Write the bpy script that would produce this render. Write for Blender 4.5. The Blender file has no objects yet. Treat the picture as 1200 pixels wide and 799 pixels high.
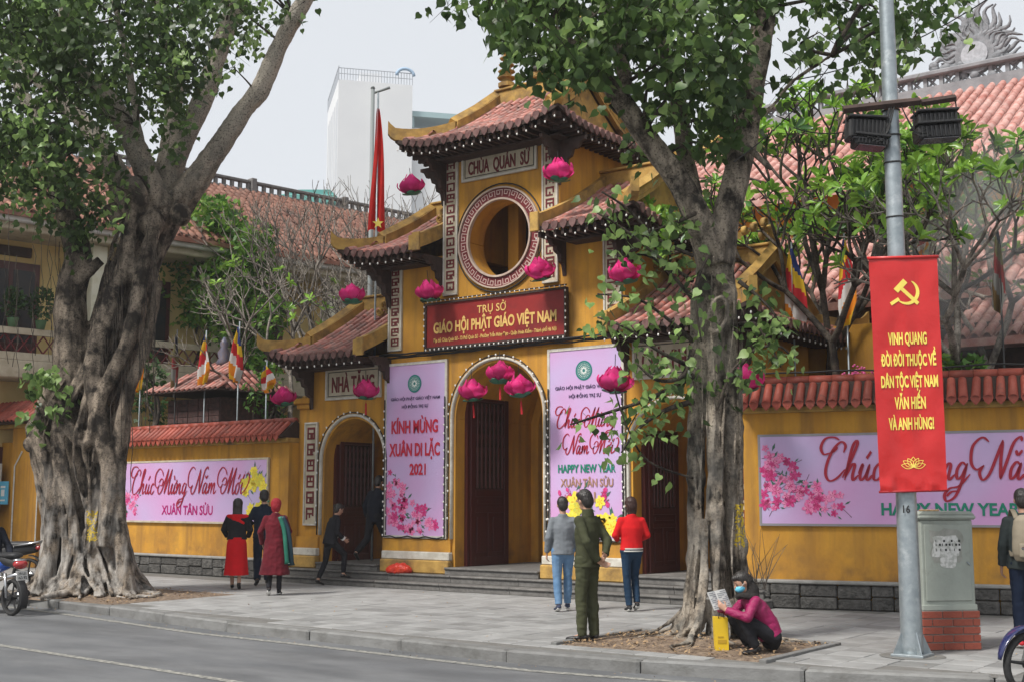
import bpy, bmesh, math, random
from math import sin, cos, pi, radians, sqrt, atan2
from mathutils import Vector, Matrix, noise
V = Vector
# ---------------------------------------------------------------- camera, sky, sun, exposure
scn = bpy.context.scene
COL = scn.collection
FOC, YAW, PITCH, EYE = 1450.0, radians(36.9), radians(7.27), 1.6
cam_d = bpy.data.cameras.new('camera'); cam = bpy.data.objects.new('camera', cam_d); COL.objects.link(cam)
cam_d.sensor_width = 36.0; cam_d.lens = 36.0 * FOC / 1200.0; cam_d.clip_end = 3000; cam_d.clip_start = 0.1
cam.location = (0, 0, EYE); cam.rotation_euler = (pi / 2 + PITCH, 0, YAW)
scn.camera = cam
scn.render.resolution_x = 1024; scn.render.resolution_y = 681
scn.render.engine = 'CYCLES'
scn.cycles.volume_step_rate = 4.0
scn.cycles.volume_bounces = 1
scn.cycles.max_bounces = 6
scn.cycles.transparent_max_bounces = 6
SUN_EL, SUN_AZ = radians(52), radians(-14)      # azimuth of the light measured from -y (street side) towards +x
world = bpy.data.worlds.new('World'); scn.world = world; world.use_nodes = True
wn, wl = world.node_tree.nodes, world.node_tree.links
wn.clear()
w_out = wn.new('ShaderNodeOutputWorld'); w_bg = wn.new('ShaderNodeBackground')
w_sky = wn.new('ShaderNodeTexSky'); w_sky.sky_type = 'NISHITA'; w_sky.sun_disc = False
w_sky.sun_elevation = SUN_EL; w_sky.sun_rotation = pi + SUN_AZ
w_sky.dust_density = 6.0; w_sky.air_density = 1.0; w_sky.ozone_density = 1.0
w_hs = wn.new('ShaderNodeHueSaturation'); w_hs.inputs['Saturation'].default_value = 0.18
w_mix = wn.new('ShaderNodeMixRGB'); w_mix.inputs[0].default_value = 0.86
w_mix.inputs[2].default_value = (5.3, 5.55, 5.9, 1)          # even overcast cloud
wl.new(w_sky.outputs[0], w_hs.inputs['Color']); wl.new(w_hs.outputs[0], w_mix.inputs[1])
wl.new(w_mix.outputs[0], w_bg.inputs[0]); wl.new(w_bg.outputs[0], w_out.inputs[0])
w_bg.inputs[1].default_value = 0.10
sun_d = bpy.data.lights.new('sun', 'SUN'); sun = bpy.data.objects.new('sun', sun_d); COL.objects.link(sun)
sun_d.energy = 3.0; sun_d.angle = radians(11); sun_d.color = (1, 0.96, 0.9)
_sd = V((sin(SUN_AZ) * cos(SUN_EL), -cos(SUN_AZ) * cos(SUN_EL), sin(SUN_EL)))
sun.rotation_euler = _sd.to_track_quat('Z', 'Y').to_euler()
scn.view_settings.view_transform = 'Standard'; scn.view_settings.look = 'None'
scn.view_settings.exposure = 0.62; scn.view_settings.gamma = 1.0
random.seed(11)

# ---------------------------------------------------------------- survey of the photograph: pixel (1200 wide) -> place
def ray(px, py):
    x = (px - 600) / FOC; y = (399.5 - py) / FOC
    fy = cos(PITCH) - y * sin(PITCH); uz = sin(PITCH) + y * cos(PITCH)
    s, c = sin(YAW), cos(YAW)
    return V((x * c - fy * s, x * s + fy * c, uz))
def on_y(px, py, Y):
    d = ray(px, py); return V((0, 0, EYE)) + d * (Y / d.y)
def on_z(px, py, z=0.0):
    d = ray(px, py); return V((0, 0, EYE)) + d * ((z - EYE) / d.z)
def on_x(px, py, X):
    d = ray(px, py); return V((0, 0, EYE)) + d * (X / d.x)
FWD = V((-sin(YAW), cos(YAW), 0)); RGT = V((cos(YAW), sin(YAW), 0))
def at_depth(px, py, ground, dd=0.0):
    """point seen at px,py, at the distance of the ground point (plus dd metres farther)"""
    d = ray(px, py); f = FWD.x * ground[0] + FWD.y * ground[1] + dd
    return V((0, 0, EYE)) + d * (f / (d.x * FWD.x + d.y * FWD.y))
# ---------------------------------------------------------------- helpers
ORG = {}
def tag(o, label=None, cat=None, group=None, kind=None):
    if label: o['label'] = label
    if cat: o['category'] = cat
    if group: o['group'] = group
    if kind: o['kind'] = kind
    return o
def thing(name, label, cat, loc=(0, 0, 0), group=None, rz=0.0):
    o = bpy.data.objects.new(name, None); COL.objects.link(o); o.location = loc; o.rotation_euler = (0, 0, rz)
    o.empty_display_size = 0.2
    ORG[o.name] = V(loc)
    return tag(o, label, cat, group)
def link(name, me, parent=None, org=None):
    o = bpy.data.objects.new(name, me); COL.objects.link(o)
    if parent is not None:
        o.parent = parent; ORG[o.name] = ORG.get(parent.name, V((0, 0, 0)))
    else:
        ORG[o.name] = V(org) if org is not None else V((0, 0, 0))
    return o
class MB:
    """collects shapes in world coordinates; build() links them as ONE mesh object"""
    def __init__(s, M=None): s.v = []; s.f = []; s.mi = []; s.M = M; s.m = 0
    def add(s, vs, fs):
        b = len(s.v)
        if s.M is not None: vs = [s.M @ V(v) for v in vs]
        s.v.extend([tuple(v) for v in vs]); s.f.extend([tuple(i + b for i in f) for f in fs]); s.mi.extend([s.m] * len(fs)); return s
    def box(s, x0, x1, y0, y1, z0, z1):
        return s.add([(x0, y0, z0), (x1, y0, z0), (x1, y1, z0), (x0, y1, z0), (x0, y0, z1), (x1, y0, z1), (x1, y1, z1), (x0, y1, z1)],
                     [(0, 3, 2, 1), (4, 5, 6, 7), (0, 1, 5, 4), (1, 2, 6, 5), (2, 3, 7, 6), (3, 0, 4, 7)])
    def bbox(s, x0, x1, y0, y1, z0, z1, b=0.01):
        """box with chamfered edges"""
        X = (x0, x1); Y = (y0, y1); Z = (z0, z1); vs = []; idx = {}
        for i in (0, 1):
            for j in (0, 1):
                for k in (0, 1):
                    sx = b if i == 0 else -b; sy = b if j == 0 else -b; sz = b if k == 0 else -b
                    for a, p in (('x', (X[i], Y[j] + sy, Z[k] + sz)), ('y', (X[i] + sx, Y[j], Z[k] + sz)), ('z', (X[i] + sx, Y[j] + sy, Z[k]))):
                        idx[(i, j, k, a)] = len(vs); vs.append(p)
        F = []
        for i in (0, 1):
            q = [idx[(i, 0, 0, 'x')], idx[(i, 1, 0, 'x')], idx[(i, 1, 1, 'x')], idx[(i, 0, 1, 'x')]]; F.append(q if i else q[::-1])
            q = [idx[(0, i, 0, 'y')], idx[(1, i, 0, 'y')], idx[(1, i, 1, 'y')], idx[(0, i, 1, 'y')]]; F.append(q[::-1] if i else q)
            q = [idx[(0, 0, i, 'z')], idx[(1, 0, i, 'z')], idx[(1, 1, i, 'z')], idx[(0, 1, i, 'z')]]; F.append(q if i else q[::-1])
        for i in (0, 1):
            for j in (0, 1):
                F.append([idx[(i, j, 0, 'x')], idx[(i, j, 1, 'x')], idx[(i, j, 1, 'y')], idx[(i, j, 0, 'y')]])
                F.append([idx[(i, 0, j, 'x')], idx[(i, 1, j, 'x')], idx[(i, 1, j, 'z')], idx[(i, 0, j, 'z')]])
                F.append([idx[(0, i, j, 'y')], idx[(1, i, j, 'y')], idx[(1, i, j, 'z')], idx[(0, i, j, 'z')]])
                for k in (0, 1):
                    F.append([idx[(i, j, k, 'x')], idx[(i, j, k, 'y')], idx[(i, j, k, 'z')]])
        return s.add(vs, F)
    def tube(s, pts, rad, n=8, side=None, cap=True):
        """swept tube; rad: number or list; a radius may be (a, b): a along `side`"""
        pts = [V(p) for p in pts]
        if not isinstance(rad, (list,)): rad = [rad] * len(pts)
        vs = []; prev = V(side).normalized() if side is not None else None
        for i, p in enumerate(pts):
            t = (pts[min(i + 1, len(pts) - 1)] - pts[max(i - 1, 0)])
            t = t.normalized() if t.length > 1e-9 else V((0, 0, 1))
            if prev is None: prev = V((1, 0, 0)) if abs(t.x) < 0.9 else V((0, 1, 0))
            u = prev - t * prev.dot(t)
            if u.length < 1e-5: u = t.orthogonal()
            u.normalize(); w = t.cross(u)
            if side is None: prev = u
            r = rad[i]; a, b = r if isinstance(r, tuple) else (r, r)
            for k in range(n):
                an = 2 * pi * k / n; vs.append(p + u * (a * cos(an)) + w * (b * sin(an)))
        fs = []
        for i in range(len(pts) - 1):
            for k in range(n):
                k2 = (k + 1) % n; fs.append((i * n + k, i * n + k2, (i + 1) * n + k2, (i + 1) * n + k))
        if cap:
            fs.append(tuple(range(n))[::-1]); fs.append(tuple((len(pts) - 1) * n + k for k in range(n)))
        return s.add(vs, fs)
    def cap(s, p0, p1, r0, r1, n=10, side=None):
        """tapered capsule (rounded ends)"""
        p0 = V(p0); p1 = V(p1); t = (p1 - p0); L = t.length
        t = t.normalized() if L > 1e-9 else V((0, 0, 1))
        A = r0 if not isinstance(r0, tuple) else r0; pts = []; rr = []
        def mul(r, k): return (r[0] * k, r[1] * k) if isinstance(r, tuple) else r * k
        def mx(r): return max(r) if isinstance(r, tuple) else r
        for a in (85, 60, 30): pts.append(p0 - t * (mx(r0) * sin(radians(a)))); rr.append(mul(r0, cos(radians(a))))
        pts.append(p0); rr.append(r0); pts.append(p1); rr.append(r1)
        for a in (30, 60, 85): pts.append(p1 + t * (mx(r1) * sin(radians(a)))); rr.append(mul(r1, cos(radians(a))))
        return s.tube(pts, rr, n, side)
    def ell(s, c, r, n=12, m=8, R=None):
        c = V(c); vs = []; fs = []
        for i in range(m + 1):
            th = pi * i / m
            for k in range(n):
                ph = 2 * pi * k / n
                p = V((r[0] * sin(th) * cos(ph), r[1] * sin(th) * sin(ph), r[2] * cos(th)))
                if R is not None: p = R @ p
                vs.append(c + p)
        for i in range(m):
            for k in range(n):
                k2 = (k + 1) % n; fs.append((i * n + k, (i + 1) * n + k, (i + 1) * n + k2, i * n + k2))
        return s.add(vs, fs)
    def lathe(s, c, prof, n=16):
        c = V(c); vs = []; fs = []
        for (r, z) in prof:
            for k in range(n):
                a = 2 * pi * k / n; vs.append(c + V((r * cos(a), r * sin(a), z)))
        for i in range(len(prof) - 1):
            for k in range(n):
                k2 = (k + 1) % n; fs.append((i * n + k, i * n + k2, (i + 1) * n + k2, (i + 1) * n + k))
        fs.append(tuple(range(n))[::-1]); fs.append(tuple((len(prof) - 1) * n + k for k in range(n)))
        return s.add(vs, fs)
    def prism(s, poly, o, u, w, d):
        """2D outline (u,w axes) extruded along vector d"""
        o = V(o); u = V(u); w = V(w); d = V(d); n = len(poly)
        a = [o + u * p[0] + w * p[1] for p in poly]; b = [p + d for p in a]
        fs = [tuple(range(n)), tuple(range(2 * n - 1, n - 1, -1))] + [(i, i + n, (i + 1) % n + n, (i + 1) % n) for i in range(n)]
        return s.add(a + b, fs)
    def band(s, pts, h, w, side=None):
        """vertical rectangular band along a polyline: height h (number or list), thickness w"""
        pts = [V(p) for p in pts]; n = len(pts); vs = []
        if not isinstance(h, list): h = [h] * n
        for i, p in enumerate(pts):
            t = pts[min(i + 1, n - 1)] - pts[max(i - 1, 0)]; t.z = 0
            q = V((-t.y, t.x, 0)).normalized() * (w / 2) if t.length > 1e-6 else V((w / 2, 0, 0))
            up = V((0, 0, h[i])); vs += [p - q, p + q, p + q + up, p - q + up]
        fs = [(0, 1, 2, 3), (4 * n - 1, 4 * n - 2, 4 * n - 3, 4 * n - 4)]
        for i in range(n - 1):
            a = 4 * i; b = a + 4
            for k in range(4): fs.append((a + k, b + k, b + (k + 1) % 4, a + (k + 1) % 4))
        return s.add(vs, fs)
    def quad(s, a, b, c, d): return s.add([a, b, c, d], [(0, 1, 2, 3)])
    def mesh(s, name, mat, org=None, smooth=False):
        me = bpy.data.meshes.new(name)
        o = V(org) if org is not None else V((0, 0, 0))
        me.from_pydata([(v[0] - o.x, v[1] - o.y, v[2] - o.z) for v in s.v], [], s.f)
        for m in (mat if isinstance(mat, (list, tuple)) else [mat]):
            if m is not None: me.materials.append(m)
        if isinstance(mat, (list, tuple)): me.polygons.foreach_set('material_index', s.mi)
        if smooth: me.polygons.foreach_set('use_smooth', [True] * len(me.polygons))
        me.update(); return me
    def build(s, name, mat, parent=None, smooth=False, org=None, fixn=True):
        if parent is not None: org = ORG.get(parent.name, V((0, 0, 0)))
        me = s.mesh(name, mat, org, smooth)
        if fixn:
            bm = bmesh.new(); bm.from_mesh(me); bmesh.ops.recalc_face_normals(bm, faces=bm.faces); bm.to_mesh(me); bm.free()
        o = link(name, me, parent, org)
        if parent is None and org is not None: o.location = org
        if parent is not None and name in ('bulb', 'rafter', 'key_pattern', 'window_rim', 'petal_fill'): o['kind'] = 'stuff'
        return o
def solo(mb, name, mat, label, cat, org=None, group=None, smooth=False, kind=None):
    if org is None:
        xs = [v[0] for v in mb.v]; ys = [v[1] for v in mb.v]; zs = [v[2] for v in mb.v]
        org = ((min(xs) + max(xs)) / 2, (min(ys) + max(ys)) / 2, min(zs))
    return tag(mb.build(name, mat, None, smooth, org), label, cat, group, kind)
def struct(mb, name, mat, smooth=False):
    o = mb.build(name, mat, None, smooth); o['kind'] = 'structure'; return o
TMP = bpy.data.scenes.new('tmp')
def evaluated(me, mods):
    """run modifiers on a mesh in a scratch scene and return the result"""
    o = bpy.data.objects.new('tmp_eval', me); TMP.collection.objects.link(o)
    for typ, kw in mods:
        m = o.modifiers.new(typ, typ)
        for k, v in kw.items(): setattr(m, k, v)
    vl = TMP.view_layers[0]; vl.update(); dg = vl.depsgraph
    dg.update()
    r = bpy.data.meshes.new_from_object(o.evaluated_get(dg))
    TMP.collection.objects.unlink(o); bpy.data.objects.remove(o); return r
def blob(mb, name, mat, parent, voxel=0.012, it=3, fac=0.6, disp=None, org=None):
    """fuse overlapping closed shapes into one continuous skin"""
    if parent is not None: org = ORG.get(parent.name, V((0, 0, 0)))
    me = mb.mesh(name, mat, org)
    bm = bmesh.new(); bm.from_mesh(me); bmesh.ops.recalc_face_normals(bm, faces=bm.faces); bm.to_mesh(me); bm.free()
    r = evaluated(me, [('REMESH', dict(mode='VOXEL', voxel_size=voxel)), ('SMOOTH', dict(iterations=it, factor=fac))])
    if disp:
        r.update()
        no = [v.normal.copy() for v in r.vertices]
        for v, n in zip(r.vertices, no): v.co += n * disp(v.co, n)
    r.materials.clear(); r.materials.append(mat)
    r.polygons.foreach_set('use_smooth', [True] * len(r.polygons)); r.update(); r.name = name
    o = link(name, r, parent, org)
    if parent is None: o.location = org
    return o
def crom(pts, sub=6):
    pts = [V(p) for p in pts]; out = []
    for i in range(len(pts) - 1):
        p0 = pts[max(i - 1, 0)]; p1 = pts[i]; p2 = pts[i + 1]; p3 = pts[min(i + 2, len(pts) - 1)]
        for k in range(sub):
            t = k / sub
            out.append(0.5 * ((2 * p1) + (p2 - p0) * t + (2 * p0 - 5 * p1 + 4 * p2 - p3) * t * t + (3 * p1 - p0 - 3 * p2 + p3) * t ** 3))
    out.append(pts[-1]); return out
def lerp(a, b, t): return a + (b - a) * t

# ---------------------------------------------------------------- materials
MATS = {}
def rgb(h):
    h = h.lstrip('#'); c = [int(h[i:i + 2], 16) / 255 for i in (0, 2, 4)]
    return tuple(((x / 12.92) if x <= 0.04045 else ((x + 0.055) / 1.055) ** 2.4) for x in c)
def mat(name, c1, c2=None, rough=0.7, sc=6.0, bump=0.0, bsc=None, metal=0.0, det=6, contrast=(0.35, 0.65), stretch=(1, 1, 1),
        c3=None, sc3=1.0, t3=(0.55, 0.7), rnd=0.0, spec=0.35, trans=0.0, emit=None, bdist=0.02, sheen=0.0, two=None, coat=0.0, streak=0.0):
    if name in MATS: return MATS[name]
    m = bpy.data.materials.new(name); MATS[name] = m; m.use_nodes = True
    N, L = m.node_tree.nodes, m.node_tree.links; b = N['Principled BSDF']
    b.inputs['Roughness'].default_value = rough; b.inputs['Metallic'].default_value = metal
    b.inputs['Specular IOR Level'].default_value = spec
    if coat: b.inputs['Coat Weight'].default_value = coat
    c1 = (*c1, 1); c2 = (*(c2 or c1[:3]), 1)
    tc = N.new('ShaderNodeTexCoord'); mp = N.new('ShaderNodeMapping'); mp.inputs['Scale'].default_value = stretch
    oi = N.new('ShaderNodeObjectInfo')
    va = N.new('ShaderNodeVectorMath'); va.operation = 'MULTIPLY_ADD'
    L.new(oi.outputs['Random'], va.inputs[0]); va.inputs[1].default_value = (37 * bool(rnd), 91 * bool(rnd), 53 * bool(rnd)); L.new(tc.outputs['Object'], va.inputs[2])
    L.new(va.outputs[0], mp.inputs['Vector'])
    nz = N.new('ShaderNodeTexNoise'); nz.inputs['Scale'].default_value = sc; nz.inputs['Detail'].default_value = det; nz.inputs['Roughness'].default_value = 0.6
    L.new(mp.outputs[0], nz.inputs['Vector'])
    mr = N.new('ShaderNodeMapRange'); mr.inputs[1].default_value, mr.inputs[2].default_value = contrast; L.new(nz.outputs[0], mr.inputs[0])
    mx = N.new('ShaderNodeMixRGB'); mx.inputs[1].default_value = c1; mx.inputs[2].default_value = c2; L.new(mr.outputs[0], mx.inputs[0])
    col = mx.outputs[0]
    if c3:
        n3 = N.new('ShaderNodeTexNoise'); n3.inputs['Scale'].default_value = sc3; n3.inputs['Detail'].default_value = 8; n3.inputs['Roughness'].default_value = 0.65
        L.new(mp.outputs[0], n3.inputs['Vector'])
        r3 = N.new('ShaderNodeMapRange'); r3.inputs[1].default_value, r3.inputs[2].default_value = t3; L.new(n3.outputs[0], r3.inputs[0])
        m3 = N.new('ShaderNodeMixRGB'); m3.inputs[2].default_value = (*c3, 1); L.new(col, m3.inputs[1]); L.new(r3.outputs[0], m3.inputs[0]); col = m3.outputs[0]
    if rnd:
        hs = N.new('ShaderNodeHueSaturation'); r = N.new('ShaderNodeMapRange'); r.inputs[3].default_value = 1 - rnd; r.inputs[4].default_value = 1 + rnd
        L.new(oi.outputs['Random'], r.inputs[0]); L.new(r.outputs[0], hs.inputs['Value']); L.new(col, hs.inputs['Color']); col = hs.outputs[0]
    L.new(col, b.inputs['Base Color'])
    if bump:
        nb = N.new('ShaderNodeTexNoise'); nb.inputs['Scale'].default_value = bsc or sc * 4; nb.inputs['Detail'].default_value = 8
        L.new(mp.outputs[0], nb.inputs['Vector'])
        bp = N.new('ShaderNodeBump'); bp.inputs['Strength'].default_value = bump; bp.inputs['Distance'].default_value = bdist
        L.new(nb.outputs[0], bp.inputs['Height']); L.new(bp.outputs[0], b.inputs['Normal'])
    if streak:
        mq = N.new('ShaderNodeMapping'); mq.inputs['Scale'].default_value = (3.2, 3.2, .22); L.new(tc.outputs['Object'], mq.inputs[0])
        ns = N.new('ShaderNodeTexNoise'); ns.inputs['Scale'].default_value = 1.6; ns.inputs['Detail'].default_value = 7; L.new(mq.outputs[0], ns.inputs['Vector'])
        rs = N.new('ShaderNodeMapRange'); rs.inputs[1].default_value = .48; rs.inputs[2].default_value = .74; rs.inputs[4].default_value = streak; L.new(ns.outputs[0], rs.inputs[0])
        sx = N.new('ShaderNodeSeparateXYZ'); L.new(tc.outputs['Object'], sx.inputs[0]); rz = N.new('ShaderNodeMapRange'); rz.inputs[1].default_value = .35; rz.inputs[2].default_value = 1.15; rz.inputs[3].default_value = 1; rz.inputs[4].default_value = 0; L.new(sx.outputs[2], rz.inputs[0])
        ng = N.new('ShaderNodeTexNoise'); ng.inputs['Scale'].default_value = 4; ng.inputs['Detail'].default_value = 9; L.new(tc.outputs['Object'], ng.inputs['Vector']); rg = N.new('ShaderNodeMapRange'); rg.inputs[1].default_value = .42; rg.inputs[2].default_value = .66; L.new(ng.outputs[0], rg.inputs[0])
        mg = N.new('ShaderNodeMath'); mg.operation = 'MULTIPLY'; L.new(rz.outputs[0], mg.inputs[0]); L.new(rg.outputs[0], mg.inputs[1]); mm_ = N.new('ShaderNodeMath'); mm_.operation = 'MAXIMUM'; L.new(mg.outputs[0], mm_.inputs[0]); L.new(rs.outputs[0], mm_.inputs[1])
        mk = N.new('ShaderNodeMath'); mk.operation = 'MULTIPLY'; mk.inputs[1].default_value = .78; L.new(mm_.outputs[0], mk.inputs[0])
        m5 = N.new('ShaderNodeMixRGB'); m5.inputs[2].default_value = (.185, .10, .04, 1); L.new(mk.outputs[0], m5.inputs[0]); L.new(col, m5.inputs[1]); L.new(m5.outputs[0], b.inputs['Base Color'])
    if sheen: b.inputs['Sheen Weight'].default_value = sheen
    if emit: b.inputs['Emission Color'].default_value = (*emit[0], 1); b.inputs['Emission Strength'].default_value = emit[1]
    if trans:
        tr = N.new('ShaderNodeBsdfTranslucent'); ms = N.new('ShaderNodeMixShader'); ms.inputs[0].default_value = trans
        L.new(col, tr.inputs[0]); L.new(b.outputs[0], ms.inputs[1]); L.new(tr.outputs[0], ms.inputs[2]); L.new(ms.outputs[0], N['Material Output'].inputs[0])
    return m
ochre = mat('ochre_stucco', (0.60, 0.305, 0.040), (0.45, 0.215, 0.034), 0.85, 1.9, 0.35, 22, c3=(0.27, 0.15, 0.045), sc3=0.9, t3=(0.54, 0.86), stretch=(1, 1, 0.55), streak=.75)
ochre_trim = mat('ochre_trim', (0.50, 0.31, 0.085), (0.36, 0.21, 0.055), 0.8, 5, 0.3, 25, c3=(0.12, 0.08, 0.045), sc3=2.6, t3=(0.46, 0.74))
ochre_pale = mat('ochre_pale', (0.74, 0.58, 0.27), (0.62, 0.46, 0.20), 0.85, 1.1, 0.15, 22, c3=(0.33, 0.24, 0.12), sc3=0.6, t3=(0.6, 0.9))
cream = mat('cream_paint', (0.56, 0.50, 0.38), (0.42, 0.36, 0.26), 0.8, 4, 0.2, 20, c3=(0.22, 0.18, 0.13), sc3=3, t3=(0.6, 0.8))
whitewash = mat('whitewashed_stone', (0.62, 0.60, 0.54), (0.46, 0.43, 0.37), 0.85, 6, 0.3, 20, c3=(0.25, 0.22, 0.18), sc3=4, t3=(0.6, 0.8))
tile_m = mat('terracotta_tile', (0.30, 0.085, 0.062), (0.42, 0.21, 0.17), 0.5, 6, 0.3, 30, rnd=0.42, c3=(0.07, 0.045, 0.04), sc3=6, t3=(0.47, 0.72), spec=0.5)
tile_red = mat('red_wall_tile', (0.26, 0.045, 0.028), (0.36, 0.085, 0.055), 0.55, 5, 0.25, 30, rnd=0.25, c3=(0.05, 0.03, 0.025), sc3=5, t3=(0.56, 0.78), spec=0.4)
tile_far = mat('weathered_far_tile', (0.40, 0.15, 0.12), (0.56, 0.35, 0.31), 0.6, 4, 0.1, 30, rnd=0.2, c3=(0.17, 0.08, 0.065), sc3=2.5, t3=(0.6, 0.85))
tile_old = mat('old_brown_tile', (0.22, 0.09, 0.06), (0.34, 0.17, 0.12), 0.7, 1.5, 0.1, 30, rnd=0.25, c3=(0.09, 0.065, 0.055), sc3=0.8, t3=(0.5, 0.75))
darkwood = mat('dark_timber', (0.035, 0.022, 0.018), (0.06, 0.035, 0.028), 0.7, 8, 0.3)
doorwood = mat('maroon_door', (0.085, 0.014, 0.012), (0.055, 0.010, 0.010), 0.38, 3, 0.15, 40, stretch=(8, 8, 0.7), spec=0.5)
blackish = mat('black_metal', (0.02, 0.02, 0.022), (0.035, 0.035, 0.035), 0.5, 10)
cable_m = mat('black_cable', (0.02, 0.02, 0.02), rough=0.6)
bulb_m = mat('clear_bulb', (0.75, 0.74, 0.70), rough=0.25, spec=0.6)
maroon = mat('maroon_paint', (0.16, 0.018, 0.022), (0.11, 0.015, 0.018), 0.6, 8)
redboard = mat('red_signboard', (0.27, 0.022, 0.020), (0.20, 0.018, 0.018), 0.45, 3, c3=(0.14, 0.02, 0.02), sc3=2, t3=(0.5, 0.8))
gold = mat('gold_lettering', (0.72, 0.48, 0.16), (0.60, 0.38, 0.11), 0.45, 8)
yellowp = mat('yellow_lettering', (0.85, 0.68, 0.13), rough=0.5)
redp = mat('red_print', (0.50, 0.018, 0.045), rough=0.5)
dkred = mat('dark_red_print', (0.34, 0.015, 0.035), rough=0.5)
greenp = mat('green_print', (0.012, 0.20, 0.13), rough=0.5)
brownp = mat('brown_print', (0.36, 0.20, 0.13), rough=0.5)
navyp = mat('navy_print', (0.07, 0.05, 0.12), rough=0.5)
granite = mat('granite_step', (0.155, 0.148, 0.140), (0.105, 0.10, 0.095), 0.75, 14, 0.35, 60, c3=(0.24, 0.23, 0.215), sc3=2, t3=(0.52, 0.75), rnd=0.08)
stone_dk = mat('dark_rubble_stone', (0.055, 0.053, 0.05), (0.12, 0.115, 0.108), 0.85, 10, 0.9, 25, rnd=0.2, bdist=0.04)
galv = mat('galvanised_steel', (0.36, 0.40, 0.42), (0.27, 0.31, 0.33), 0.42, 9, 0.12, 30, metal=0.55, c3=(0.5, 0.53, 0.54), sc3=5, t3=(0.55, 0.7))
# banner vinyl: pink with the soft violet-blue wash printed on it
def banner_mat(name, a, b2, axis=0.8):
    m = mat(name, a, b2, 0.42, axis, 0.25, 9, det=1, contrast=(0.3, 0.7), spec=0.3, bdist=0.01)
    return m
pinkvinyl = banner_mat('pink_banner_vinyl', (0.60, 0.31, 0.56), (0.50, 0.42, 0.66))
# ---------------------------------------------------------------- lettering
TXT = {}
def text_mesh(s, bold=0.0, shear=0.0, spacing=1.0):
    key = (s, bold, shear, spacing)
    if key in TXT: return TXT[key]
    cu = bpy.data.curves.new('txt', 'FONT'); cu.body = s; cu.size = 1.0; cu.offset = bold; cu.shear = shear; cu.space_character = spacing
    cu.extrude = 0.012; cu.resolution_u = 3; cu.fill_mode = 'BOTH'
    o = bpy.data.objects.new('txt', cu); TMP.collection.objects.link(o)
    TMP.view_layers[0].update(); dg = TMP.view_layers[0].depsgraph
    me = bpy.data.meshes.new_from_object(o.evaluated_get(dg))
    TMP.collection.objects.unlink(o); bpy.data.objects.remove(o)
    vs = [tuple(v.co) for v in me.vertices]; fs = [tuple(p.vertices) for p in me.polygons]
    bpy.data.meshes.remove(me); TXT[key] = (vs, fs); return TXT[key]
def letter(mb, s, c, h, w=None, U=V((1, 0, 0)), W=V((0, 0, 1)), d=0.0035, bold=0.02, shear=0.0, caph=0.70):
    """letters centred at c, capital height h, optional total width w"""
    vs, fs = text_mesh(s, bold, shear)
    if not vs: return mb
    x0 = min(v[0] for v in vs); x1 = max(v[0] for v in vs)
    k = h / caph; kx = (w / (x1 - x0)) if w else k
    U = V(U).normalized(); W = V(W).normalized(); Nn = U.cross(W)      # towards the viewer
    cx = (x0 + x1) / 2; c = V(c)
    mb.add([c + U * ((v[0] - cx) * kx) + W * ((v[1] - caph / 2) * k) + Nn * (v[2] / 0.012 * d / 2 + d / 2) for v in vs], fs); return mb
def ribbon(mb, pts, w0, c, sx, sz, U, W, lift=0.004, taper=True, closed=False):
    """flat calligraphic stroke through 2D points; thick on down strokes, thin on up strokes"""
    P = crom([V((p[0], p[1], 0)) for p in pts], 6); c = V(c); U = V(U).normalized(); W = V(W).normalized(); Nn = U.cross(W)
    n = len(P); L = []; R = []
    for i, p in enumerate(P):
        t = (P[min(i + 1, n - 1)] - P[max(i - 1, 0)]);
        if t.length < 1e-9: t = V((1, 0, 0))
        t.normalize(); q = V((-t.y, t.x, 0)); k = 0.38 + 0.62 * abs(t.y) ** 1.5
        if taper: k *= min(1, 0.35 + 6 * min(i, n - 1 - i) / n)
        L.append(p + q * w0 * k); R.append(p - q * w0 * k)
    vs = [c + U * (p.x * sx) + W * (p.y * sz) + Nn * lift for p in L + R]
    mb.add(vs, [(i, i + 1, n + i + 1, n + i) for i in range(n - 1)]); return mb
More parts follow.
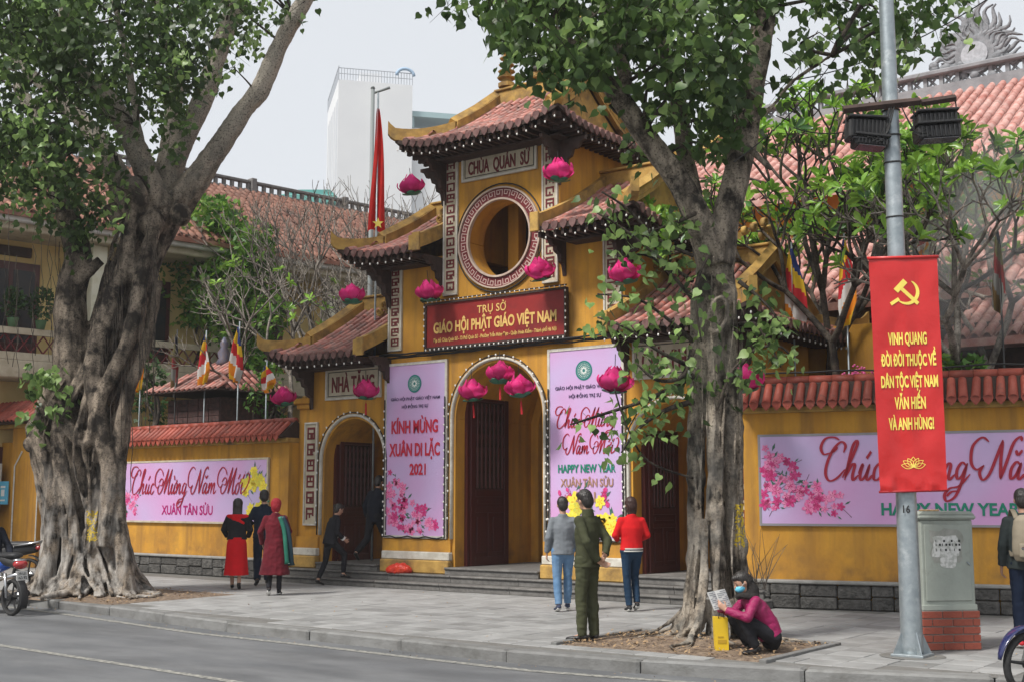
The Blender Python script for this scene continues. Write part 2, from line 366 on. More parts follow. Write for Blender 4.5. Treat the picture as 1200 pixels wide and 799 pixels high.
# calligraphic script: each glyph = (advance, strokes)
SCR = {
 'C': (1.15, [[(0.95, 1.0), (0.98, 1.25), (0.75, 1.38), (0.45, 1.15), (0.25, 0.7), (0.25, 0.25), (0.5, 0.0), (0.85, 0.1), (1.15, 0.4)], [(0.3, 1.0), (0.0, 0.95), (-0.2, 1.2), (-0.05, 1.5), (0.35, 1.55), (0.65, 1.45)], [(0.3, 1.0), (0.45, 1.05), (0.62, 1.2)]]),
 'M': (1.55, [[(0.15, 0.55), (0.0, 0.3), (0.2, 0.02), (0.5, 0.2), (0.8, 0.9), (0.98, 1.4)], [(0.98, 1.4), (0.9, 0.7), (0.85, 0.02)], [(0.85, 0.02), (1.1, 0.7), (1.42, 1.38)], [(1.42, 1.38), (1.3, 0.6), (1.35, 0.05), (1.5, 0.05), (1.65, 0.25)], [(0.15, 0.55), (-0.1, 0.35), (-0.45, 0.6), (-0.5, 1.1), (-0.15, 1.4), (0.25, 1.25), (0.45, 1.0)], [(0.0, 0.62), (0.25, 0.85), (0.5, 0.75), (0.45, 0.5), (0.2, 0.5)]]),
 'N': (1.3, [[(0.15, 0.5), (0.0, 0.25), (0.2, 0.0), (0.45, 0.2), (0.65, 0.8), (0.8, 1.35)], [(0.8, 1.35), (0.85, 0.7), (0.98, 0.02)], [(0.98, 0.02), (1.15, 0.7), (1.3, 1.25), (1.55, 1.45), (1.65, 1.3)], [(0.15, 0.5), (-0.15, 0.35), (-0.45, 0.6), (-0.5, 1.15), (-0.15, 1.45), (0.2, 1.3)]]),
 'h': (0.68, [[(-0.05, 0.1), (0.25, 0.8), (0.4, 1.3), (0.3, 1.4), (0.17, 1.1), (0.08, 0.02)], [(0.08, 0.1), (0.3, 0.55), (0.45, 0.55), (0.42, 0.2), (0.5, 0.02), (0.7, 0.2)]]),
 'u': (0.66, [[(0.0, 0.25), (0.15, 0.58), (0.1, 0.2), (0.2, 0.02), (0.38, 0.2), (0.48, 0.58)], [(0.48, 0.58), (0.42, 0.15), (0.52, 0.02), (0.7, 0.2)]]),
 'c': (0.5, [[(0.4, 0.48), (0.28, 0.6), (0.1, 0.4), (0.12, 0.08), (0.3, 0.02), (0.52, 0.22)]]),
 'n': (0.68, [[(0.0, 0.3), (0.12, 0.58), (0.08, 0.02)], [(0.08, 0.1), (0.3, 0.55), (0.44, 0.5), (0.42, 0.15), (0.5, 0.02), (0.7, 0.2)]]),
 'g': (0.66, [[(0.45, 0.5), (0.25, 0.6), (0.08, 0.35), (0.15, 0.05), (0.35, 0.15), (0.5, 0.58)], [(0.5, 0.58), (0.4, 0.0), (0.2, -0.55), (-0.15, -0.72), (-0.3, -0.5), (-0.1, -0.28), (0.3, -0.2), (0.7, 0.2)], [(-0.2, -0.55), (0.0, -0.4), (0.3, -0.38)]]),
 'a': (0.66, [[(0.45, 0.5), (0.25, 0.6), (0.08, 0.35), (0.12, 0.04), (0.32, 0.15), (0.48, 0.58)], [(0.48, 0.58), (0.42, 0.15), (0.52, 0.02), (0.7, 0.2)]]),
 'm': (1.0, [[(0.0, 0.3), (0.12, 0.58), (0.08, 0.02)], [(0.08, 0.1), (0.28, 0.56), (0.38, 0.5), (0.38, 0.02)], [(0.38, 0.1), (0.58, 0.56), (0.7, 0.5), (0.68, 0.15), (0.76, 0.02), (0.98, 0.2)]]),
 'o': (0.58, [[(0.3, 0.58), (0.1, 0.42), (0.12, 0.06), (0.32, 0.02), (0.45, 0.3), (0.36, 0.56), (0.2, 0.56)]]),
 'i': (0.42, [[(0.05, 0.3), (0.17, 0.58), (0.12, 0.15), (0.22, 0.02), (0.6, 0.25), (0.85, 0.7), (0.7, 1.05), (0.45, 1.0)]]),
 ' ': (0.45, [])}
ACC = {'acute': [(0.0, 0.78), (0.16, 1.02)], 'grave': [(0.0, 1.02), (0.14, 0.78)], 'breve': [(-0.05, 1.0), (0.08, 0.84), (0.24, 1.0)], 'horn': [(0.0, 0.55), (0.12, 0.66), (0.1, 0.8)]}
def script_line(mb, word, c, height, width, U=V((1, 0, 0)), W=V((0, 0, 1)), weight=0.055, lift=0.004, sub=None):
    """word: list of (glyph, [(accent, dx)])"""
    x = 0; strokes = []
    for g, acc in word:
        adv, st = SCR[g]
        for s in st: strokes.append([(x + p[0] + 0.28 * p[1], p[1]) for p in s])
        for a, dx in acc: strokes.append([(x + dx + p[0] + 0.28 * p[1], p[1]) for p in ACC[a]])
        x += adv
    x0 = min(p[0] for s in strokes for p in s); x1 = max(p[0] for s in strokes for p in s)
    sz = height / 1.4; sx = width / (x1 - x0)
    for s in strokes:
        if sub and (s[0][0] > sub): continue
        ribbon(mb, [((p[0] - (x0 + x1) / 2), p[1] - 0.5) for p in s], weight, c, sx, sz, U, W, lift, taper=len(s) > 2)
    return mb
W_CHUC = [('C', []), ('h', []), ('u', [('acute', 0.28)]), ('c', [])]
W_MUNG = [('M', []), ('u', [('grave', 0.22), ('horn', 0.5)]), ('n', []), ('g', [])]
W_NAM = [('N', []), ('a', [('breve', 0.2)]), ('m', [])]
W_MOI = [('M', []), ('o', [('acute', 0.22), ('horn', 0.42)]), ('i', [('acute', 0.12)])]
SP = [(' ', [])]
# printed blossom sprays
def spray(mb_list, c, w, h, U, W, seed, n, shape, lift=0.003, petals=5, size=0.05, lean=(0, 0)):
    """mb_list: (petal, petal2, centre, leaf, twig) builders; shape(r)->(x,y) samples 0..1"""
    rr = random.Random(seed); c = V(c); Nn = U.cross(W); P, P2, C, Lf, Tw = mb_list
    def pt(x, y, l): return c + U * x + W * y + Nn * l
    for i in range(n):
        x, y = shape(rr); x *= w; y *= h; s = size * rr.uniform(0.6, 1.25); l = lift + 0.0006 * (i % 5); a0 = rr.uniform(0, 6.28)
        mb = P if rr.random() < 0.6 else P2
        for k in range(petals):
            a = a0 + 2 * pi * k / petals; e = [(0, 0), (0.55, -0.32), (0.95, -0.2), (1.0, 0.12), (0.6, 0.34)]
            mb.add([pt(x + s * (p[0] * cos(a) - p[1] * sin(a)), y + s * (p[0] * sin(a) + p[1] * cos(a)), l) for p in e], [(0, 1, 2, 3, 4)])
        for k in range(5):
            a = a0 + 0.6 + 2 * pi * k / 5
            C.add([pt(x, y, l + 0.0008), pt(x + s * 0.45 * cos(a - .13), y + s * 0.45 * sin(a - .13), l + 0.0008), pt(x + s * 0.5 * cos(a + .13), y + s * 0.5 * sin(a + .13), l + 0.0008)], [(0, 1, 2)])
        if rr.random() < 0.6:
            a = rr.uniform(-1.2, 1.6) + lean[0]; s2 = s * 1.5; q = (x + s * cos(a), y + s * sin(a))
            e = [(0, 0), (0.5, -0.16), (1, 0), (0.5, 0.14)]
            Lf.add([pt(q[0] + s2 * (p[0] * cos(a) - p[1] * sin(a)), q[1] + s2 * (p[0] * sin(a) + p[1] * cos(a)), lift - 0.001) for p in e], [(0, 1, 2, 3)])
            t = 0.004; b = (x + rr.uniform(-1, 1) * size * 2.2, y + rr.uniform(-1, 1) * size * 2.2)
            d = V((b[0] - x, b[1] - y, 0)); q = V((-d.y, d.x, 0)).normalized() * t
            Tw.add([pt(x + q.x, y + q.y, lift - 0.0015), pt(x - q.x, y - q.y, lift - 0.0015), pt(b[0] - q.x, b[1] - q.y, lift - 0.0015), pt(b[0] + q.x, b[1] + q.y, lift - 0.0015)], [(0, 1, 2, 3)])
petal_a = mat('printed_petal_pink', (0.70, 0.10, 0.30), (0.80, 0.32, 0.52), 0.5, 18)
petal_b = mat('printed_petal_deep', (0.48, 0.02, 0.14), (0.66, 0.08, 0.28), 0.5, 18)
petal_y = mat('printed_petal_yellow', (0.78, 0.62, 0.03), (0.82, 0.72, 0.12), 0.5, 18)
petal_y2 = mat('printed_petal_lime', (0.68, 0.56, 0.05), (0.50, 0.50, 0.08), 0.5, 18)
leaf_p = mat('printed_leaf', (0.03, 0.12, 0.07), (0.08, 0.16, 0.12), 0.5, 18)
twig_p = mat('printed_twig', (0.12, 0.05, 0.08), rough=0.5)
centre_p = mat('printed_flower_centre', (0.40, 0.01, 0.07), rough=0.5)
centre_y = mat('printed_stamen', (0.60, 0.30, 0.02), rough=0.5)

# ---------------------------------------------------------------- many alike pieces: the largest in view as parts, the rest as one
def pieces(name, me, mats_world, parent, limit=300, key=None, restname=None, stuffmat=None):
    """mats_world: list of world matrices of a shared mesh"""
    O = ORG.get(parent.name, V((0, 0, 0))) if parent is not None else V((0, 0, 0))
    camp = V((0, 0, EYE))
    ms = sorted(mats_world, key=key or (lambda M: (M.translation - camp).length))
    for M in ms[:limit]:
        o = bpy.data.objects.new(name, me); COL.objects.link(o)
        if parent is not None: o.parent = parent
        o.matrix_local = Matrix.Translation(-O) @ M
    rest = ms[limit:]
    if rest:
        vs = [v.co.copy() for v in me.vertices]; fs = [tuple(p.vertices) for p in me.polygons]; mb = MB()
        for M in rest: mb.add([M @ v for v in vs], fs)
        o = mb.build(restname or name + '_rest', list(me.materials) and me.materials[0], parent, me.polygons[0].use_smooth, fixn=False); o['kind'] = 'stuff'
def in_view(p, m=60):
    d = V(p) - V((0, 0, EYE)); X = d.dot(RGT); f = d.dot(FWD); Zf = f * cos(PITCH) + d.z * sin(PITCH)
    if Zf < 0.2: return False
    px = 600 + FOC * X / Zf; py = 399.5 - FOC * (-f * sin(PITCH) + d.z * cos(PITCH)) / Zf
    return -m < px < 1200 + m and -m < py < 799 + m
def pxy(p):
    d = V(p) - V((0, 0, EYE)); X = d.dot(RGT); f = d.dot(FWD); Zf = f * cos(PITCH) + d.z * sin(PITCH)
    return 600 + FOC * X / Zf, 399.5 - FOC * (-f * sin(PITCH) + d.z * cos(PITCH)) / Zf
def basis(X, Y, Z, T): return Matrix(((X[0], Y[0], Z[0], T[0]), (X[1], Y[1], Z[1], T[1]), (X[2], Y[2], Z[2], T[2]), (0, 0, 0, 1)))
# ================================================================= THE SETTING: ground, road, pavement
asphalt = mat('asphalt', (0.105, 0.109, 0.115), (0.155, 0.158, 0.162), 0.8, 1.2, 0.5, 120, c3=(0.07, 0.071, 0.073), sc3=0.45, t3=(0.5, 0.72), stretch=(0.6, 1.4, 1), bdist=0.006)
concrete = mat('joint_mortar', (0.13, 0.125, 0.115), (0.17, 0.165, 0.155), 0.9, 5, 0.4, 40)
slab_m = mat('pavement_slab', (0.30, 0.30, 0.295), (0.225, 0.225, 0.22), 0.72, 2.5, 0.45, 45, rnd=0.15, c3=(0.16, 0.157, 0.15), sc3=0.9, t3=(0.48, 0.78), bdist=0.008)
kerb_m = mat('kerb_stone', (0.20, 0.20, 0.195), (0.15, 0.148, 0.143), 0.8, 6, 0.5, 40, rnd=0.10, c3=(0.08, 0.078, 0.07), sc3=3.5, t3=(0.5, 0.75), bdist=0.01)
paint_m = mat('worn_road_paint', (0.34, 0.33, 0.29), (0.12, 0.12, 0.118), 0.7, 16, 0.2, 60, contrast=(0.38, 0.62))
dirt_m = mat('bare_soil', (0.16, 0.115, 0.08), (0.24, 0.18, 0.13), 0.95, 9, 0.9, 30, c3=(0.09, 0.06, 0.045), sc3=14, t3=(0.5, 0.65), bdist=0.03)
earth_m = mat('courtyard_paving', (0.20, 0.19, 0.17), (0.15, 0.145, 0.13), 0.9, 2, 0.2)
KP = [(-60, 14.6), (-30, 12.7), (-18.7, 11.78), (-17, 11.6), (-13.2, 11.05), (-10.8, 10.97), (-9.1, 10.85), (-7.6, 10.78), (-6.2, 10.98), (-4.85, 11.3), (-3.9, 11.62), (-3.3, 11.82), (0, 12.75), (14, 17.5)]
def ky(x):
    for (a, b), (c, d) in zip(KP, KP[1:]):
        if a <= x <= c: return b + (d - b) * (x - a) / (c - a)
    return KP[0][1] if x < KP[0][0] else KP[-1][1]
def kpt(x, off=0.0):
    e = 0.3; t = V((2 * e, ky(x + e) - ky(x - e), 0)).normalized(); return V((x, ky(x), 0)) + V((-t.y, t.x, 0)) * off
m = MB(); m.quad((-400, -300, -0.16), (400, -300, -0.16), (400, 900, -0.16), (-400, 900, -0.16)); struct(m, 'ground', earth_m)
m = MB()
XS = [-60, -45] + [-30 + 0.5 * i for i in range(75)] + [10, 14]
vs = []; fs = []
for x in XS: vs += [(x, -30, -0.130), (x, ky(x) + 0.05, -0.130)]
for i in range(len(XS) - 1): fs.append((2 * i, 2 * i + 2, 2 * i + 3, 2 * i + 1))
m.add(vs, fs); struct(m, 'road', asphalt)
m = MB(); vs = []; fs = []
for x in XS: vs += [(x, ky(x) + 0.08, -0.008), (x, 40, -0.008)]
for i in range(len(XS) - 1): fs.append((2 * i, 2 * i + 2, 2 * i + 3, 2 * i + 1))
m.add(vs, fs); pave = struct(m, 'pavement', concrete)
# road markings: edge line along the gutter, and a long worn lane line
m = MB(); vs = []; fs = []; xs = [-30 + 0.4 * i for i in range(90)]
for x in xs:
    a = kpt(x, -0.30); b = kpt(x, -0.42); vs += [(a.x, a.y, -0.126), (b.x, b.y, -0.126)]
for i in range(len(xs) - 1): fs.append((2 * i, 2 * i + 1, 2 * i + 3, 2 * i + 2))
m.add(vs, fs); o = m.build('edge_line', paint_m); o['kind'] = 'structure'
p0, p1 = on_z(-60, 746, -0.126), on_z(310, 803.5, -0.126); d = (p1 - p0).normalized(); q = V((-d.y, d.x, 0)) * 0.055
m = MB(); m.quad(p0 - q, p1 - q, p1 + q, p0 + q); o = m.build('lane_line', paint_m); o['kind'] = 'structure'
# kerb of separate stones
kerb = thing('kerb', None, None, (-10, 11, 0)); del_ = kerb
kerb['kind'] = 'structure'
m = MB(); m.bbox(-0.497, 0.497, 0, 0.24, -0.16, 0.004, 0.022)
kme = m.mesh('kerb_stone', kerb_m); Ms = []
x = -29.0
while x < 6:
    a = kpt(x); nx = x + 1.6
    b = V((nx, ky(nx), 0)); t = (b - V((x, ky(x), 0))).normalized(); c = (V((x, ky(x), 0)) + b) / 2; L = (b - V((x, ky(x), 0))).length
    Y = V((-t.y, t.x, 0)); Ms.append(basis(t * (L * 0.998), Y, V((0, 0, 1)), c + V((0, random.uniform(-.012, .012), random.uniform(-.008, .006))))); x = nx
pieces('kerb_stone', kme, Ms, kerb)
# tree pits (where slabs are missing)
PIT_L = (V((-18.5, 13.0, 0)), 2.1, 1.35); PIT_R = (V((-6.8, 12.45, 0)), 1.3, .95)
def in_pit(x, y):
    for c, a, b in (PIT_L, PIT_R):
        if abs(x - c.x) < a * 0.93 and abs(y - c.y) < b * 0.93: return True
    return False
def wall_front(x):
    if x < -18.6: return 16.55 + (-18.6 - x) * 0.085
    if x < -8.4: return 16.98
    return 17.2 + (x + 8.4) * 0.257
m = MB(); m.bbox(-0.197, 0.197, -0.197, 0.197, -0.03, 0.0, 0.004)
sme = m.mesh('paving_slab', slab_m); Ms = []
for i in range(-70, 14):
    for j in range(0, 22):
        x = i * 0.4 + 0.1; y = 10.7 + j * 0.4
        if y - 0.21 < max(ky(x - .2), ky(x + .2)) + 0.25 or y + 0.2 > wall_front(x) or in_pit(x, y): continue
        if not in_view((x, y, 0), 40): continue
        e = Matrix.Rotation(random.gauss(0, 0.004), 4, 'X') @ Matrix.Rotation(random.gauss(0, 0.004), 4, 'Y')
        Ms.append(Matrix.Translation((x, y, random.uniform(-0.003, 0.003))) @ e)
pieces('paving_slab', sme, Ms, pave)
# soil in the pits: low mounded sheets
def soil(c, a, b, h, name, seed):
    m = MB(); n = 40; vs = []
    for i in range(n + 1):
        for j in range(n + 1):
            u = i / n * 2 - 1; v = j / n * 2 - 1; x = c.x + u * a * 1.0; y = c.y + v * b * 1.0
            r = max(0, 1 - (u * u + v * v) ** 0.5); z = 0.004 + h * r ** 1.3 + 0.025 * noise.noise(V((x * 3, y * 3, seed))) * min(1, 3 * (1 - max(abs(u), abs(v))))
            vs.append((x, y, z if max(abs(u), abs(v)) < 0.999 else -0.02))
    fs = [(i * (n + 1) + j, (i + 1) * (n + 1) + j, (i + 1) * (n + 1) + j + 1, i * (n + 1) + j + 1) for i in range(n) for j in range(n)]
    m.add(vs, fs); o = m.build(name, dirt_m, None, True); o['kind'] = 'structure'
soil(PIT_L[0], PIT_L[1] * .96, PIT_L[2] * .96, 0.15, 'soil', 3.0); soil(PIT_R[0], PIT_R[1] * .96, PIT_R[2] * .96, 0.12, 'soil', 8.0)
# thin granite edging of the right pit
m = MB(); c, a, b = PIT_R
m.bbox(c.x - a, c.x + a, c.y + b - .08, c.y + b, -.02, .03, .006); m.bbox(c.x + a - .08, c.x + a, c.y - b, c.y + b - .083, -.02, .03, .006); m.bbox(c.x - a, c.x - a + .08, c.y - b, c.y + b - .083, -.02, .03, .006)
o = m.build('pit_edging', kerb_m); o['kind'] = 'structure'
# leaf litter in the pits and along the gutter
lit = mat('dry_leaf_litter', (0.24, 0.15, 0.08), (0.36, 0.25, 0.14), 0.9, 9)
m = MB(); rr = random.Random(5)
def litter(x, y, z, s):
    a = rr.uniform(0, 6.28); t = rr.uniform(-.4, .4)
    m.add([(x + s * cos(a), y + s * sin(a), z + s * t), (x + s * .45 * cos(a + 1.7), y + s * .45 * sin(a + 1.7), z + .004), (x - s * cos(a), y - s * sin(a), z - s * t + .01), (x - s * .45 * cos(a + 1.7), y - s * .45 * sin(a + 1.7), z + .006)], [(0, 1, 2, 3)])
for c, a, b in (PIT_L, PIT_R):
    for i in range(900): 
        u, v = rr.uniform(-.95, .95), rr.uniform(-.95, .95); r = max(0, 1 - (u * u + v * v) ** 0.5)
        litter(c.x + u * a, c.y + v * b, 0.025 + 0.14 * r ** 1.3, rr.uniform(.012, .035))
for i in range(160): x = rr.uniform(-22, -2); y = rr.uniform(ky(x) + .3, 16.5); litter(x, y, .006, rr.uniform(.01, .025))
for i in range(120): x = rr.uniform(-22, -2); litter(x, ky(x) - rr.uniform(.02, .3) ** 1.0, -.124, rr.uniform(.008, .02))
o = m.build('leaf_litter', lit); o['kind'] = 'stuff'; tag(o, 'dry brown leaf litter scattered round the tree pits and along the gutter', 'leaf litter')
# ================================================================= THE TEMPLE GATE
YF, YB = 17.6, 20.2
gate = thing('temple_gate', 'tall ochre three-tier temple gate with tiled roofs, three arched doorways and a round window', 'gate', (-13.5, 17.6, 0))
def arch_z(x, cx, half, zs):
    d = abs(x - cx)
    return None if d >= half else zs + sqrt(max(0, half * half - d * d))
ARCH = [(-17.10, 0.80, 2.37), (-13.53, 0.98, 3.07), (-9.92, 0.80, 2.37)]
def slices(m, xs, spans, y0, y1):
    """solid wall from vertical slices; spans(x) -> list of (zb, zt)"""
    for a, b in zip(xs, xs[1:]):
        e = 1e-5; A = spans(a + e); B = spans(b - e)
        for (a0, a1), (b0, b1) in zip(A, B):
            m.add([(a, y0, a0), (b, y0, b0), (b, y1, b0), (a, y1, a0), (a, y0, a1), (b, y0, b1), (b, y1, b1), (a, y1, a1)],
                  [(0, 1, 5, 4), (2, 3, 7, 6), (0, 3, 2, 1), (4, 5, 6, 7)])
def ends(m, x, spans, y0, y1, e):
    for z0, z1 in spans(x + e): m.quad((x, y0, z0), (x, y1, z0), (x, y1, z1), (x, y0, z1))
def xs_for(x0, x1, archs, n=22):
    s = {x0, x1}
    for cx, h, zs in archs:
        for k in range(n + 1): s.add(cx - h * cos(pi * k / n))
    return sorted(v for v in s if x0 - 1e-6 <= v <= x1 + 1e-6)
FL = 0.38
m = MB()
def sp_low(x):
    top = (5.25 if -14.55 < x < -12.42 else 6.15) if -16.2 < x < -10.84 else 4.38
    for cx, h, zs in ARCH:
        z = arch_z(x, cx, h, zs)
        if z is not None: return [(z, top)]
    return [(0.0, top)]
xs = xs_for(-18.3, -8.72, ARCH); xs = sorted(set(xs + [-16.2, -10.84, -14.55, -12.42]))
slices(m, xs, sp_low, YF, YB)
for cx, h, zs in ARCH:
    for s in (-1, 1): m.quad((cx + s * h, YF, 0.0), (cx + s * h, YB, 0.0), (cx + s * h, YB, zs), (cx + s * h, YF, zs))
m.quad((-18.3, YF, 0), (-18.3, YB, 0), (-18.3, YB, 4.38), (-18.3, YF, 4.38)); m.quad((-8.72, YF, 0), (-8.72, YB, 0), (-8.72, YB, 4.38), (-8.72, YF, 4.38))
m.quad((-16.2, YF, 4.38), (-16.2, YB, 4.38), (-16.2, YB, 6.15), (-16.2, YF, 6.15)); m.quad((-10.84, YF, 4.38), (-10.84, YB, 4.38), (-10.84, YB, 6.15), (-10.84, YF, 6.15))
# tower storey with the round window
CW = (-13.48, 6.32, 0.72)
def sp_tw(x):
    d = abs(x - CW[0])
    if d < CW[2]:
        q = sqrt(CW[2] ** 2 - d * d); return [(5.2, CW[1] - q), (CW[1] + q, 8.3)]
    return [(5.2, 8.3), (8.3, 8.3)]
txs = sorted({-14.82, -12.15, *[CW[0] - CW[2] * cos(pi * k / 36) for k in range(37)]})
slices(m, txs, sp_tw, YF - 0.012, YF + 0.42)
m.box(-14.82, -14.55, YF + 0.42, YB, 6.152, 8.3); m.box(-12.42, -12.15, YF + 0.42, YB, 6.152, 8.3); m.box(-14.55, -12.42, YB - 0.3, YB, 5.25, 8.3); m.box(-14.55, -12.42, YF + .42, YB - .3, 8.15, 8.3)
m.quad((-14.82, YF - .012, 5.2), (-14.82, YF + .42, 5.2), (-14.82, YF + .42, 8.3), (-14.82, YF - .012, 8.3)); m.quad((-12.15, YF - .012, 5.2), (-12.15, YF + .42, 5.2), (-12.15, YF + .42, 8.3), (-12.15, YF - .012, 8.3))
m.build('wall', ochre, gate)
# post and arched recess seen through the round window
m = MB(); m.box(-13.98, -13.74, 18.5, 18.74, 5.252, 8.14); m.build('inner_post', ochre, gate)
m = MB(); m.box(-14.54, -12.43, 19.4, 19.46, 5.252, 8.1); m.build('inner_screen', darkwood, gate)
# outer pilasters
for x0, x1 in ((-18.66, -18.303), (-8.717, -8.36)):
    m = MB(); m.box(x0, x1, YF + .02, YF + .9, 0, 3.42); m.bbox(x0 - .05, x1 + .0, YF - .03, YF + .95, 3.422, 3.52, .015); m.bbox(x0 - .10, x1 + .0, YF - .08, YF + 1., 3.522, 3.64, .02)
    m.build('pilaster', ochre, gate)
# piers' plinths and white bands
for x0, x1 in ((-16.22, -14.56), (-12.50, -10.80), (-18.68, -17.98), (-9.04, -8.34)):
    m = MB(); m.bbox(x0 - .01, x1 + .01, YF - .16, YF - .002, .252, .49, .02); m.build('plinth', ochre_trim, gate)
    m = MB(); m.bbox(x0, x1, YF - .12, YF - .003, .492, .64, .015); m.build('plinth_band', whitewash, gate)
    m = MB(); m.box(x0 + .02, x1 - .02, YF - .05, YF - .004, .642, .86); m.build('pier_base', ochre, gate)
# steps
st = thing('gate_steps', 'broad grey granite steps across the whole foot of the gate', 'steps', (-13.5, 17.3, 0))
for k, (yf, z0, z1) in enumerate(((16.98, -.005, .12), (17.26, .121, .25))):
    x = -19.0 + .12 * k; xe = -8.15 - .12 * k; n = 7; L = (xe - x) / n
    for i in range(n):
        m = MB(); m.bbox(x + i * L + .003, x + (i + 1) * L - .003, yf, 17.62 if k else 17.6, z0, z1 - .04, .004); m.build('riser_block', granite, st)
        m = MB(); m.bbox(x + i * L + .002, x + (i + 1) * L - .002, yf - .03, 17.64, z1 - .038, z1, .012); m.build('tread', granite, st)
for cx, h, zs in ARCH:
    a = cx - h - .09 * (h > .9); b = cx + h + .03
    m = MB(); m.bbox(a, b, 17.42, 17.6, .252, FL - .04, .004); m.build('riser_block', granite, st)
    m = MB(); m.bbox(a, b, 17.39, YB + .1, FL - .038, FL, .01); m.build('door_sill', granite, st)
# arch mouldings (white ring with dark edge) carrying a rope of bulbs
def arch_pts(cx, h, zs, z0, y, n=26):
    return [V((cx - h, y, z0)), V((cx - h, y, (z0 + zs) / 2))] + [V((cx - h * cos(pi * k / n), y, zs + h * sin(pi * k / n))) for k in range(n + 1)] + [V((cx + h, y, (z0 + zs) / 2)), V((cx + h, y, z0))]
for cx, h, zs in ARCH:
    P = arch_pts(cx, h + .07, zs, .88 if h > .9 else .90, YF - .02); m = MB(); m.tube(P, [(.055, .03)] * len(P), 6, side=(0, 1, 0)); m.build('arch_moulding', whitewash, gate, True)
    P = arch_pts(cx, h + .125, zs, .9, YF - .03); 
    m = MB(); m.tube([p + V((0.012 * noise.noise(p * 5), -.02, 0.012 * noise.noise(p * 7))) for p in P], .012, 5)
    m.build('bulb_cable', cable_m, gate, True)
    b = MB(); Q = crom(P, 5); acc = 0; last = Q[0]
    for q in Q:
        acc += (q - last).length; last = q
        if acc > .17: b.ell(q + V((random.uniform(-.02, .02), -.05, 0)), (.018, .018, .024), 6, 4); acc = 0
    b.build('bulb', bulb_m, gate, True)
# Greek-key ring of the round window
def ring(m, r0, r1, y0, y1, n=64):
    vs = []; fs = []
    for k in range(n):
        a = 2 * pi * k / n
        for r, y in ((r0, y0), (r1, y0), (r1, y1), (r0, y1)): vs.append((CW[0] + r * cos(a), y, CW[1] + r * sin(a)))
    for k in range(n):
        a = 4 * k; b = 4 * ((k + 1) % n)
        for j in range(4): fs.append((a + j, b + j, b + (j + 1) % 4, a + (j + 1) % 4))
    m.add(vs, fs)
Yr = YF - .012
m = MB(); ring(m, .70, .735, Yr - .07, Yr - .001); ring(m, .915, .94, Yr - .07, Yr - .001); m.build('window_rim', mat('pink_plaster_rim', (.52, .42, .34), (.4, .3, .25), .85, 6), gate)
m = MB(); ring(m, .736, .914, Yr - .035, Yr - .002); m.build('window_ring', maroon, gate)
m = MB(); K = 30
for k in range(K):
    a = 2 * pi * k / K; R = lambda rr, aa: V((CW[0] + rr * cos(aa), Yr - .036, CW[1] + rr * sin(aa)))
    w = 2 * pi / K
    for (r0, r1, a0, a1) in ((.765, .89, 0, .09), (.875, .89, .09, .72), (.80, .89, .72, .81), (.80, .815, .35, .72), (.815, .86, .35, .44)):
        m.quad(R(r0, a + a0 * w), R(r1, a + a0 * w), R(r1, a + a1 * w), R(r0, a + a1 * w))
m.build('key_pattern', mat('dull_pink_key', (.50, .36, .32), rough=.8), gate)
m = MB(); m.tube([V((CW[0] + 1.0 * cos(2 * pi * k / 40), Yr - .03, CW[1] + 1.0 * sin(2 * pi * k / 40))) + V((0, 0, .012 * noise.noise(V((k, 0, 0))))) for k in range(41)], .013, 5); m.build('bulb_cable', cable_m, gate, True)
# doors
def leaf(x, y0, y1, ztop, name='door'):
    """open door leaf standing in the plane x = const, facing +x"""
    d = tag(MB().box(x - .045, x, y0, y1, FL + .03, ztop).build(name, doorwood, gate), None)
    w = y1 - y0; H = ztop - FL; z = FL
    def pan(a, b, c, e):
        m = MB(); X = x + .001; m.bbox(X, X + .02, y0 + a * w, y0 + b * w, z + c * H, z + e * H, .006); return m
    for a, b in ((0, .12), (.88, 1), (.45, .55)):
        if a == .45: m = pan(a, b, .05, .30)
        else: m = pan(a, b, .0, .999)
        m.build('stile', doorwood, gate)
    for c, e in ((0, .05), (.30, .335), (.39, .43), (.94, .999)): pan(.122, .878, c, e).build('rail', doorwood, gate)
    for a, b in ((.16, .42), (.58, .84)): pan(a, b, .075, .275).build('door_panel', doorwood, gate)
    pan(.18, .82, .35, .375).build('door_panel', doorwood, gate)
    m = MB(); m.box(x + .001, x + .004, y0 + .12 * w, y0 + .88 * w, z + .435 * H, z + .935 * H); m.build('gap_shade_sheet', darkwood, gate)  # dark sheet painted in for the shade between the balusters
    for k in range(7):
        yy = y0 + w * (.17 + .66 * k / 6); m = MB(); prof = []
        n = 26
        for i in range(n + 1):
            t = i / n; prof.append((.016 + .012 * abs(sin(t * pi * 6)) + .008 * (i % 4 == 0), z + H * (.44 + .49 * t)))
        m.lathe((x + .012, yy, 0), prof, 7); m.build('baluster', doorwood, gate, True)
leaf(-14.44, 17.95, 19.10, 3.62)
leaf(-17.82, 17.95, 18.95, 2.85)
leaf(-10.64, 17.95, 18.95, 2.85)
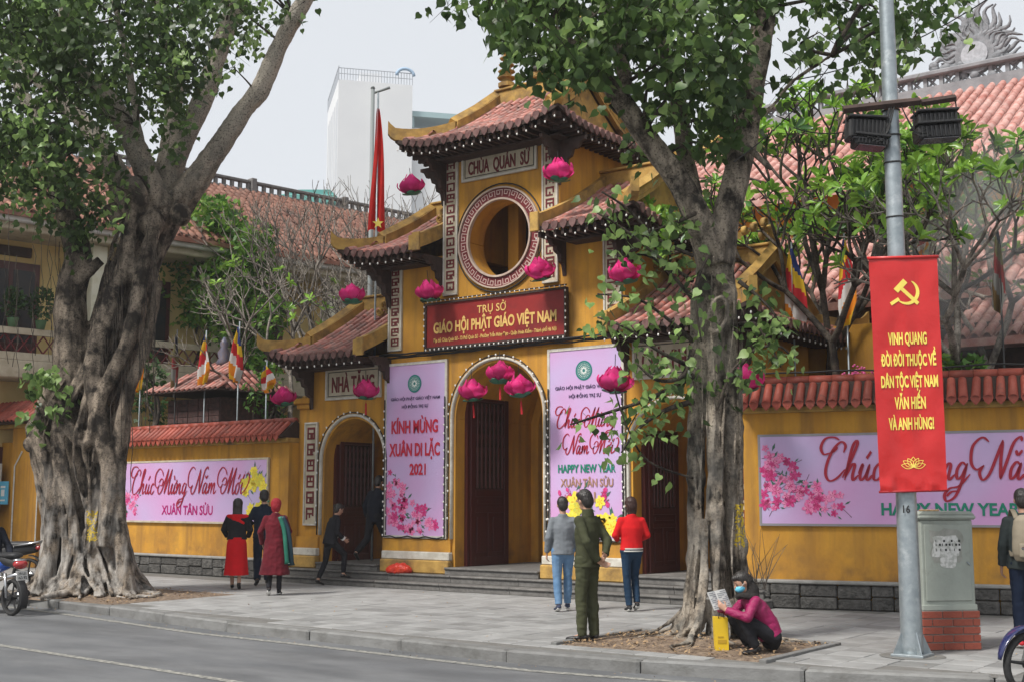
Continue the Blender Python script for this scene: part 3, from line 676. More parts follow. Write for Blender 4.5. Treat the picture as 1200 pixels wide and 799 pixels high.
for cx, h, zs in ARCH:     # dark timber frame and transom inside each passage
    m = MB(); m.box(cx - h + .002, cx - h + .07, 17.86, 17.94, FL, zs + .35); m.build('door_frame', doorwood, gate); m = MB(); m.box(cx + h - .07, cx + h - .002, 17.86, 17.94, FL, zs + .35); m.build('door_frame', doorwood, gate)
    m = MB(); r = h * .82; slices(m, xs_for(cx - h, cx + h, [(cx, r, zs - .1)]), lambda x, cx=cx, r=r, zs=zs, h=h: [((arch_z(x, cx, r, zs - .1) if arch_z(x, cx, r, zs - .1) is not None else FL), zs + sqrt(max(0.0, h * h - (x - cx) ** 2)) + .01)], YB - .25, YB - .02); m.quad((cx - r, YB - .25, FL), (cx - r, YB - .02, FL), (cx - r, YB - .02, zs - .1), (cx - r, YB - .25, zs - .1)); m.build('rear_arch', ochre, gate)
# ---- raised plaques, vertical panels and sign
def panel(x0, x1, z0, z1, y, fr=.035, inner=None):
    m = MB(); m.bbox(x0, x1, y - .03, y - .001, z0, z1, .006); m.build('plaque', cream, gate)
    m = MB()
    for a, b, c, e in ((x0, x1, z0, z0 + fr), (x0, x1, z1 - fr, z1), (x0, x0 + fr, z0 + fr, z1 - fr), (x1 - fr, x1, z0 + fr, z1 - fr)):
        m.bbox(a, b, y - .055, y - .031, c, e, .005)
    m.build('plaque_frame', whitewash, gate)
def glyphs(x0, x1, z0, z1, y, n, seed, ma=maroon):
    """stacked seal-like block characters"""
    rr = random.Random(seed); h = (z1 - z0) / n; w = x1 - x0
    for k in range(n):
        m = MB(); zb = z0 + k * h + h * .14; zt = z0 + (k + 1) * h - h * .10; H = zt - zb; t = w * .15
        def bar(a, b, c, e): m.box(x0 + a * w, x0 + b * w, y - .042, y - .0312, zb + c * H, zb + e * H)
        bar(0.0, .16, 0, 1); bar(.84, 1, rr.choice((0, .3)), 1); q = rr.randrange(4)
        bar(.16, .84, .82, 1)
        if q != 1: bar(.16, .84, .42, .56)
        if q != 2: bar(.16, .84, 0, .14)
        bar(.42, .56, .14 if q else .56, .42 if q else .82)
        if q == 3: bar(.62, .74, .14, .42)
        m.build('character', ma, gate)
for x0, x1, z0, z1, n, s in ((-16.19, -15.84, 4.42, 6.12, 8, 1), (-11.24, -10.88, 4.42, 6.12, 8, 2), (-18.44, -18.07, 1.08, 3.14, 6, 5), (-8.95, -8.60, 1.08, 3.14, 6, 6)):
    yy = YF if z1 > 3.5 else YF
    panel(x0, x1, z0, z1, yy); glyphs(x0 + .08, x1 - .08, z0 + .07, z1 - .07, yy, n, s)
for x0, x1, s in ((-14.80, -14.45, 3), (-12.51, -12.17, 4)):
    panel(x0, x1, 5.36, 8.02, Yr); glyphs(x0 + .08, x1 - .08, 5.43, 7.95, Yr, 12, s)
def plaque_text(x0, x1, z0, z1, y, s, h, w):
    panel(x0, x1, z0, z1, y, .045)
    m = MB()
    for a, b, c, e in ((x0 + .07, x1 - .07, z0 + .07, z0 + .085), (x0 + .07, x1 - .07, z1 - .085, z1 - .07), (x0 + .07, x0 + .085, z0 + .085, z1 - .085), (x1 - .085, x1 - .07, z0 + .085, z1 - .085)): m.box(a, b, y - .034, y - .0305, c, e)
    m.build('plaque_line', blackish, gate)
    m = MB(); letter(m, s, ((x0 + x1) / 2, y - .032, (z0 + z1) / 2 - .01), h, w, bold=.02, d=.012); m.build('lettering', maroon, gate)
plaque_text(-14.36, -12.62, 7.47, 7.98, Yr, 'CHÙA  QUÁN  SỨ', .24, 1.42)
plaque_text(-17.87, -16.36, 3.56, 4.19, YF, 'NHÀ TĂNG', .30, 1.15)
plaque_text(-10.68, -9.17, 3.56, 4.19, YF, 'CỬA PHẬT', .30, 1.15)
# big sign board
sg = thing('temple_signboard', 'dark red signboard with yellow Vietnamese lettering under the round window', 'signboard', (-13.54, 17.4, 4.38))
m = MB(); m.bbox(-15.12, -11.96, 17.46, 17.53, 4.39, 5.22, .01); m.build('board', redboard, sg)
m = MB()
for a, b, c, e in ((-15.14, -11.94, 4.37, 4.41), (-15.14, -11.94, 5.20, 5.24), (-15.14, -15.11, 4.41, 5.20), (-11.97, -11.94, 4.41, 5.20)): m.box(a, b, 17.43, 17.54, c, e)
m.build('board_frame', darkwood, sg)
m = MB(); letter(m, 'TRỤ SỞ', (-13.57, 17.455, 5.02), .14, .66, bold=.01); m.build('lettering', gold, sg)
m = MB(); letter(m, 'GIÁO HỘI PHẬT GIÁO VIỆT NAM', (-13.54, 17.455, 4.76), .19, 2.8, bold=.035); m.build('lettering', gold, sg)
m = MB(); letter(m, 'Địa chỉ: Chùa Quán Sứ - 73 Phố Quán Sứ - Phường Trần Hưng Đạo - Quận Hoàn Kiếm - Thành phố Hà Nội', (-13.54, 17.455, 4.53), .065, 2.8, bold=.02); m.build('lettering', gold, sg)
b = MB()
for k in range(30): x = -15.1 + 3.12 * k / 29; b.ell((x, 17.42, 4.36), (.016, .016, .022), 6, 4); b.ell((x + .04, 17.42, 5.26), (.016, .016, .022), 6, 4)
for k in range(7): b.ell((-15.15, 17.42, 4.45 + .12 * k), (.016, .016, .022), 6, 4); b.ell((-11.93, 17.42, 4.45 + .12 * k), (.016, .016, .022), 6, 4)
b.build('bulb', bulb_m, sg, True)
m = MB(); m.tube([V((-15.2 + 3.3 * k / 30, 17.42, 5.27 + .02 * noise.noise(V((k, 3, 1))))) for k in range(31)], .012, 5); m.build('bulb_cable', cable_m, sg, True)
# thick cable run across the front at the foot of the tower
m = MB()
for q in range(3): m.tube([V((-16.3 + 5.6 * k / 40, 17.5 - .03 * q, 4.28 + .03 * q + .03 * noise.noise(V((k * .3, q * 7, 1))))) for k in range(41)], .018, 5)
m.tube([(-15.2, 17.5, 4.3), (-15.18, 17.48, 4.9), (-15.22, 17.5, 5.3)], .012, 5)
m.build('power_cable', cable_m, gate, True)

# ---------------------------------------------------------------- tiled roofs
def tile_mesh(nm, r, L, ma, n=6):
    """barrel cover tile lying along +Y (up the slope), opening below"""
    m = MB(); vs = []
    for (y, rr) in ((0, r), (L, r * .84)):
        for k in range(n + 1): a = pi * k / n; vs.append((rr * cos(a), y, rr * sin(a) * 1.0))
    for k in range(n + 1): a = pi * k / n; vs.append((r * .8 * cos(a), .0, r * .8 * sin(a)))
    fs = [(k, k + 1, n + 1 + k + 1, n + 1 + k) for k in range(n)] + [(k + 1, k, 2 * (n + 1) + k, 2 * (n + 1) + k + 1) for k in range(n)]
    m.add(vs, fs); return m.mesh(nm, ma, None, True)
def end_mesh(nm, r, ma):
    """round eaves end with a pendant lip, facing -Y"""
    m = MB(); P = [(r * cos(a), r * sin(a)) for a in [pi * k / 5 for k in range(6)]] + [(-r * .8, -r * .7), (0, -r * 1.5), (r * .8, -r * .7)]
    m.prism(P, (0, -.012, 0), (1, 0, 0), (0, 0, 1), (0, .02, 0)); return m.mesh(nm, ma)
TILE = tile_mesh('roof_tile', .062, .34, tile_m); ENDT = end_mesh('eaves_tile', .072, mat('sooty_eaves_tile', (.10, .040, .038), (.19, .11, .10), .6, 9, .3, 40, rnd=.3))
def curve(t): return .72 * t + .28 * t * t
def make_roof(x0, x1, yf, yr, ze, zr, hipL, hipR, g=.78, pitch=.185, limit=300, root=gate):
    """hip-and-gable roof: front slope yf..yr, mirrored back; hipL/hipR: hipped (outer) ends, else a plain verge"""
    D = yr - yf; H = zr - ze; yb = 2 * yr - yf
    def lift(x, t):
        l = 0
        if hipL: l = max(l, max(0, 1 - (x - x0) / 1.1))
        if hipR: l = max(l, max(0, 1 - (x1 - x) / 1.1))
        return .22 * l * l * (1 - t) ** 2
    def Zf(x, t): return ze + H * curve(t) + lift(x, t)
    def Zs(d, dy):     # side skirt: d from eave inwards, dy distance from nearer corner
        t = d / D; l = max(0, 1 - dy / 1.1); return ze + H * curve(t) + .22 * l * l * (1 - t) ** 2
    tg = g / D
    def trange(x):
        if hipL and x < x0 + g: return 0, (x - x0) / D
        if hipR and x > x1 - g: return 0, (x1 - x) / D
        return 0, 1
    # deck
    m = MB(); n = 8
    xs = sorted({x0, x1, *[x0 + (x1 - x0) * k / 24 for k in range(25)], *([x0 + g] if hipL else []), *([x1 - g] if hipR else [])})
    for sgn in (1, -1):
        Y = (lambda t: yf + D * t) if sgn == 1 else (lambda t: yb - D * t)
        for a, b in zip(xs, xs[1:]):
            e = 1e-6; ta = trange(a + e)[1]; tb = trange(b - e)[1]
            for k in range(n):
                q = [(a, ta * k / n), (b, tb * k / n), (b, tb * (k + 1) / n), (a, ta * (k + 1) / n)]
                m.add([(x, Y(t), Zf(x, t)) for x, t in q] + [(x, Y(t), Zf(x, t) - .07) for x, t in q], [(0, 1, 2, 3), (7, 6, 5, 4)] + ([(0, 4, 5, 1)] if k == 0 else []))
    for hp, xe, s in ((hipL, x0, 1), (hipR, x1, -1)):
        if not hp: continue
        N = 20
        for i in range(N):
            ya, yc = yf + (yb - yf) * i / N, yf + (yb - yf) * (i + 1) / N
            da, dc = min(g, ya - yf, yb - ya), min(g, yc - yf, yb - yc)
            for k in range(4):
                q = [(ya, da * k / 4), (yc, dc * k / 4), (yc, dc * (k + 1) / 4), (ya, da * (k + 1) / 4)]
                m.add([(xe + s * d, y, Zs(d, min(y - yf, yb - y))) for y, d in q] + [(xe + s * d, y, Zs(d, min(y - yf, yb - y)) - .07) for y, d in q], [(0, 1, 2, 3), (7, 6, 5, 4)] + ([(0, 4, 5, 1)] if k == 0 else []))
    rf = m.build('roof', tile_old if False else darkwood, root)
    # tiles
    Ms = []; Es = []; rows = int(D / .30) + 1
    def place(fp, tmax, sidex, step):
        """fp(t) -> point; t in 0..tmax"""
        k = 0; t = 0.0; dt = .30 / D
        while t < tmax - dt * .45:
            p = fp(t); p2 = fp(min(t + dt, 1)); Yv = (p2 - p).normalized(); X = sidex; Z = X.cross(Yv).normalized()
            if Z.z < 0: X = -X; Z = -Z
            j = random.gauss(0, .006)
            M = basis(X, Yv, Z, p + Z * (.006 + .012) + X * j)
            Ms.append(M)
            if k == 0: Es.append(basis(X, V((Yv.x, Yv.y, 0)).normalized(), V((0, 0, 1)), p + V((0, 0, .012)) - Yv * .01))
            k += 1; t += dt
    nx = int((x1 - x0 - .1) / pitch)
    for i in range(nx + 1):
        x = x0 + .08 + (x1 - x0 - .16) * i / nx; tm = trange(x)[1]
        place(lambda t, x=x: V((x, yf + D * t, Zf(x, t))), tm, V((1, 0, 0)), 0)
    for hp, xe, s in ((hipL, x0, 1), (hipR, x1, -1)):
        if not hp: continue
        ny = int((yb - yf - .1) / pitch)
        for i in range(ny + 1):
            y = yf + .08 + (yb - yf - .16) * i / ny; dm = min(g, y - yf, yb - y)
            if s == 1 and not in_view((xe, y, ze), 0): continue
            place(lambda t, y=y: V((xe + s * D * t, y, Zs(D * t, min(y - yf, yb - y)))), dm / D, V((0, 1, 0)), 0)
    camp = V((0, 0, EYE))
    pieces('roof_tile', TILE, Ms, rf, limit); pieces('eaves_tile', ENDT, Es, rf, 120)
    # rafters, soffit boards and bulbs under the eaves
    m = MB(); b = MB(); i = 0; x = x0 + .1
    while x < x1 - .05:
        z = Zf(x, 0); m.box(x - .03, x + .03, yf + .04, yf + .8, z - .17, z - .072); x += .16
    y = yf + .15
    while y < yb - .1:
        if hipR: z = Zs(0, min(y - yf, yb - y)); m.box(x1 - .5, x1 - .05, y - .03, y + .03, z - .17, z - .072)
        if hipL: z = Zs(0, min(y - yf, yb - y)); m.box(x0 + .05, x0 + .7, y - .03, y + .03, z - .17, z - .072)
        y += .16
    m.build('rafter', darkwood, root)
    m = MB(); m.box(x0 + .35, x1 - .3, yf + .45, yf + .79, ze - .21, ze - .171); m.build('eaves_beam', darkwood, root)
    x = x0 + .05
    while x < x1: z = Zf(x, 0); b.ell((x, yf + .02, z - .20), (.017, .017, .024), 6, 4); x += .2
    if hipR:
        y = yf + .2
        while y < yb: b.ell((x1 - .02, y, Zs(0, min(y - yf, yb - y)) - .20), (.017, .017, .024), 6, 4); y += .22
    b.build('bulb', bulb_m, root, True)
    # plaster bands: hips with upturned tips, verges, ridge
    w = .13
    def verge(xv, t0, tip):
        P = [V((xv, yf + D * t, Zf(xv, t) - .03)) for t in [t0 + (1 - t0) * k / 8 for k in range(9)]]
        return P
    for hp, xe, s in ((hipL, x0, 1), (hipR, x1, -1)):
        if hp:
            for back in (0, 1):
                P = []; hs = []
                for k in range(9):
                    d = g * k / 8; t = d / D; x = xe + s * d; y = (yf + d) if not back else (yb - d)
                    P.append(V((x, y, Zf(x, t) - .03))); hs.append(.23)
                o1 = P[0] + V((-s * .06, -.06 if not back else .06, .05)); P.insert(0, o1); hs.insert(0, .25); 
                o2 = P[0] + V((-s * .035, -.035 if not back else .035, .07)); P.insert(0, o2); hs.insert(0, .24)
                hb = MB(); hb.band(P, hs, w); hb.build('hip_band', ochre_trim, root)
            for back in (0, 1):
                P = [V((xe + s * g, (yf + D * t) if not back else (yb - D * t), Zf(xe + s * g, t) - .03)) for t in [tg + (1 - tg) * k / 8 for k in range(9)]]
                hb = MB(); hb.band(P, .25, w + .02); hb.build('verge_band', ochre_trim, root)
        else:
            P = [V((xe + s * .06, yf - .04 + (D + .04) * k / 10, Zf(xe, k / 10) - .05)) for k in range(11)]
            hb = MB(); hb.band(P, .27, .14); hb.build('verge_band', ochre_trim, root); hb = MB(); hb.bbox(xe - .03, xe + .15, yf - .075, yf - .02, ze - .08, ze + .26, .01); hb.build('verge_end', ochre_trim, root)
    m = MB(); xa = x0 + (g if hipL else 0); xb = x1 - (g if hipR else 0)
    m.bbox(xa - .02, xb + .02, yr - .09, yr + .09, zr - .1, zr + .22, .015); m.build('ridge_band', ochre_trim, root)
    m = MB(); m.bbox(xa - .06, xb + .06, yr - .13, yr + .13, zr + .222, zr + .27, .012); m.build('ridge_coping', ochre_trim, root)
    # gable walls on hipped ends
    for hp, xe, s in ((hipL, x0, 1), (hipR, x1, -1)):
        if not hp: continue
        xg = xe + s * (g + .05); zb = ze + H * curve(tg); P = []
        for k in range(9): t = tg + (1 - tg) * k / 8; P.append((yf + D * t, ze + H * curve(t) + .02))
        P += [(2 * yr - p[0], p[1]) for p in P[:-1]][::-1]
        m = MB(); m.prism([(p[0] - yr, p[1]) for p in P], (xg, yr, 0), (0, 1, 0), (0, 0, 1), (s * .08, 0, 0)); m.build('gable', ochre_trim, root)
        # raised frame of the gable
        m = MB(); xo = xg - s * .002
        for sg in (1, -1):
            a = V((xo - s * .10, yr - sg * D * (1 - tg) * 1.02, zb + .20)); c = V((xo - s * .10, yr, zr + .22))
            m.tube([a, (a + c) / 2 + V((0, 0, -.03)), c], [(.10, .09)] * 3, 4, side=(1, 0, 0)); a2 = a.lerp(c, .12) + V((0, 0, -.16)); c2 = c + V((0, 0, -.26))
            m.tube([a2, c2], [(.035, .025)] * 2, 4, side=(1, 0, 0))
        m.box(min(xo, xo - s * .06), max(xo, xo - s * .06), yr - D * (1 - tg) + .02, yr + D * (1 - tg) - .02, zb - .02, zb + .07)
        m.build('gable_frame', ochre_trim, root)
    return Zf
make_roof(-15.37, -11.63, 16.8, 19.0, 8.10, 9.42, True, True, .80)
make_roof(-16.84, -14.84, 16.8, 19.0, 6.19, 7.36, True, False, .62)
make_roof(-12.16, -10.16, 16.8, 19.0, 6.19, 7.36, False, True, .62)
make_roof(-18.88, -16.22, 16.8, 19.0, 4.36, 5.60, True, False, .66)
make_roof(-10.80, -8.14, 16.8, 19.0, 4.36, 5.60, False, True, .66)
# carved dark brackets beneath the corners
def scroll_poly(s=1.0):
    return [(0, 0), (.55, 0), (.55, -.06), (.46, -.1), (.40, -.2), (.30, -.2), (.26, -.32), (.17, -.36), (.15, -.5), (.05, -.56), (.0, -.8)]
for (x, y, z, sx) in ((-18.3, 17.55, 4.2, -1), (-16.22, 17.55, 6.05, -1), (-14.84, 17.55, 7.9, -1), (-12.14, 17.55, 7.9, 1), (-10.82, 17.55, 6.05, 1), (-8.7, 17.55, 4.2, 1)):
    m = MB(); m.prism([(p[0] * sx, p[1]) for p in scroll_poly()], (x, y, z), (1, 0, 0), (0, 0, 1), (0, .07, 0))
    m.prism([(p[0], p[1]) for p in scroll_poly()], (x - sx * .04, y - .0, z), (0, -1, 0), (0, 0, 1), (.07, 0, 0)); m.build('bracket', darkwood, gate)
for (x, z) in ((-16.2, 4.3), (-14.9, 6.1), (-12.1, 6.1), (-10.84, 4.3)):
    m = MB(); m.prism([(p[0], p[1] * .8) for p in scroll_poly()], (x, 17.59, z), (0, -1, 0), (0, 0, 1), (.08, 0, 0)); m.build('bracket', darkwood, gate)
# carved cloud scrolls standing on ridges and roof shoulders
def cloud(c, u, h, L, flip=1):
    m = MB(); c = V(c); u = V(u)
    for k, (dx, dz, r) in enumerate(((0, .3, .26), (.22, .18, .2), (.42, .3, .15), (.62, .12, .13), (.15, .55, .17), (-.12, .1, .16))):
        P = []
        for i in range(16): a = i * .55 + k; q = r * h * (1 - i / 19); P.append(c + u * ((dx * L * flip) + q * cos(a) * flip) + V((0, 0, dz * h + q * sin(a))))
        m.tube(P, [(.05, .028 * h * 1.4)] * 16, 5, side=u.cross(V((0, 0, 1))))
    m.build('roof_scroll', ochre_trim, gate, True)['kind'] = 'stuff'
cloud((-14.95, 18.0, 6.9), (1, 0, 0), .75, .5, -1); cloud((-16.35, 17.9, 5.2), (1, 0, 0), .7, .6, -1)
cloud((-8.8, 19.0, 5.85), (0, 1, 0), .6, 1.6, -1); cloud((-10.7, 18.6, 5.6), (1, 0, 0), .8, .8, 1)
cloud((-18.5, 17.9, 3.6), (1, 0, 0), .55, .5, -1)
# little pagoda finials at the ends of the top ridge and a ribbed jar in the middle
for x in (-14.40, -12.60):
    prof = [(.17, 0), (.17, .08)]; z = .08
    for k in range(7): r = .15 - .013 * k; prof += [(r * .72, z + .01), (r * .70, z + .085), (r * 1.25, z + .095), (r * 1.3, z + .115), (r * .8, z + .135)]; z += .135
    prof += [(.03, z + .02), (.045, z + .06), (.012, z + .2)]
    m = MB(); m.lathe((x, 19.0, 9.73), prof, 8); m.build('finial', ochre_trim, gate)
m = MB(); m.bbox(-13.72, -13.28, 18.85, 19.15, 9.73, 9.86, .02); m.build('jar_base', ochre_trim, gate)
m = MB(); m.lathe((-13.5, 19, 9.861), [(.20, 0), (.24, .05), (.19, .08), (.24, .12), (.19, .16), (.22, .20), (.14, .26), (.10, .30), (.15, .36), (.05, .42), (.03, .55)], 16); m.build('roof_jar', stone_dk, gate, True)
m = MB(); m.lathe((-13.5, 19, 10.28), [(.045, 0), (.10, .05), (.09, .14), (.04, .22), (.012, .4)], 12); m.build('jar_tip', galv, gate, True)
# ================================================================= boundary walls with tiled copings
WT_END = end_mesh('coping_tile_end', .07, tile_red)
def coping_tile(nm, r, L, ma):
    return tile_mesh(nm, r, L, ma, 6)
CT = coping_tile('coping_tile', .068, .44, tile_red)
ROLL = None
def boundary_wall(root, A, B, zc, zt, zbase, thick=.36, basez=.36, post=True):
    """A,B ground points of the street face, facing the street; zc cap underside, zt ridge top"""
    A = V((*A, 0)); B = V((*B, 0)); U = (B - A).normalized(); Nn = V((U.y, -U.x, 0)); L = (B - A).length
    M = basis(U, -Nn, V((0, 0, 1)), A)      # local x along wall, y into the wall, z up
    m = MB(M); m.box(0, L, 0, thick, .0, zc - .10); m.build('wall', ochre, root)
    m = MB(M); m.bbox(-.02, L + .02, -.09, thick + .09, zc - .098, zc, .02); m.build('cornice', ochre_trim, root)
    # stone base of separate blocks and its coping
    rr = random.Random(int(L * 100)); x = 0
    while x < L - .05:
        w = min(rr.uniform(.30, .55), L - x); h1 = basez * rr.uniform(.42, .58)
        for z0, z1 in ((.0, h1 - .008), (h1, basez - .008)):
            m = MB(M); m.bbox(x + .006, x + w - .006, -.10 - rr.uniform(0, .035), -.002, z0, z1, .018); m.build('base_stone', stone_dk, root)
        x += w
    m = MB(M); m.bbox(0, L, -.14, -.002, basez, basez + .055, .015); m.build('base_coping', mat('grey_coping', (.30, .295, .28), (.22, .215, .2), .85, 6, .3, 30), root)
    # coping: pitched deck, cover tiles, ridge roll
    hz = zt - zc - .06; yc = thick / 2; ov = .26
    m = MB(M); m.prism([(-ov, .01), (yc, hz), (thick + ov, .01), (thick + ov, -.0), (-ov, -.0)], (0, 0, zc + .002), (0, 1, 0), (0, 0, 1), (L, 0, 0)); deck = m.build('coping_deck', darkwood, root)
    n = int(L / .165); Ms = []; Es = []
    a = atan2(hz, yc + ov); 
    for i in range(n):
        x = (i + .5) * L / n + random.gauss(0, .004)
        if not in_view(M @ V((x, 0, zc)), 30): continue
        T = M @ V((x, -ov - .02, zc + .015)); Yv = (M.to_3x3() @ V((0, cos(a), sin(a)))); X = M.to_3x3() @ V((1, 0, 0)); Z = X.cross(Yv)
        Ms.append(basis(X, Yv, Z, T) @ Matrix.Rotation(random.gauss(0, .02), 4, 'Z'))
        Es.append(basis(X, -Nn, V((0, 0, 1)), T + V((0, 0, .01))))
    pieces('coping_tile', CT, Ms, deck); pieces('tile_end', WT_END, Es, deck)
    m = MB(M); n = int(L / .33)
    for i in range(n):
        m = MB(M); x = i * L / n; m.tube([(x + .003, yc, zt - .075), (x + L / n - .003, yc, zt - .075)], [.078, .072], 8)
        if in_view(M @ V((x, 0, zt)), 30): m.build('ridge_tile', tile_red, deck, True)
    return M, L
lw = thing('boundary_wall', 'long ochre boundary wall left of the gate with a red tiled coping', 'wall', (-21, 16.8, 0))
ML, LL = boundary_wall(lw, (-27.2, 17.50), (-18.67, 17.36), 2.84, 3.26, .36)
rw = thing('boundary_wall', 'ochre boundary wall right of the gate with a red tiled coping behind the steel pole', 'wall', (-5, 18.0, 0))
MR, LR = boundary_wall(rw, (-8.59, 17.34), (1.8, 20.02), 3.0, 3.47, .36)
# shoulder piece joining left wall to the gate
# dropping cable on the right coping
m = MB(MR); m.tube([V((.2 + k * .3, -.05 + .03 * sin(k), 3.50 + .03 * noise.noise(V((k * .4, 0, 5))))) for k in range(34)], .014, 5)
solo(m, 'wire', cable_m, 'black cable running along the top of the right wall coping', 'cable', smooth=True)
# side gate at the far left
sg2 = thing('side_gate', 'ochre side gateway with a tiled hood and white outlined pillar at the left edge', 'gateway', (-27.5, 17.1, 0))
def SG(px, py): return on_y(px, py, 17.0)
def on_line(px, py, M):
    d = ray(px, py); n = M.to_3x3() @ V((0, 1, 0)); a = M @ V((0, -.05, 0)); t = (a - V((0, 0, EYE))).dot(n) / d.dot(n); return V((0, 0, EYE)) + d * t
def lx(px, py, M): return (M.inverted() @ on_line(px, py, M)).x
x1 = SG(46, 600).x; x2 = SG(13, 600).x; xw = SG(62, 600).x
m = MB(); m.box(x2, x1, 16.95, 17.5, 0, 3.32); m.build('pillar', ochre, sg2)
m = MB(); m.box(x2 - 4, x2 - .0, 17.2, 17.5, 0, 3.0); m.build('wall', ochre, sg2)
m = MB(); m.box(x1 + .0, x1 + 1.5, 17.35, 17.45, 0, 2.7); m.build('door', doorwood, sg2)
m = MB(); m.tube([(x2 + .16, 16.935, .5), (x2 + .16, 16.935, 2.4), (x2 + .45, 16.935, 2.75)], [(.03, .02)] * 3, 4, side=(1, 0, 0)); m.tube([(x1 - .02, 16.935, .5), (x1 - .02, 16.935, 2.9)], [(.02, .02)] * 2, 4, side=(1, 0, 0)); m.build('white_outline', whitewash, sg2)['kind'] = 'stuff'
m = MB(); m.bbox(x2 - 1.5, x1 + 1.6, 16.85, 17.6, 3.322, 3.42, .02); m.build('cornice', ochre_trim, sg2)
m = MB(); m.prism([(-.3, 0), (.4, .55), (1.1, 0)], (x2 - 1.5, 16.85, 3.422), (0, 1, 0), (0, 0, 1), (3.2 + x1 - x2, 0, 0)); dk = m.build('hood', darkwood, sg2)
Ms = []; n = int((3.2 + x1 - x2) / .17)
for i in range(n):
    for k in range(2):
        a = atan2(.55, .7); Yv = V((0, cos(a), sin(a))); Ms.append(basis((1, 0, 0), Yv, V((1, 0, 0)).cross(Yv), V((x2 - 1.42 + i * .17, 16.53, 3.45)) + Yv * (.42 * k)))
pieces('roof_tile', CT, Ms, dk)
# notice and blue sign on the far left wall
m = MB(); c = on_y(5, 577, 16.9); m.bbox(c.x - .22, c.x + .16, 16.88, 16.92, c.z - .28, c.z + .28, .005)
blue = thing('wall_sign', 'small light blue information sign on the ochre pillar at the left edge', 'sign', (c.x, 16.9, c.z))
m.build('panel', mat('sky_blue_sign', (.10, .42, .66), (.14, .5, .72), .4, 3), blue)
m = MB(); 
for (a, b, e, f) in ((-.13, .07, .12, .17), (-.13, .07, -.2, -.16), (-.1, .04, -.08, .08)): m.box(c.x + a, c.x + b, 16.876, 16.8795, c.z + e, c.z + f)
m.build('print', mat('white_print', (.8, .8, .8), rough=.5), blue)['kind'] = 'stuff'
m = MB(); m.bbox(c.x - 1.4, c.x - .16 - .1, 16.93, 16.97, c.z - .5, c.z + .72, .01); m.bbox(c.x - 1.3, c.x - .34, 16.915, 16.928, c.z - .4, c.z + .62, .003)
solo(m, 'notice_board', whitewash, 'white framed notice board cut by the left edge of the photo', 'notice board')
# blue house number style marks left out; ---------------- BANNERS
def frame(mb, c, w, h, U, W, t, d0, d1):
    U = V(U); W = V(W); N_ = U.cross(W); c = V(c)
    for a, b, e, f in ((-w / 2 - t, w / 2 + t, h / 2, h / 2 + t), (-w / 2 - t, w / 2 + t, -h / 2 - t, -h / 2), (-w / 2 - t, -w / 2, -h / 2, h / 2), (w / 2, w / 2 + t, -h / 2, h / 2)):
        vs = [c + U * x + W * z + N_ * y for y in (d0, d1) for x, z in ((a, e), (b, e), (b, f), (a, f))]
        mb.add(vs, [(0, 1, 2, 3), (7, 6, 5, 4), (0, 4, 5, 1), (1, 5, 6, 2), (2, 6, 7, 3), (3, 7, 4, 0)])
def sheet(c, w, h, U, W, sag=.030, nx=24, ny=12, seed=0):
    m = MB(); U = V(U); W = V(W); N_ = U.cross(W); c = V(c); vs = []
    for lay in (0, -.015):
        for i in range(nx + 1):
            for j in range(ny + 1):
                x = (i / nx - .5) * w; z = (j / ny - .5) * h
                d = sag * noise.noise(V((x * 1.6, z * .9, seed))) * min(1, 4 * min(i / nx, 1 - i / nx, j / ny, 1 - j / ny)) if lay == 0 else 0
                vs.append(c + U * x + W * z + N_ * (d * .3 + lay))
    k = (nx + 1) * (ny + 1); q = lambda i, j: i * (ny + 1) + j
    fs = [(q(i, j), q(i + 1, j), q(i + 1, j + 1), q(i, j + 1)) for i in range(nx) for j in range(ny)]
    fs += [(k + q(i, j + 1), k + q(i + 1, j + 1), k + q(i + 1, j), k + q(i, j)) for i in (0,) for j in range(0)]
    m.add(vs, fs); return m
def emblem(root, c, r, U, W):
    U = V(U); W = V(W); N_ = U.cross(W); c = V(c)
    def disc(m, r0, r1, l, n=28):
        vs = [c + U * (r0 * cos(2 * pi * k / n)) + W * (r0 * sin(2 * pi * k / n)) + N_ * l for k in range(n)] + [c + U * (r1 * cos(2 * pi * k / n)) + W * (r1 * sin(2 * pi * k / n)) + N_ * l for k in range(n)]
        m.add(vs, [(k, (k + 1) % n, n + (k + 1) % n, n + k) for k in range(n)])
    m = MB(); disc(m, .0, r, .005); m.build('emblem', mat('teal_print', (.015, .17, .16), rough=.5), root)
    m = MB(); disc(m, .78 * r, .80 * r, .007); disc(m, .42 * r, .46 * r, .007)
    for k in range(8):
        a = 2 * pi * k / 8; t = c + U * (.27 * r * cos(a)) + W * (.27 * r * sin(a))
        vs = [t + U * (.12 * r * cos(a + x)) + W * (.12 * r * sin(a + x)) + N_ * .007 for x in [2 * pi * j / 8 for j in range(8)]]; m.add(vs, [tuple(range(8))])
    for k in range(22):
        a = 2 * pi * k / 22; t = c + U * (.62 * r * cos(a)) + W * (.62 * r * sin(a)); vs = [t + U * (x * cos(a) - y * sin(a)) * r + W * (x * sin(a) + y * cos(a)) * r + N_ * .007 for x, y in ((-.08, -.03), (.08, -.03), (.08, .03), (-.08, .03))]; m.add(vs, [(0, 1, 2, 3)])
    m.build('emblem_print', mat('pale_print', (.62, .66, .62), rough=.5), root)['kind'] = 'stuff'
U0 = V((1, 0, 0)); W0 = V((0, 0, 1))
def printset(root, P, P2, C, L, T, pm, pm2, cm):
    for mb, nm, ma in ((T, 'printed_twig', twig_p), (L, 'printed_leaf', leaf_p), (P, 'printed_petal', pm), (P2, 'printed_petal', pm2), (C, 'printed_stamen', cm)):
        if mb.v: mb.build(nm, ma, root, fixn=False)['kind'] = 'stuff'
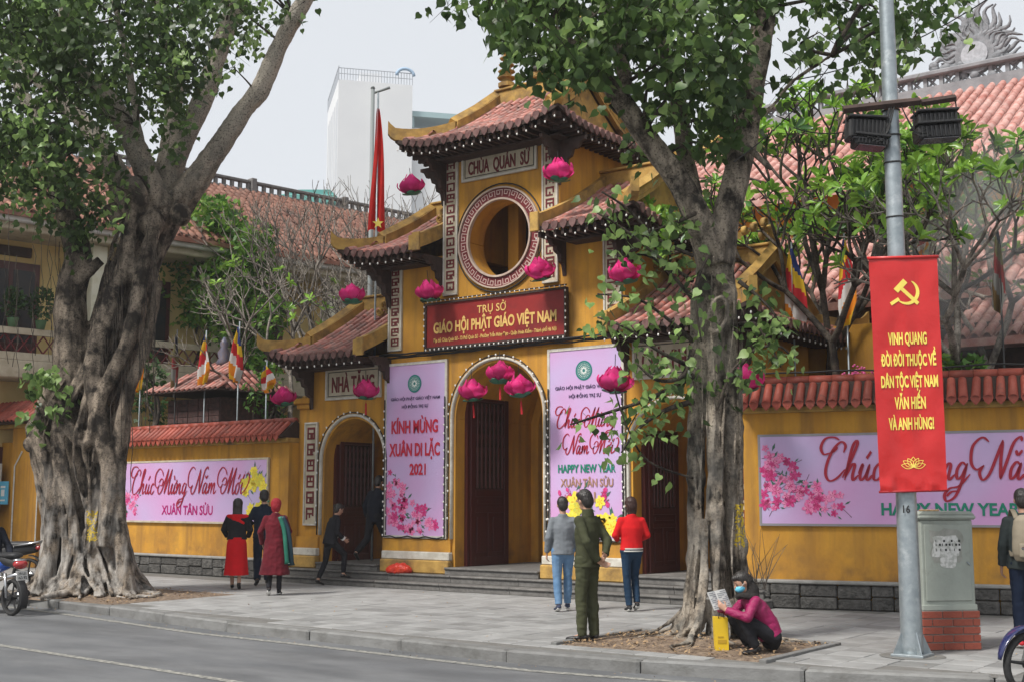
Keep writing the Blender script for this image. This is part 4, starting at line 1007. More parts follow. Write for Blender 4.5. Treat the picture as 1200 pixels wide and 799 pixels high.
def tall_banner(xc, w, z0, z1, y, label):
    b = thing('banner', label, 'banner', (xc, y, z0)); b['group'] = 'tall pink new year banners on the gate'; zc = (z0 + z1) / 2
    sheet((xc, y, zc), w, z1 - z0, U0, W0, seed=xc).build('banner_cloth', pinkvinyl, b, True, fixn=False)
    m = MB(); frame(m, (xc, y, zc), w, z1 - z0, U0, W0, .05, -.03, .012); m.build('banner_frame', whitewash, b)
    m = MB(); cb = MB()
    for x in (xc - w / 2 - .02, xc + w / 2 + .02):
        m.tube([V((x + .012 * noise.noise(V((k, x, 0))), y - .03, z0 - .04 + (z1 - z0 - .6) * k / 24)) for k in range(25)], .013, 5)
        for k in range(16): cb.ell((x, y - .05, z0 + (z1 - z0 - .7) * k / 16), (.017, .017, .022), 6, 4)
    m.tube([V((xc + w * (k / 10 - .5), y - .03, z0 - .03 + .02 * sin(k * 2))) for k in range(11)], .013, 5)
    m.build('bulb_cable', cable_m, b, True)['kind'] = 'stuff'; cb.build('bulb', bulb_m, b, True)
    emblem(b, (xc - .02, y, z1 - .36), .17, U0, W0)
    m = MB(); letter(m, 'GIÁO HỘI PHẬT GIÁO VIỆT NAM', (xc, y - .008, z1 - .64), .055, w * .84, bold=.015); m.build('lettering', navyp, b); m = MB(); letter(m, 'HỘI ĐỒNG TRỊ SỰ', (xc, y - .008, z1 - .79), .055, w * .45, bold=.015); m.build('lettering', navyp, b)
    return b
yb_ = YF - .05
bL = tall_banner(-15.46, 1.46, .93, 4.13, yb_, 'tall pink KÍNH MỪNG banner with pink blossoms between left and middle arches')
m = MB(); letter(m, 'KÍNH MỪNG', (-15.47, yb_ - .008, 2.96), .23, 1.16, bold=.03); m.build('lettering', redp, bL); m = MB(); letter(m, 'XUÂN DI LẶC', (-15.47, yb_ - .008, 2.53), .23, 1.26, bold=.03); m.build('lettering', redp, bL); m = MB(); letter(m, '2021', (-15.38, yb_ - .008, 2.16), .20, .40, bold=.025); m.build('lettering', redp, bL)
P = [MB() for _ in range(5)]
def shp(r):
    while 1:
        x, y = r.uniform(-.5, .42), r.uniform(-.5, .55)
        if y < .32 - .75 * (x + .5) + .12 * r.random() and y > -.5 + .25 * abs(x - .0): return x, y
spray(P, (-15.46, yb_, 1.62), 1.34, 1.35, U0, W0, 4, 62, shp, size=.085, lift=.005)
printset(bL, *P, petal_a, petal_b, centre_p)
bR = tall_banner(-11.62, 1.46, .95, 4.14, yb_, 'tall pink HAPPY NEW YEAR banner with yellow lilies between middle and right arches')
m = MB(); script_line(m, W_CHUC + SP + W_MUNG, (-11.62, yb_, 2.93), .34, 1.22, weight=.075, lift=.008); script_line(m, W_NAM + SP + W_MOI, (-11.52, yb_, 2.48), .34, 1.12, weight=.075, lift=.008); m.build('script_lettering', dkred, bR, fixn=False)['kind'] = 'stuff'
m = MB(); letter(m, 'HAPPY NEW YEAR', (-11.6, yb_ - .008, 2.12), .13, 1.16, bold=.03); m.build('lettering', greenp, bR)
m = MB(); letter(m, 'XUÂN TÂN SỬU', (-11.6, yb_ - .008, 1.88), .13, 1.06, bold=.02); m.build('lettering', brownp, bR); m = MB(); letter(m, '2021', (-11.62, yb_ - .008, 1.64), .16, .40, bold=.025); m.build('lettering', brownp, bR)
P = [MB() for _ in range(5)]
spray(P, (-11.5, yb_, 1.30), 1.2, .78, U0, W0, 9, 17, lambda r: (r.uniform(-.40, .36), r.uniform(-.26, .36)), petals=6, size=.15, lift=.006); printset(bR, *P, petal_y, petal_y2, centre_y)
P = [MB() for _ in range(5)]
spray(P, (-11.7, yb_, 1.56), 1.0, .3, U0, W0, 3, 12, lambda r: (r.uniform(-.5, .5), r.uniform(-.3, .5)), petals=2, size=.11, lift=.0045); printset(bR, *P, petal_b, mat('printed_bud_orange', (.5, .2, .06), rough=.5), centre_p)
# wide banners on the walls
def wall_frame(M): return (M.to_3x3() @ V((1, 0, 0))).normalized()
UL = wall_frame(ML); UR = wall_frame(MR)
wb = thing('banner', 'wide pink banner reading XUÂN TÂN SỬU on the left wall', 'banner', ML @ V((5.4, -.05, 1.2)))
xa, xb, z0, z1 = lx(136, 580, ML), lx(312, 580, ML), 1.13, 2.41; cL = ML @ V(((xa + xb) / 2, -.05, (z0 + z1) / 2)); w = xb - xa; h = z1 - z0
sheet(cL, w, h, UL, W0, seed=4, nx=50).build('banner_cloth', pinkvinyl, wb, True, fixn=False)
m = MB(); frame(m, cL, w, h, UL, W0, .04, -.045, .008); m.build('banner_frame', cream, wb)
def WP(c, U, x, z, l=.004): return V(c) + V(U) * x + V((0, 0, z)) + V(U).cross(W0) * l
m = MB(); script_line(m, W_CHUC + SP + W_MUNG + SP + W_NAM + SP + W_MOI, WP(cL, UL, .02, .14), .56, 4.05, UL, W0, .06, .008); m.build('script_lettering', dkred, wb, fixn=False)['kind'] = 'stuff'
m = MB(); letter(m, 'XUÂN TÂN SỬU', WP(cL, UL, .02, -.40), .19, 1.75, UL, W0, bold=.02); m.build('lettering', mat('magenta_print', (.38, .01, .14), rough=.5), wb)
P = [MB() for _ in range(5)]; spray(P, WP(cL, UL, 2.2, -.06, 0), .75, 1.0, UL, W0, 14, 34, lambda r: ((lambda a, q: (q * cos(a) * .5, q * sin(a) * .5))(r.uniform(0, 6.28), r.random() ** .5)), petals=6, size=.10, lift=.006); printset(wb, *P, petal_y, petal_y2, centre_y)
P = [MB() for _ in range(5)]; spray(P, WP(cL, UL, -2.1, -.25, 0), .7, .55, UL, W0, 24, 22, lambda r: (r.uniform(-.5, .5), r.uniform(-.5, .4)), size=.08, lift=.005); printset(wb, *P, petal_a, petal_b, centre_p)
wr = thing('banner', 'wide pink banner reading HAPPY NEW YEAR on the right wall behind the cabinet', 'banner', MR @ V((3, -.05, 1.2)))
xa, xb, z0, z1 = lx(892, 570, MR), 6.2, 1.24, 2.54; cR = MR @ V(((xa + xb) / 2, -.05, (z0 + z1) / 2)); w = xb - xa; h = z1 - z0
sheet(cR, w, h, UR, W0, seed=7, nx=60, ny=14).build('banner_cloth', pinkvinyl, wr, True, fixn=False)
m = MB(); frame(m, cR, w, h, UR, W0, .035, -.045, .006); m.build('banner_frame', mat('grey_rail', (.25, .24, .25), rough=.6), wr)
m = MB(); sx_ = lx(963, 550, MR); sw_ = (lx(1142, 550, MR) - sx_) / .515; script_line(m, W_CHUC + SP + W_MUNG + SP + W_NAM + SP + W_MOI, WP(cR, UR, sx_ + sw_ / 2 - (xa + xb) / 2, .19), .58, sw_, UR, W0, .075, .008); m.build('script_lettering', dkred, wr, fixn=False)['kind'] = 'stuff'
m = MB(); hx_ = lx(1033, 600, MR); hw_ = lx(1196, 600, MR) - hx_; letter(m, 'HAPPY NEW YEAR', WP(cR, UR, hx_ + hw_ / 2 - (xa + xb) / 2, -.43), .17, hw_, UR, W0, bold=.03); m.build('lettering', greenp, wr)
P = [MB() for _ in range(5)]
def shp2(r):
    while 1:
        x, y = r.uniform(-.5, .5), r.uniform(-.5, .5)
        if y < .5 - .9 * (x + .5) + .15 * r.random() and y > -.42 - .1 * x: return x, y
spray(P, WP(cR, UR, -2.35, .02, 0), 1.25, 1.15, UR, W0, 31, 74, shp2, size=.075, lift=.005); printset(wr, *P, petal_a, petal_b, centre_p)
# ---------------------------------------------------------------- LOTUS LANTERNS
lot = mat('lotus_silk', (0.62, 0.02, 0.17), (0.75, 0.06, 0.28), 0.6, 5, trans=0.4, rnd=.22, spec=.15); lot2 = mat('lotus_sepal', (0.03, 0.14, 0.09), (0.05, 0.2, 0.13), 0.5, 5)
redtas = mat('red_tassel', (0.4, 0.015, 0.02), rough=.8)
def petal(mb, a, r, h, open_, w, z0=0):
    """pointed cupped petal at angle a"""
    n = 6; vs = []
    for i in range(n + 1):
        t = i / n; rad = r * (.25 + open_[0] * sin(t * pi * open_[1])); z = z0 + h * t ** 1.1; ww = w * sin(pi * min(1, t * .93 + .07)) ** .8 * (1 if t < .98 else .02)
        for k in (-1, -.5, 0, .5, 1):
            b = ww * k; q = rad - .35 * abs(k) ** 2 * w * .5; vs.append((q * cos(a) - b * sin(a), q * sin(a) + b * cos(a), z))
    fs = [(5 * i + k, 5 * i + k + 1, 5 * i + k + 6, 5 * i + k + 5) for i in range(n) for k in range(4)]
    mb.add(vs, fs)
LM = {}
def pet_mesh(key, *a):
    if key not in LM: m = MB(); petal(m, 0, *a); LM[key] = m.mesh(key, lot2 if key == 'sepal' else lot, None, True)
    return LM[key]
def lotus(c, s, label, tassel=True, string=.5, rot=0):
    t = thing('lotus_lantern', label, 'lotus lantern', c, 'pink lotus lanterns hung on the gate'); t.scale = (s, s, s); t.rotation_euler = (random.gauss(0, .08), random.gauss(0, .08), rot)
    for key, n, a0, args in (('petal', 6, .0, (.20, .30, (.72, .86), .115, -.03)), ('inner_petal', 5, .4, (.15, .34, (.6, .93), .10, 0)), ('outer_petal', 7, .2, (.22, .25, (.95, .64), .11, -.04)), ('sepal', 6, .1, (.2, .05, (.72, .55), .08, -.055))):
        me = pet_mesh(key, *args)
        for k in range(n): o = bpy.data.objects.new(key, me); COL.objects.link(o); o.parent = t; o.rotation_euler = (random.gauss(0, .07), random.gauss(0, .07), a0 + 2 * pi * k / n)
    m = MB(); m.ell((0, 0, -.01), (.09, .09, .05), 10, 6); ORGs = ORG[t.name]; ORG[t.name] = V((0, 0, 0)); m.build('base', lot2, t, True)
    m = MB(); m.tube([(0, 0, .1), (.01, 0, string)], .006, 4); m.build('string', cable_m, t)
    if tassel: m = MB(); m.tube([(0, 0, -.05), (0, 0, -.12), (0, 0, -.13), (0, 0, -.34)], [.004, .006, .016, .020], 6); m.build('tassel', redtas, t)
    ORG[t.name] = ORGs
for px, py, yy, s, tas, lab in (
    (483, 220, 16.75, 1.0, 0, 'pink lotus lantern hanging under the left tip of the top roof'),
    (655, 203, 16.75, 1.05, 0, 'pink lotus lantern at the right edge of the tower just above the right middle roof'),
    (413, 347, 16.75, 1.0, 0, 'pink lotus lantern above the lowest left roof, beside the left middle roof'),
    (504, 344, 17.1, 1.05, 0, 'pink lotus lantern at the upper left corner of the red signboard'),
    (634, 319, 17.1, 1.08, 0, 'pink lotus lantern just above the right end of the red signboard'),
    (733, 322, 17.0, 1.1, 0, 'pink lotus lantern half behind leaves right of the signboard'),
    (429, 459, 17.1, 1.0, 1, 'pink lotus lantern over the NHÀ TĂNG plaque above the left arch'),
    (586, 439, 17.0, 1.02, 1, 'highest of the three pink lotus lanterns in the middle arch'),
    (554, 460, 16.9, 1.02, 1, 'left one of the three pink lotus lanterns in the middle arch'),
    (610, 455, 16.9, 1.02, 1, 'right one of the three pink lotus lanterns in the middle arch'),
    (333, 467, 16.8, 1.0, 0, 'pink lotus lantern hanging left of the gate above the left wall coping'),
    (720, 449, 16.9, 1.15, 0, 'red pink lotus lantern in front of the top of the HAPPY NEW YEAR banner'),
    (870, 446, 16.6, 1.25, 0, 'pink lotus lantern beside the right tree trunk at the end of the right wall coping')):
    c = on_y(px, py, yy); lotus(c - V((0, 0, .09 * s)), s, lab, tas, .5 if py > 300 else .45, random.uniform(0, 6))
# red plastic bag on the steps
m = MB(); c = V((-15.62, 17.33, .25)); rr = random.Random(3)
def dpl(co, n): return .03 * noise.noise(co * 9) + .015 * noise.noise(co * 22)
m.ell(c + V((0, 0, .07)), (.30, .14, .11), 14, 8); m.ell(c + V((-.14, .0, .05)), (.2, .13, .08), 12, 8)
o = blob(m, 'plastic_bag', mat('red_plastic', (.6, .03, .02), (.75, .07, .03), .35, 9, .6, 30, spec=.6, trans=.2), None, .02, 1, .5, dpl, c)
tag(o, 'crumpled bright red plastic bag lying on the gate steps', 'bag')
# ================================================================= buildings behind
def frame_M(A, ang): return Matrix.Translation(V(A)) @ Matrix.Rotation(ang, 4, 'Z')
# ---- left two-storey monastery building (long face turned towards the courtyard)
Ab = V((-27.6, 16.0, 0)); dirb = V((sin(radians(9.7)), cos(radians(9.7)), 0))
# local frame: x along dirb, y away from the viewer (to the left)
lb_M = basis(dirb, V((-dirb.y, dirb.x, 0)), V((0, 0, 1)), Ab)
lb = thing('monastery_building', 'two-storey pale yellow building with a long old tiled roof left behind the trees', 'building', Ab)
X0, X1 = -16.0, 30.0
def lbx(px, py, yo=1.5):
    d = ray(px, py); n = lb_M.to_3x3() @ V((0, 1, 0)); A_ = lb_M @ V((0, yo, 0)); return (lb_M.inverted() @ (V((0, 0, EYE)) + d * ((A_ - V((0, 0, EYE))).dot(n) / d.dot(n)))).x
WX = lbx(10, 355); CX = lbx(112, 350, .7)
m = MB(lb_M); m.box(X0, X1, 1.5, 10, 0, 8.2); m.build('wall', ochre_pale, lb)
for z0, z1 in ((4.55, 5.0), (8.15, 8.5)):
    m = MB(lb_M); m.bbox(X0, X1, .15 if z0 > 8 else .35, 1.499, z0, z1 - .0, .03); m.build('floor_slab', cream, lb)
m = MB(lb_M); m.bbox(X0, X1, -.02, .12, 8.33, 8.62, .03); m.build('gutter', mat('white_fascia', (.62, .61, .58), (.45, .43, .4), .7, 3), lb)
m = MB(lb_M)
m.box(X0, X1, .36, .48, 5.001, 5.18); m.box(X0, X1, .36, .48, 5.62, 5.78); m.build('balustrade_rail', cream, lb)
m = MB(lb_M); x = -4.0
while x < 14:      # pierced screen of diamonds in the balustrade
    m.tube([(x, .42, 5.18), (x + .16, .42, 5.40), (x, .42, 5.62)], .022, 4); m.tube([(x + .32, .42, 5.18), (x + .16, .42, 5.40), (x + .32, .42, 5.62)], .022, 4); x += .32
o = m.build('pierced_screen', maroon, lb); o['kind'] = 'stuff'
x = CX - 7.4
while x < 28:
    m = MB(lb_M); m.bbox(x - .2, x + .2, .5, .9, .0, 4.55, .03); m.bbox(x - .2, x + .2, .5, .9, 5.001, 8.149, .03); m.build('column', mat('pale_column', (.72, .70, .58), (.6, .57, .42), .8, 3), lb)
    x += 3.7
for x in [WX + 3.7 * k for k in range(-2, 8)]:
    for z in (.6, 5.3):
        m = MB(lb_M); m.bbox(x - .75, x + .75, 1.44, 1.498, z, z + 2.3, .01); w_ = m.build('window', maroon if False else doorwood, lb)
        m = MB(lb_M)
        for a, b in ((-.62, -.06), (.06, .62)): 
            m = MB(lb_M); m.box(x + a, x + b, 1.432, 1.438, z + .25, z + 2.1); m.build('shutter_panel', mat('dark_glass', (.02, .025, .03), (.035, .03, .03), .25, 3), w_)
m = MB(lb_M); m.bbox(WX - .6, WX + .5, 1.40, 1.497, 7.75, 8.0, .01); m.build('name_board', darkwood, lb)
# its roof: slope with courses of tiles
roofM = lb_M; rz0, rz1, ry = 8.58, 11.55, 4.9
m = MB(lb_M); m.prism([(-.1, 0), (ry, rz1 - rz0), (2 * ry + .1, 0), (2 * ry + .1, -.12), (-.1, -.12)], (X0, 0, rz0), (0, 1, 0), (0, 0, 1), (X1 - X0, 0, 0)); rf = m.build('roof', tile_old, lb)
FT = tile_mesh('far_tile', .085, .42, tile_old, 4)
a = atan2(rz1 - rz0, ry); Ms = []
xx = X0 + .1
while xx < X1:
    t = 0.0
    while t < sqrt(ry ** 2 + (rz1 - rz0) ** 2) - .2:
        p = lb_M @ V((xx, -.1 + t * cos(a), rz0 + t * sin(a) + .02))
        if in_view(p, 10):
            R3 = lb_M.to_3x3(); Y = R3 @ V((0, cos(a), sin(a))); X = R3 @ V((1, 0, 0)); Z = X.cross(Y); 
            Ms.append(basis(X, Y, Z, p + X * random.gauss(0, .012) + Z * random.uniform(0, .02)))
        t += .36
    xx += .235
pieces('roof_tile', FT, Ms, rf)
m = MB(lb_M); m.bbox(X0, X1, ry - .14, ry + .14, rz1 - .1, rz1 + .10, .02); m.bbox(X0, X1, ry - .1, ry + .1, rz1 + .32, rz1 + .42, .02)
x = X0
while x < X1: m.box(x, x + .1, ry - .06, ry + .06, rz1 + .1, rz1 + .32); x += .3
m.build('pierced_ridge', mat('grey_ridge', (.20, .19, .185), (.12, .115, .11), .85, 4, .2, 20), lb)['kind'] = 'stuff'
for x in [X0 + 3.7 * k for k in range(12)]:
    m = MB(lb_M); m.bbox(x, x + .2, ry - .16, ry + .16, rz1 + .0, rz1 + .5, .02); m.build('ridge_post', MATS['grey_ridge'], lb)
# potted plants on its balcony
def leafy(m, c, r, n, s, rr, up=.4):
    for i in range(n):
        d = V((rr.gauss(0, 1), rr.gauss(0, 1), rr.gauss(0, 1))); d.normalize(); p = V(c) + V((d.x * r[0], d.y * r[1], d.z * r[2])) * rr.random() ** .4
        u = (d + V((rr.gauss(0, .5), rr.gauss(0, .5), up + rr.gauss(0, .5)))).normalized(); q = u.orthogonal().normalized() * s * .32; q = Matrix.Rotation(rr.uniform(0, 6.28), 3, u) @ q
        m.add([p, p + u * s * .5 + q, p + u * s, p + u * s * .5 - q], [(0, 1, 2, 3)])
gleaf = mat('garden_leaf', (0.045, 0.12, 0.02), (0.09, 0.20, 0.035), 0.5, 1.3, trans=.3, det=2)
gleaf_lt = mat('pale_garden_leaf', (0.11, 0.24, 0.035), (0.20, 0.33, 0.05), 0.5, 1.3, trans=.35, det=2)
gleaf_dk = mat('dark_garden_leaf', (0.025, 0.065, 0.018), (0.05, 0.11, 0.025), 0.5, 1.3, trans=.25, det=2)
for px, py, s, lab in ((48, 372, .42, 'bushy green potted plant on the balcony rail left of the big tree'), (15, 372, .36, 'small potted plant on the balcony rail at the left edge')):
    c = None; d = ray(px, py); n = lb_M.to_3x3() @ V((0, 1, 0)); A_ = lb_M @ V((0, .42, 0)); c = V((0, 0, EYE)) + d * ((A_ - V((0, 0, EYE))).dot(n) / d.dot(n))
    c.z = 5.79; t = thing('potted_plant', lab, 'potted plant', c, 'potted plants on the balcony rail')
    m = MB(); m.lathe(c, [(.10, 0), (.14, .2), (.15, .22)], 10); m.build('pot', mat('green_pot', (.10, .2, .1), rough=.5), t, True)
    m = MB(); leafy(m, c + V((0, 0, .22 + s)), (s * .7, s * .7, s), 260, .13, random.Random(px)); m.build('foliage', gleaf_dk, t, fixn=False)['kind'] = 'stuff'
# ---- far teal roof and white high-rise in the haze
tealm = mat('teal_sheet_roof', (.10, .30, .28), (.13, .35, .32), .6, .3)
c = V((-33.5, 45.0, 0)); 
def far_box(px0, px1, py0, f, wdeep, zb):   # axis-aligned in camera-parallel frame
    a = at_depth(px0, py0, (FWD.x * f, FWD.y * f)); b = at_depth(px1, py0, (FWD.x * f, FWD.y * f)); return a, b
a, b = far_box(352, 393, 232, 62, 4, 0)
t = thing('far_building', 'low building with a flat teal roof just above the old tiled ridge', 'building', (a.x, a.y, 0))
Mq = basis(RGT, FWD, V((0, 0, 1)), V((a.x, a.y, 0))); L = (b - a).length
m = MB(Mq); m.box(-.5, L - .3, .5, 6, 0, a.z - .3); m.build('wall', mat('far_white_wall', (.62, .62, .6), (.55, .55, .53), .8, .2), t)
m = MB(Mq); m.bbox(-1.2, L, 0, 6.5, a.z - .3, a.z + .2, .05); m.prism([(-1.2, 0), (L, 0), (L * .8, .35), (-.2, .35)], (0, .5, a.z + .2), (1, 0, 0), (0, 0, 1), (0, 5.5, 0)); m.build('roof', tealm, t)
hw = mat('highrise_white', (.66, .67, .68), (.60, .61, .63), .8, .1); hg = mat('highrise_grey', (.50, .52, .55), (.45, .47, .5), .8, .1)
f = 150; g0 = (FWD.x * f, FWD.y * f); a = at_depth(397, 88, g0); b = at_depth(482, 98, g0); c2 = at_depth(545, 130, g0)
t = thing('high_rise', 'white high-rise with rooftop railings fading into the haze behind the gate', 'high-rise', (a.x, a.y, 0))
ya = 8.0; th = radians(14); Mq = basis(RGT * cos(th) - FWD * sin(th) * -1, FWD * cos(th) - RGT * sin(th), V((0, 0, 1)), V((a.x, a.y, 0)))
L = (b - a).length * 1.02; L2 = (c2 - a).length
m = MB(Mq); m.box(0, L, 0, 14, 0, a.z - .6); m.build('wall', hw, t)
m = MB(Mq); m.box(L + .01, L2, 1, 12, 0, c2.z - 1.2); m.build('lower_wing', hw, t)
m = MB(Mq); m.box(-.05, -.001, .5, 13, 2, a.z - 3); m.build('side_cladding', hg, t)
for k in range(6): m = MB(Mq); m.box(-.12, -.055, 2 + k * 2, 2.3 + k * 2, 2, a.z - 3); m.build('side_fin', hw, t)
m = MB(Mq); gr = mat('rail_grey', (.32, .34, .37), rough=.6)
def rail(x0, x1, y, z, h, n):
    m.box(x0, x1, y - .04, y + .04, z + h - .08, z + h); m.box(x0, x1, y - .04, y + .04, z + h * .5, z + h * .5 + .06)
    for k in range(n + 1): x = x0 + (x1 - x0) * k / n; m.box(x - .035, x + .035, y - .035, y + .035, z, z + h)
rail(0, L, .1, a.z - .6, 1.6, 26)
for k in range(12): yy = 14 * k / 11; m.box(-.03, .05, yy - .05, yy + .05, a.z - .6, a.z + 1.2)
m.box(-.03, .05, 0, 14, a.z + 1.1, a.z + 1.2)
m.build('roof_railing', gr, t)['kind'] = 'stuff'
m = MB(Mq); m.box(L * .35, L * .65, 5, 9, a.z - .6, a.z + 2.3); m.build('lift_house', hw, t)
m = MB(Mq); m.box(L + .1, L2 + 2.0, .6, 6, c2.z + .2, c2.z + .9); m.box(L + .1, L + .4, .8, 1.1, c2.z - 1.2, c2.z + .2); m.box(L2 - .5, L2 - .2, .8, 1.1, c2.z - 1.2, c2.z + .2); m.build('terrace_canopy', mat('far_teal_grey', (.30, .42, .44), rough=.6), t)['kind'] = 'stuff'
m = MB(Mq); P = [(L * .90 + 1.1 * cos(pi * k / 10), .0, a.z + .6 + .9 * sin(pi * k / 10)) for k in range(11)]; m.tube(P, .22, 5); m.build('roof_arch', mat('far_blue', (.30, .42, .56), rough=.6), t, True)
# ---- right temple hall: two-tier red tiled roof with a pierced grey ridge and sun-flame emblem
hall = thing('temple_hall', 'large temple hall with two tiers of pink red tiles behind the right wall', 'temple hall', (-8, 30, 0))
HX0, HX1 = -16.2, 8.0
def slope(y0, z0, y1, z1, x0, x1, name, pitch=.27, lim=300):
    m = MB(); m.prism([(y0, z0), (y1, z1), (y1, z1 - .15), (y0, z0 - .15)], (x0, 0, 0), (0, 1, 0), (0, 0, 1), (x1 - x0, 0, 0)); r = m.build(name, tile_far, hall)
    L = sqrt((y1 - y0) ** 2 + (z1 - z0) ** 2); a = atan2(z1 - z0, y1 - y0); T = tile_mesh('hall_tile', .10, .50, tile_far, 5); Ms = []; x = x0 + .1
    while x < x1:
        t = 0
        while t < L - .2:
            s = .018 * 0; p = V((x, y0 + t * cos(a), z0 + t * sin(a) + .02))
            if in_view(p, 8): Y = V((0, cos(a), sin(a))); X = V((1, 0, 0)); Ms.append(basis(X, Y, X.cross(Y), p + X * random.gauss(0, .008)))
            t += .42
        x += pitch
    pieces('roof_tile', T, Ms, r, lim); return r
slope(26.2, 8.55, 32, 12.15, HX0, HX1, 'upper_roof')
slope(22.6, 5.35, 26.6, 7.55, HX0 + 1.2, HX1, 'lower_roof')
gray_r = MATS['grey_ridge']
m = MB(); m.box(HX0, HX1, 31.85, 32.15, 12.0, 12.38); m.bbox(HX0, HX1, 31.8, 32.2, 12.66, 12.80, .03)
x = HX0
while x < HX1:
    m.box(x, x + .10, 31.93, 32.07, 12.38, 12.66); m.tube([(x + .12, 32, 12.40), (x + .33, 32, 12.64)], .035, 4); m.tube([(x + .12, 32, 12.64), (x + .33, 32, 12.40)], .035, 4); x += .42
m.build('pierced_ridge', mat('weathered_ridge_plaster', (.27, .27, .28), (.19, .19, .2), .85, 3, .3, 20), hall)['kind'] = 'stuff'
m = MB(); m.prism([(32, 12.4), (26.1, 8.6), (26.1, 8.3), (32, 12.0)], (HX0 - .15, 0, 0), (0, 1, 0), (0, 0, 1), (.3, 0, 0)); m.build('verge', ochre_trim, hall)
m = MB(); m.prism([(26.8, 0), (32, 0), (32, 12.0), (26.8, 8.6)], (HX0 + .6, 0, 0), (0, 1, 0), (0, 0, 1), (HX1 - HX0 - 1, 0, 0)); m.build('wall', ochre, hall)
m = MB(); m.box(HX0 + 1.8, HX1, 23.6, 26.79, 0, 5.1); m.build('porch_wall', ochre_pale, hall)
for x in [HX0 + 2.4 + 2.6 * k for k in range(9)]:
    m = MB(); m.bbox(x - .18, x + .18, 23.2, 23.56, 0, 5.2, .03); m.build('porch_column', doorwood, hall)
    m = MB(); m.box(x + .5, x + 2.1, 23.57, 23.598, .6, 4.2); m.build('door', doorwood, hall)
m = MB(); m.box(HX0 + 1.2, HX1, 22.7, 23.5, 5.0, 5.22); m.build('eaves_beam', darkwood, hall)
# sun with flame rays
sp_ = on_y(1143, 62, 32.0); sun_o = thing('sun_emblem', 'grey stone sun disc with wavy flame rays on the hall ridge', 'roof ornament', (sp_.x, 32.0, 13.0))
gm = mat('grey_carved_stone', (.26, .265, .28), (.15, .155, .165), .85, 8, .4, 25); c = V((sp_.x, 32.0, sp_.z - .08))
m = MB()
def disc3(m, c, r0, y0, y1, n=28): m.prism([(r0 * cos(2 * pi * k / n), r0 * sin(2 * pi * k / n)) for k in range(n)], (c.x, y0, c.z), (1, 0, 0), (0, 0, 1), (0, y1 - y0, 0))
disc3(m, c, .50, 31.9, 32.1); m.build('disc', gm, sun_o)
m = MB(); disc3(m, c, .34, 31.87, 31.899); m.build('disc_face', mat('pale_disc', (.42, .43, .46), (.3, .31, .33), .7, 9, .4, 20), sun_o)
NR = 23
for k in range(NR):
    a = pi * (-0.10 + 1.20 * k / (NR - 1)); Lr = .80 * (1.0 + .5 * max(0, sin(a)) ** 6) * (1 - .12 * (k % 2)); P = []
    for i in range(9):
        t = i / 8; r = .46 + Lr * t * .95; aa = a + .10 * sin(t * 7 + k) * (.3 + t); P.append(c + V((r * cos(aa), 0, r * sin(aa))))
    m = MB(); m.tube(P, [(.125 * (1 - i / 8.2) ** .8 + .008, .05) for i in range(9)], 5, side=(sin(a), 0, -cos(a))); m.build('flame_ray', gm, sun_o, True)
for k in range(21):
    a = pi * (-0.12 + 1.24 * k / 20); P = []
    for i in range(7): t = i / 6; r = .42 + .46 * t; aa = a + .14 * sin(t * 5 + k); P.append(c + V((r * cos(aa), -.03, r * sin(aa))))
    m = MB(); m.tube(P, [(.10 * (1 - i / 6.2) + .006, .05) for i in range(7)], 5, side=(sin(a), 0, -cos(a))); m.build('flame_ray', gm, sun_o, True)
m = MB()
for i in range(30): a = random.uniform(pi, 2 * pi); r = random.uniform(.35, .85); m.ell(c + V((r * cos(a) * 1.3, random.uniform(-.05, .05), r * sin(a) * .85)), (.14, .1, .12), 7, 5)
m.build('cloud_base', gm, sun_o, True)['kind'] = 'stuff'
# side room behind the right arch (ochre, with a dark doorway)
sr = thing('side_room', 'low ochre side room with a dark doorway behind the right wall coping', 'building', (-7, 21, 0))
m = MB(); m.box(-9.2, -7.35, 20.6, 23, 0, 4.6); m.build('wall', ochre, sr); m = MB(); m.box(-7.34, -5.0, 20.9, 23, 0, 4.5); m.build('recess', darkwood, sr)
m = MB(); m.box(-7.2, -6.9, 20.86, 20.89, 4.0, 4.12); m.build('door_plate', yellowp, sr)
# incense pavilion with a tiled hood at the far right
pv = thing('small_pavilion', 'dark small pavilion with a tiled hood at the right edge behind the wall', 'pavilion', (-2.5, 21.5, 0))
p = on_y(1175, 375, 21.0); m = MB(); m.box(p.x - .4, p.x + 4, 21.2, 23.5, 0, p.z - .4); m.build('body', darkwood, pv)
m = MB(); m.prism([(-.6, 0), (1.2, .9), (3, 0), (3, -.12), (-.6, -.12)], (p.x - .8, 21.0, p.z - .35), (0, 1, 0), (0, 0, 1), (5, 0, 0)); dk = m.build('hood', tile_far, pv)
Ms = []; a = atan2(.9, 1.8)
for i in range(22):
    for k in range(4): Y = V((0, cos(a), sin(a))); Ms.append(basis((1, 0, 0), Y, V((1, 0, 0)).cross(Y), V((p.x - .7 + i * .2, 20.4, p.z - .33)) + Y * (.46 * k)))
pieces('roof_tile', tile_mesh('pav_tile', .085, .52, tile_far, 5), Ms, dk)
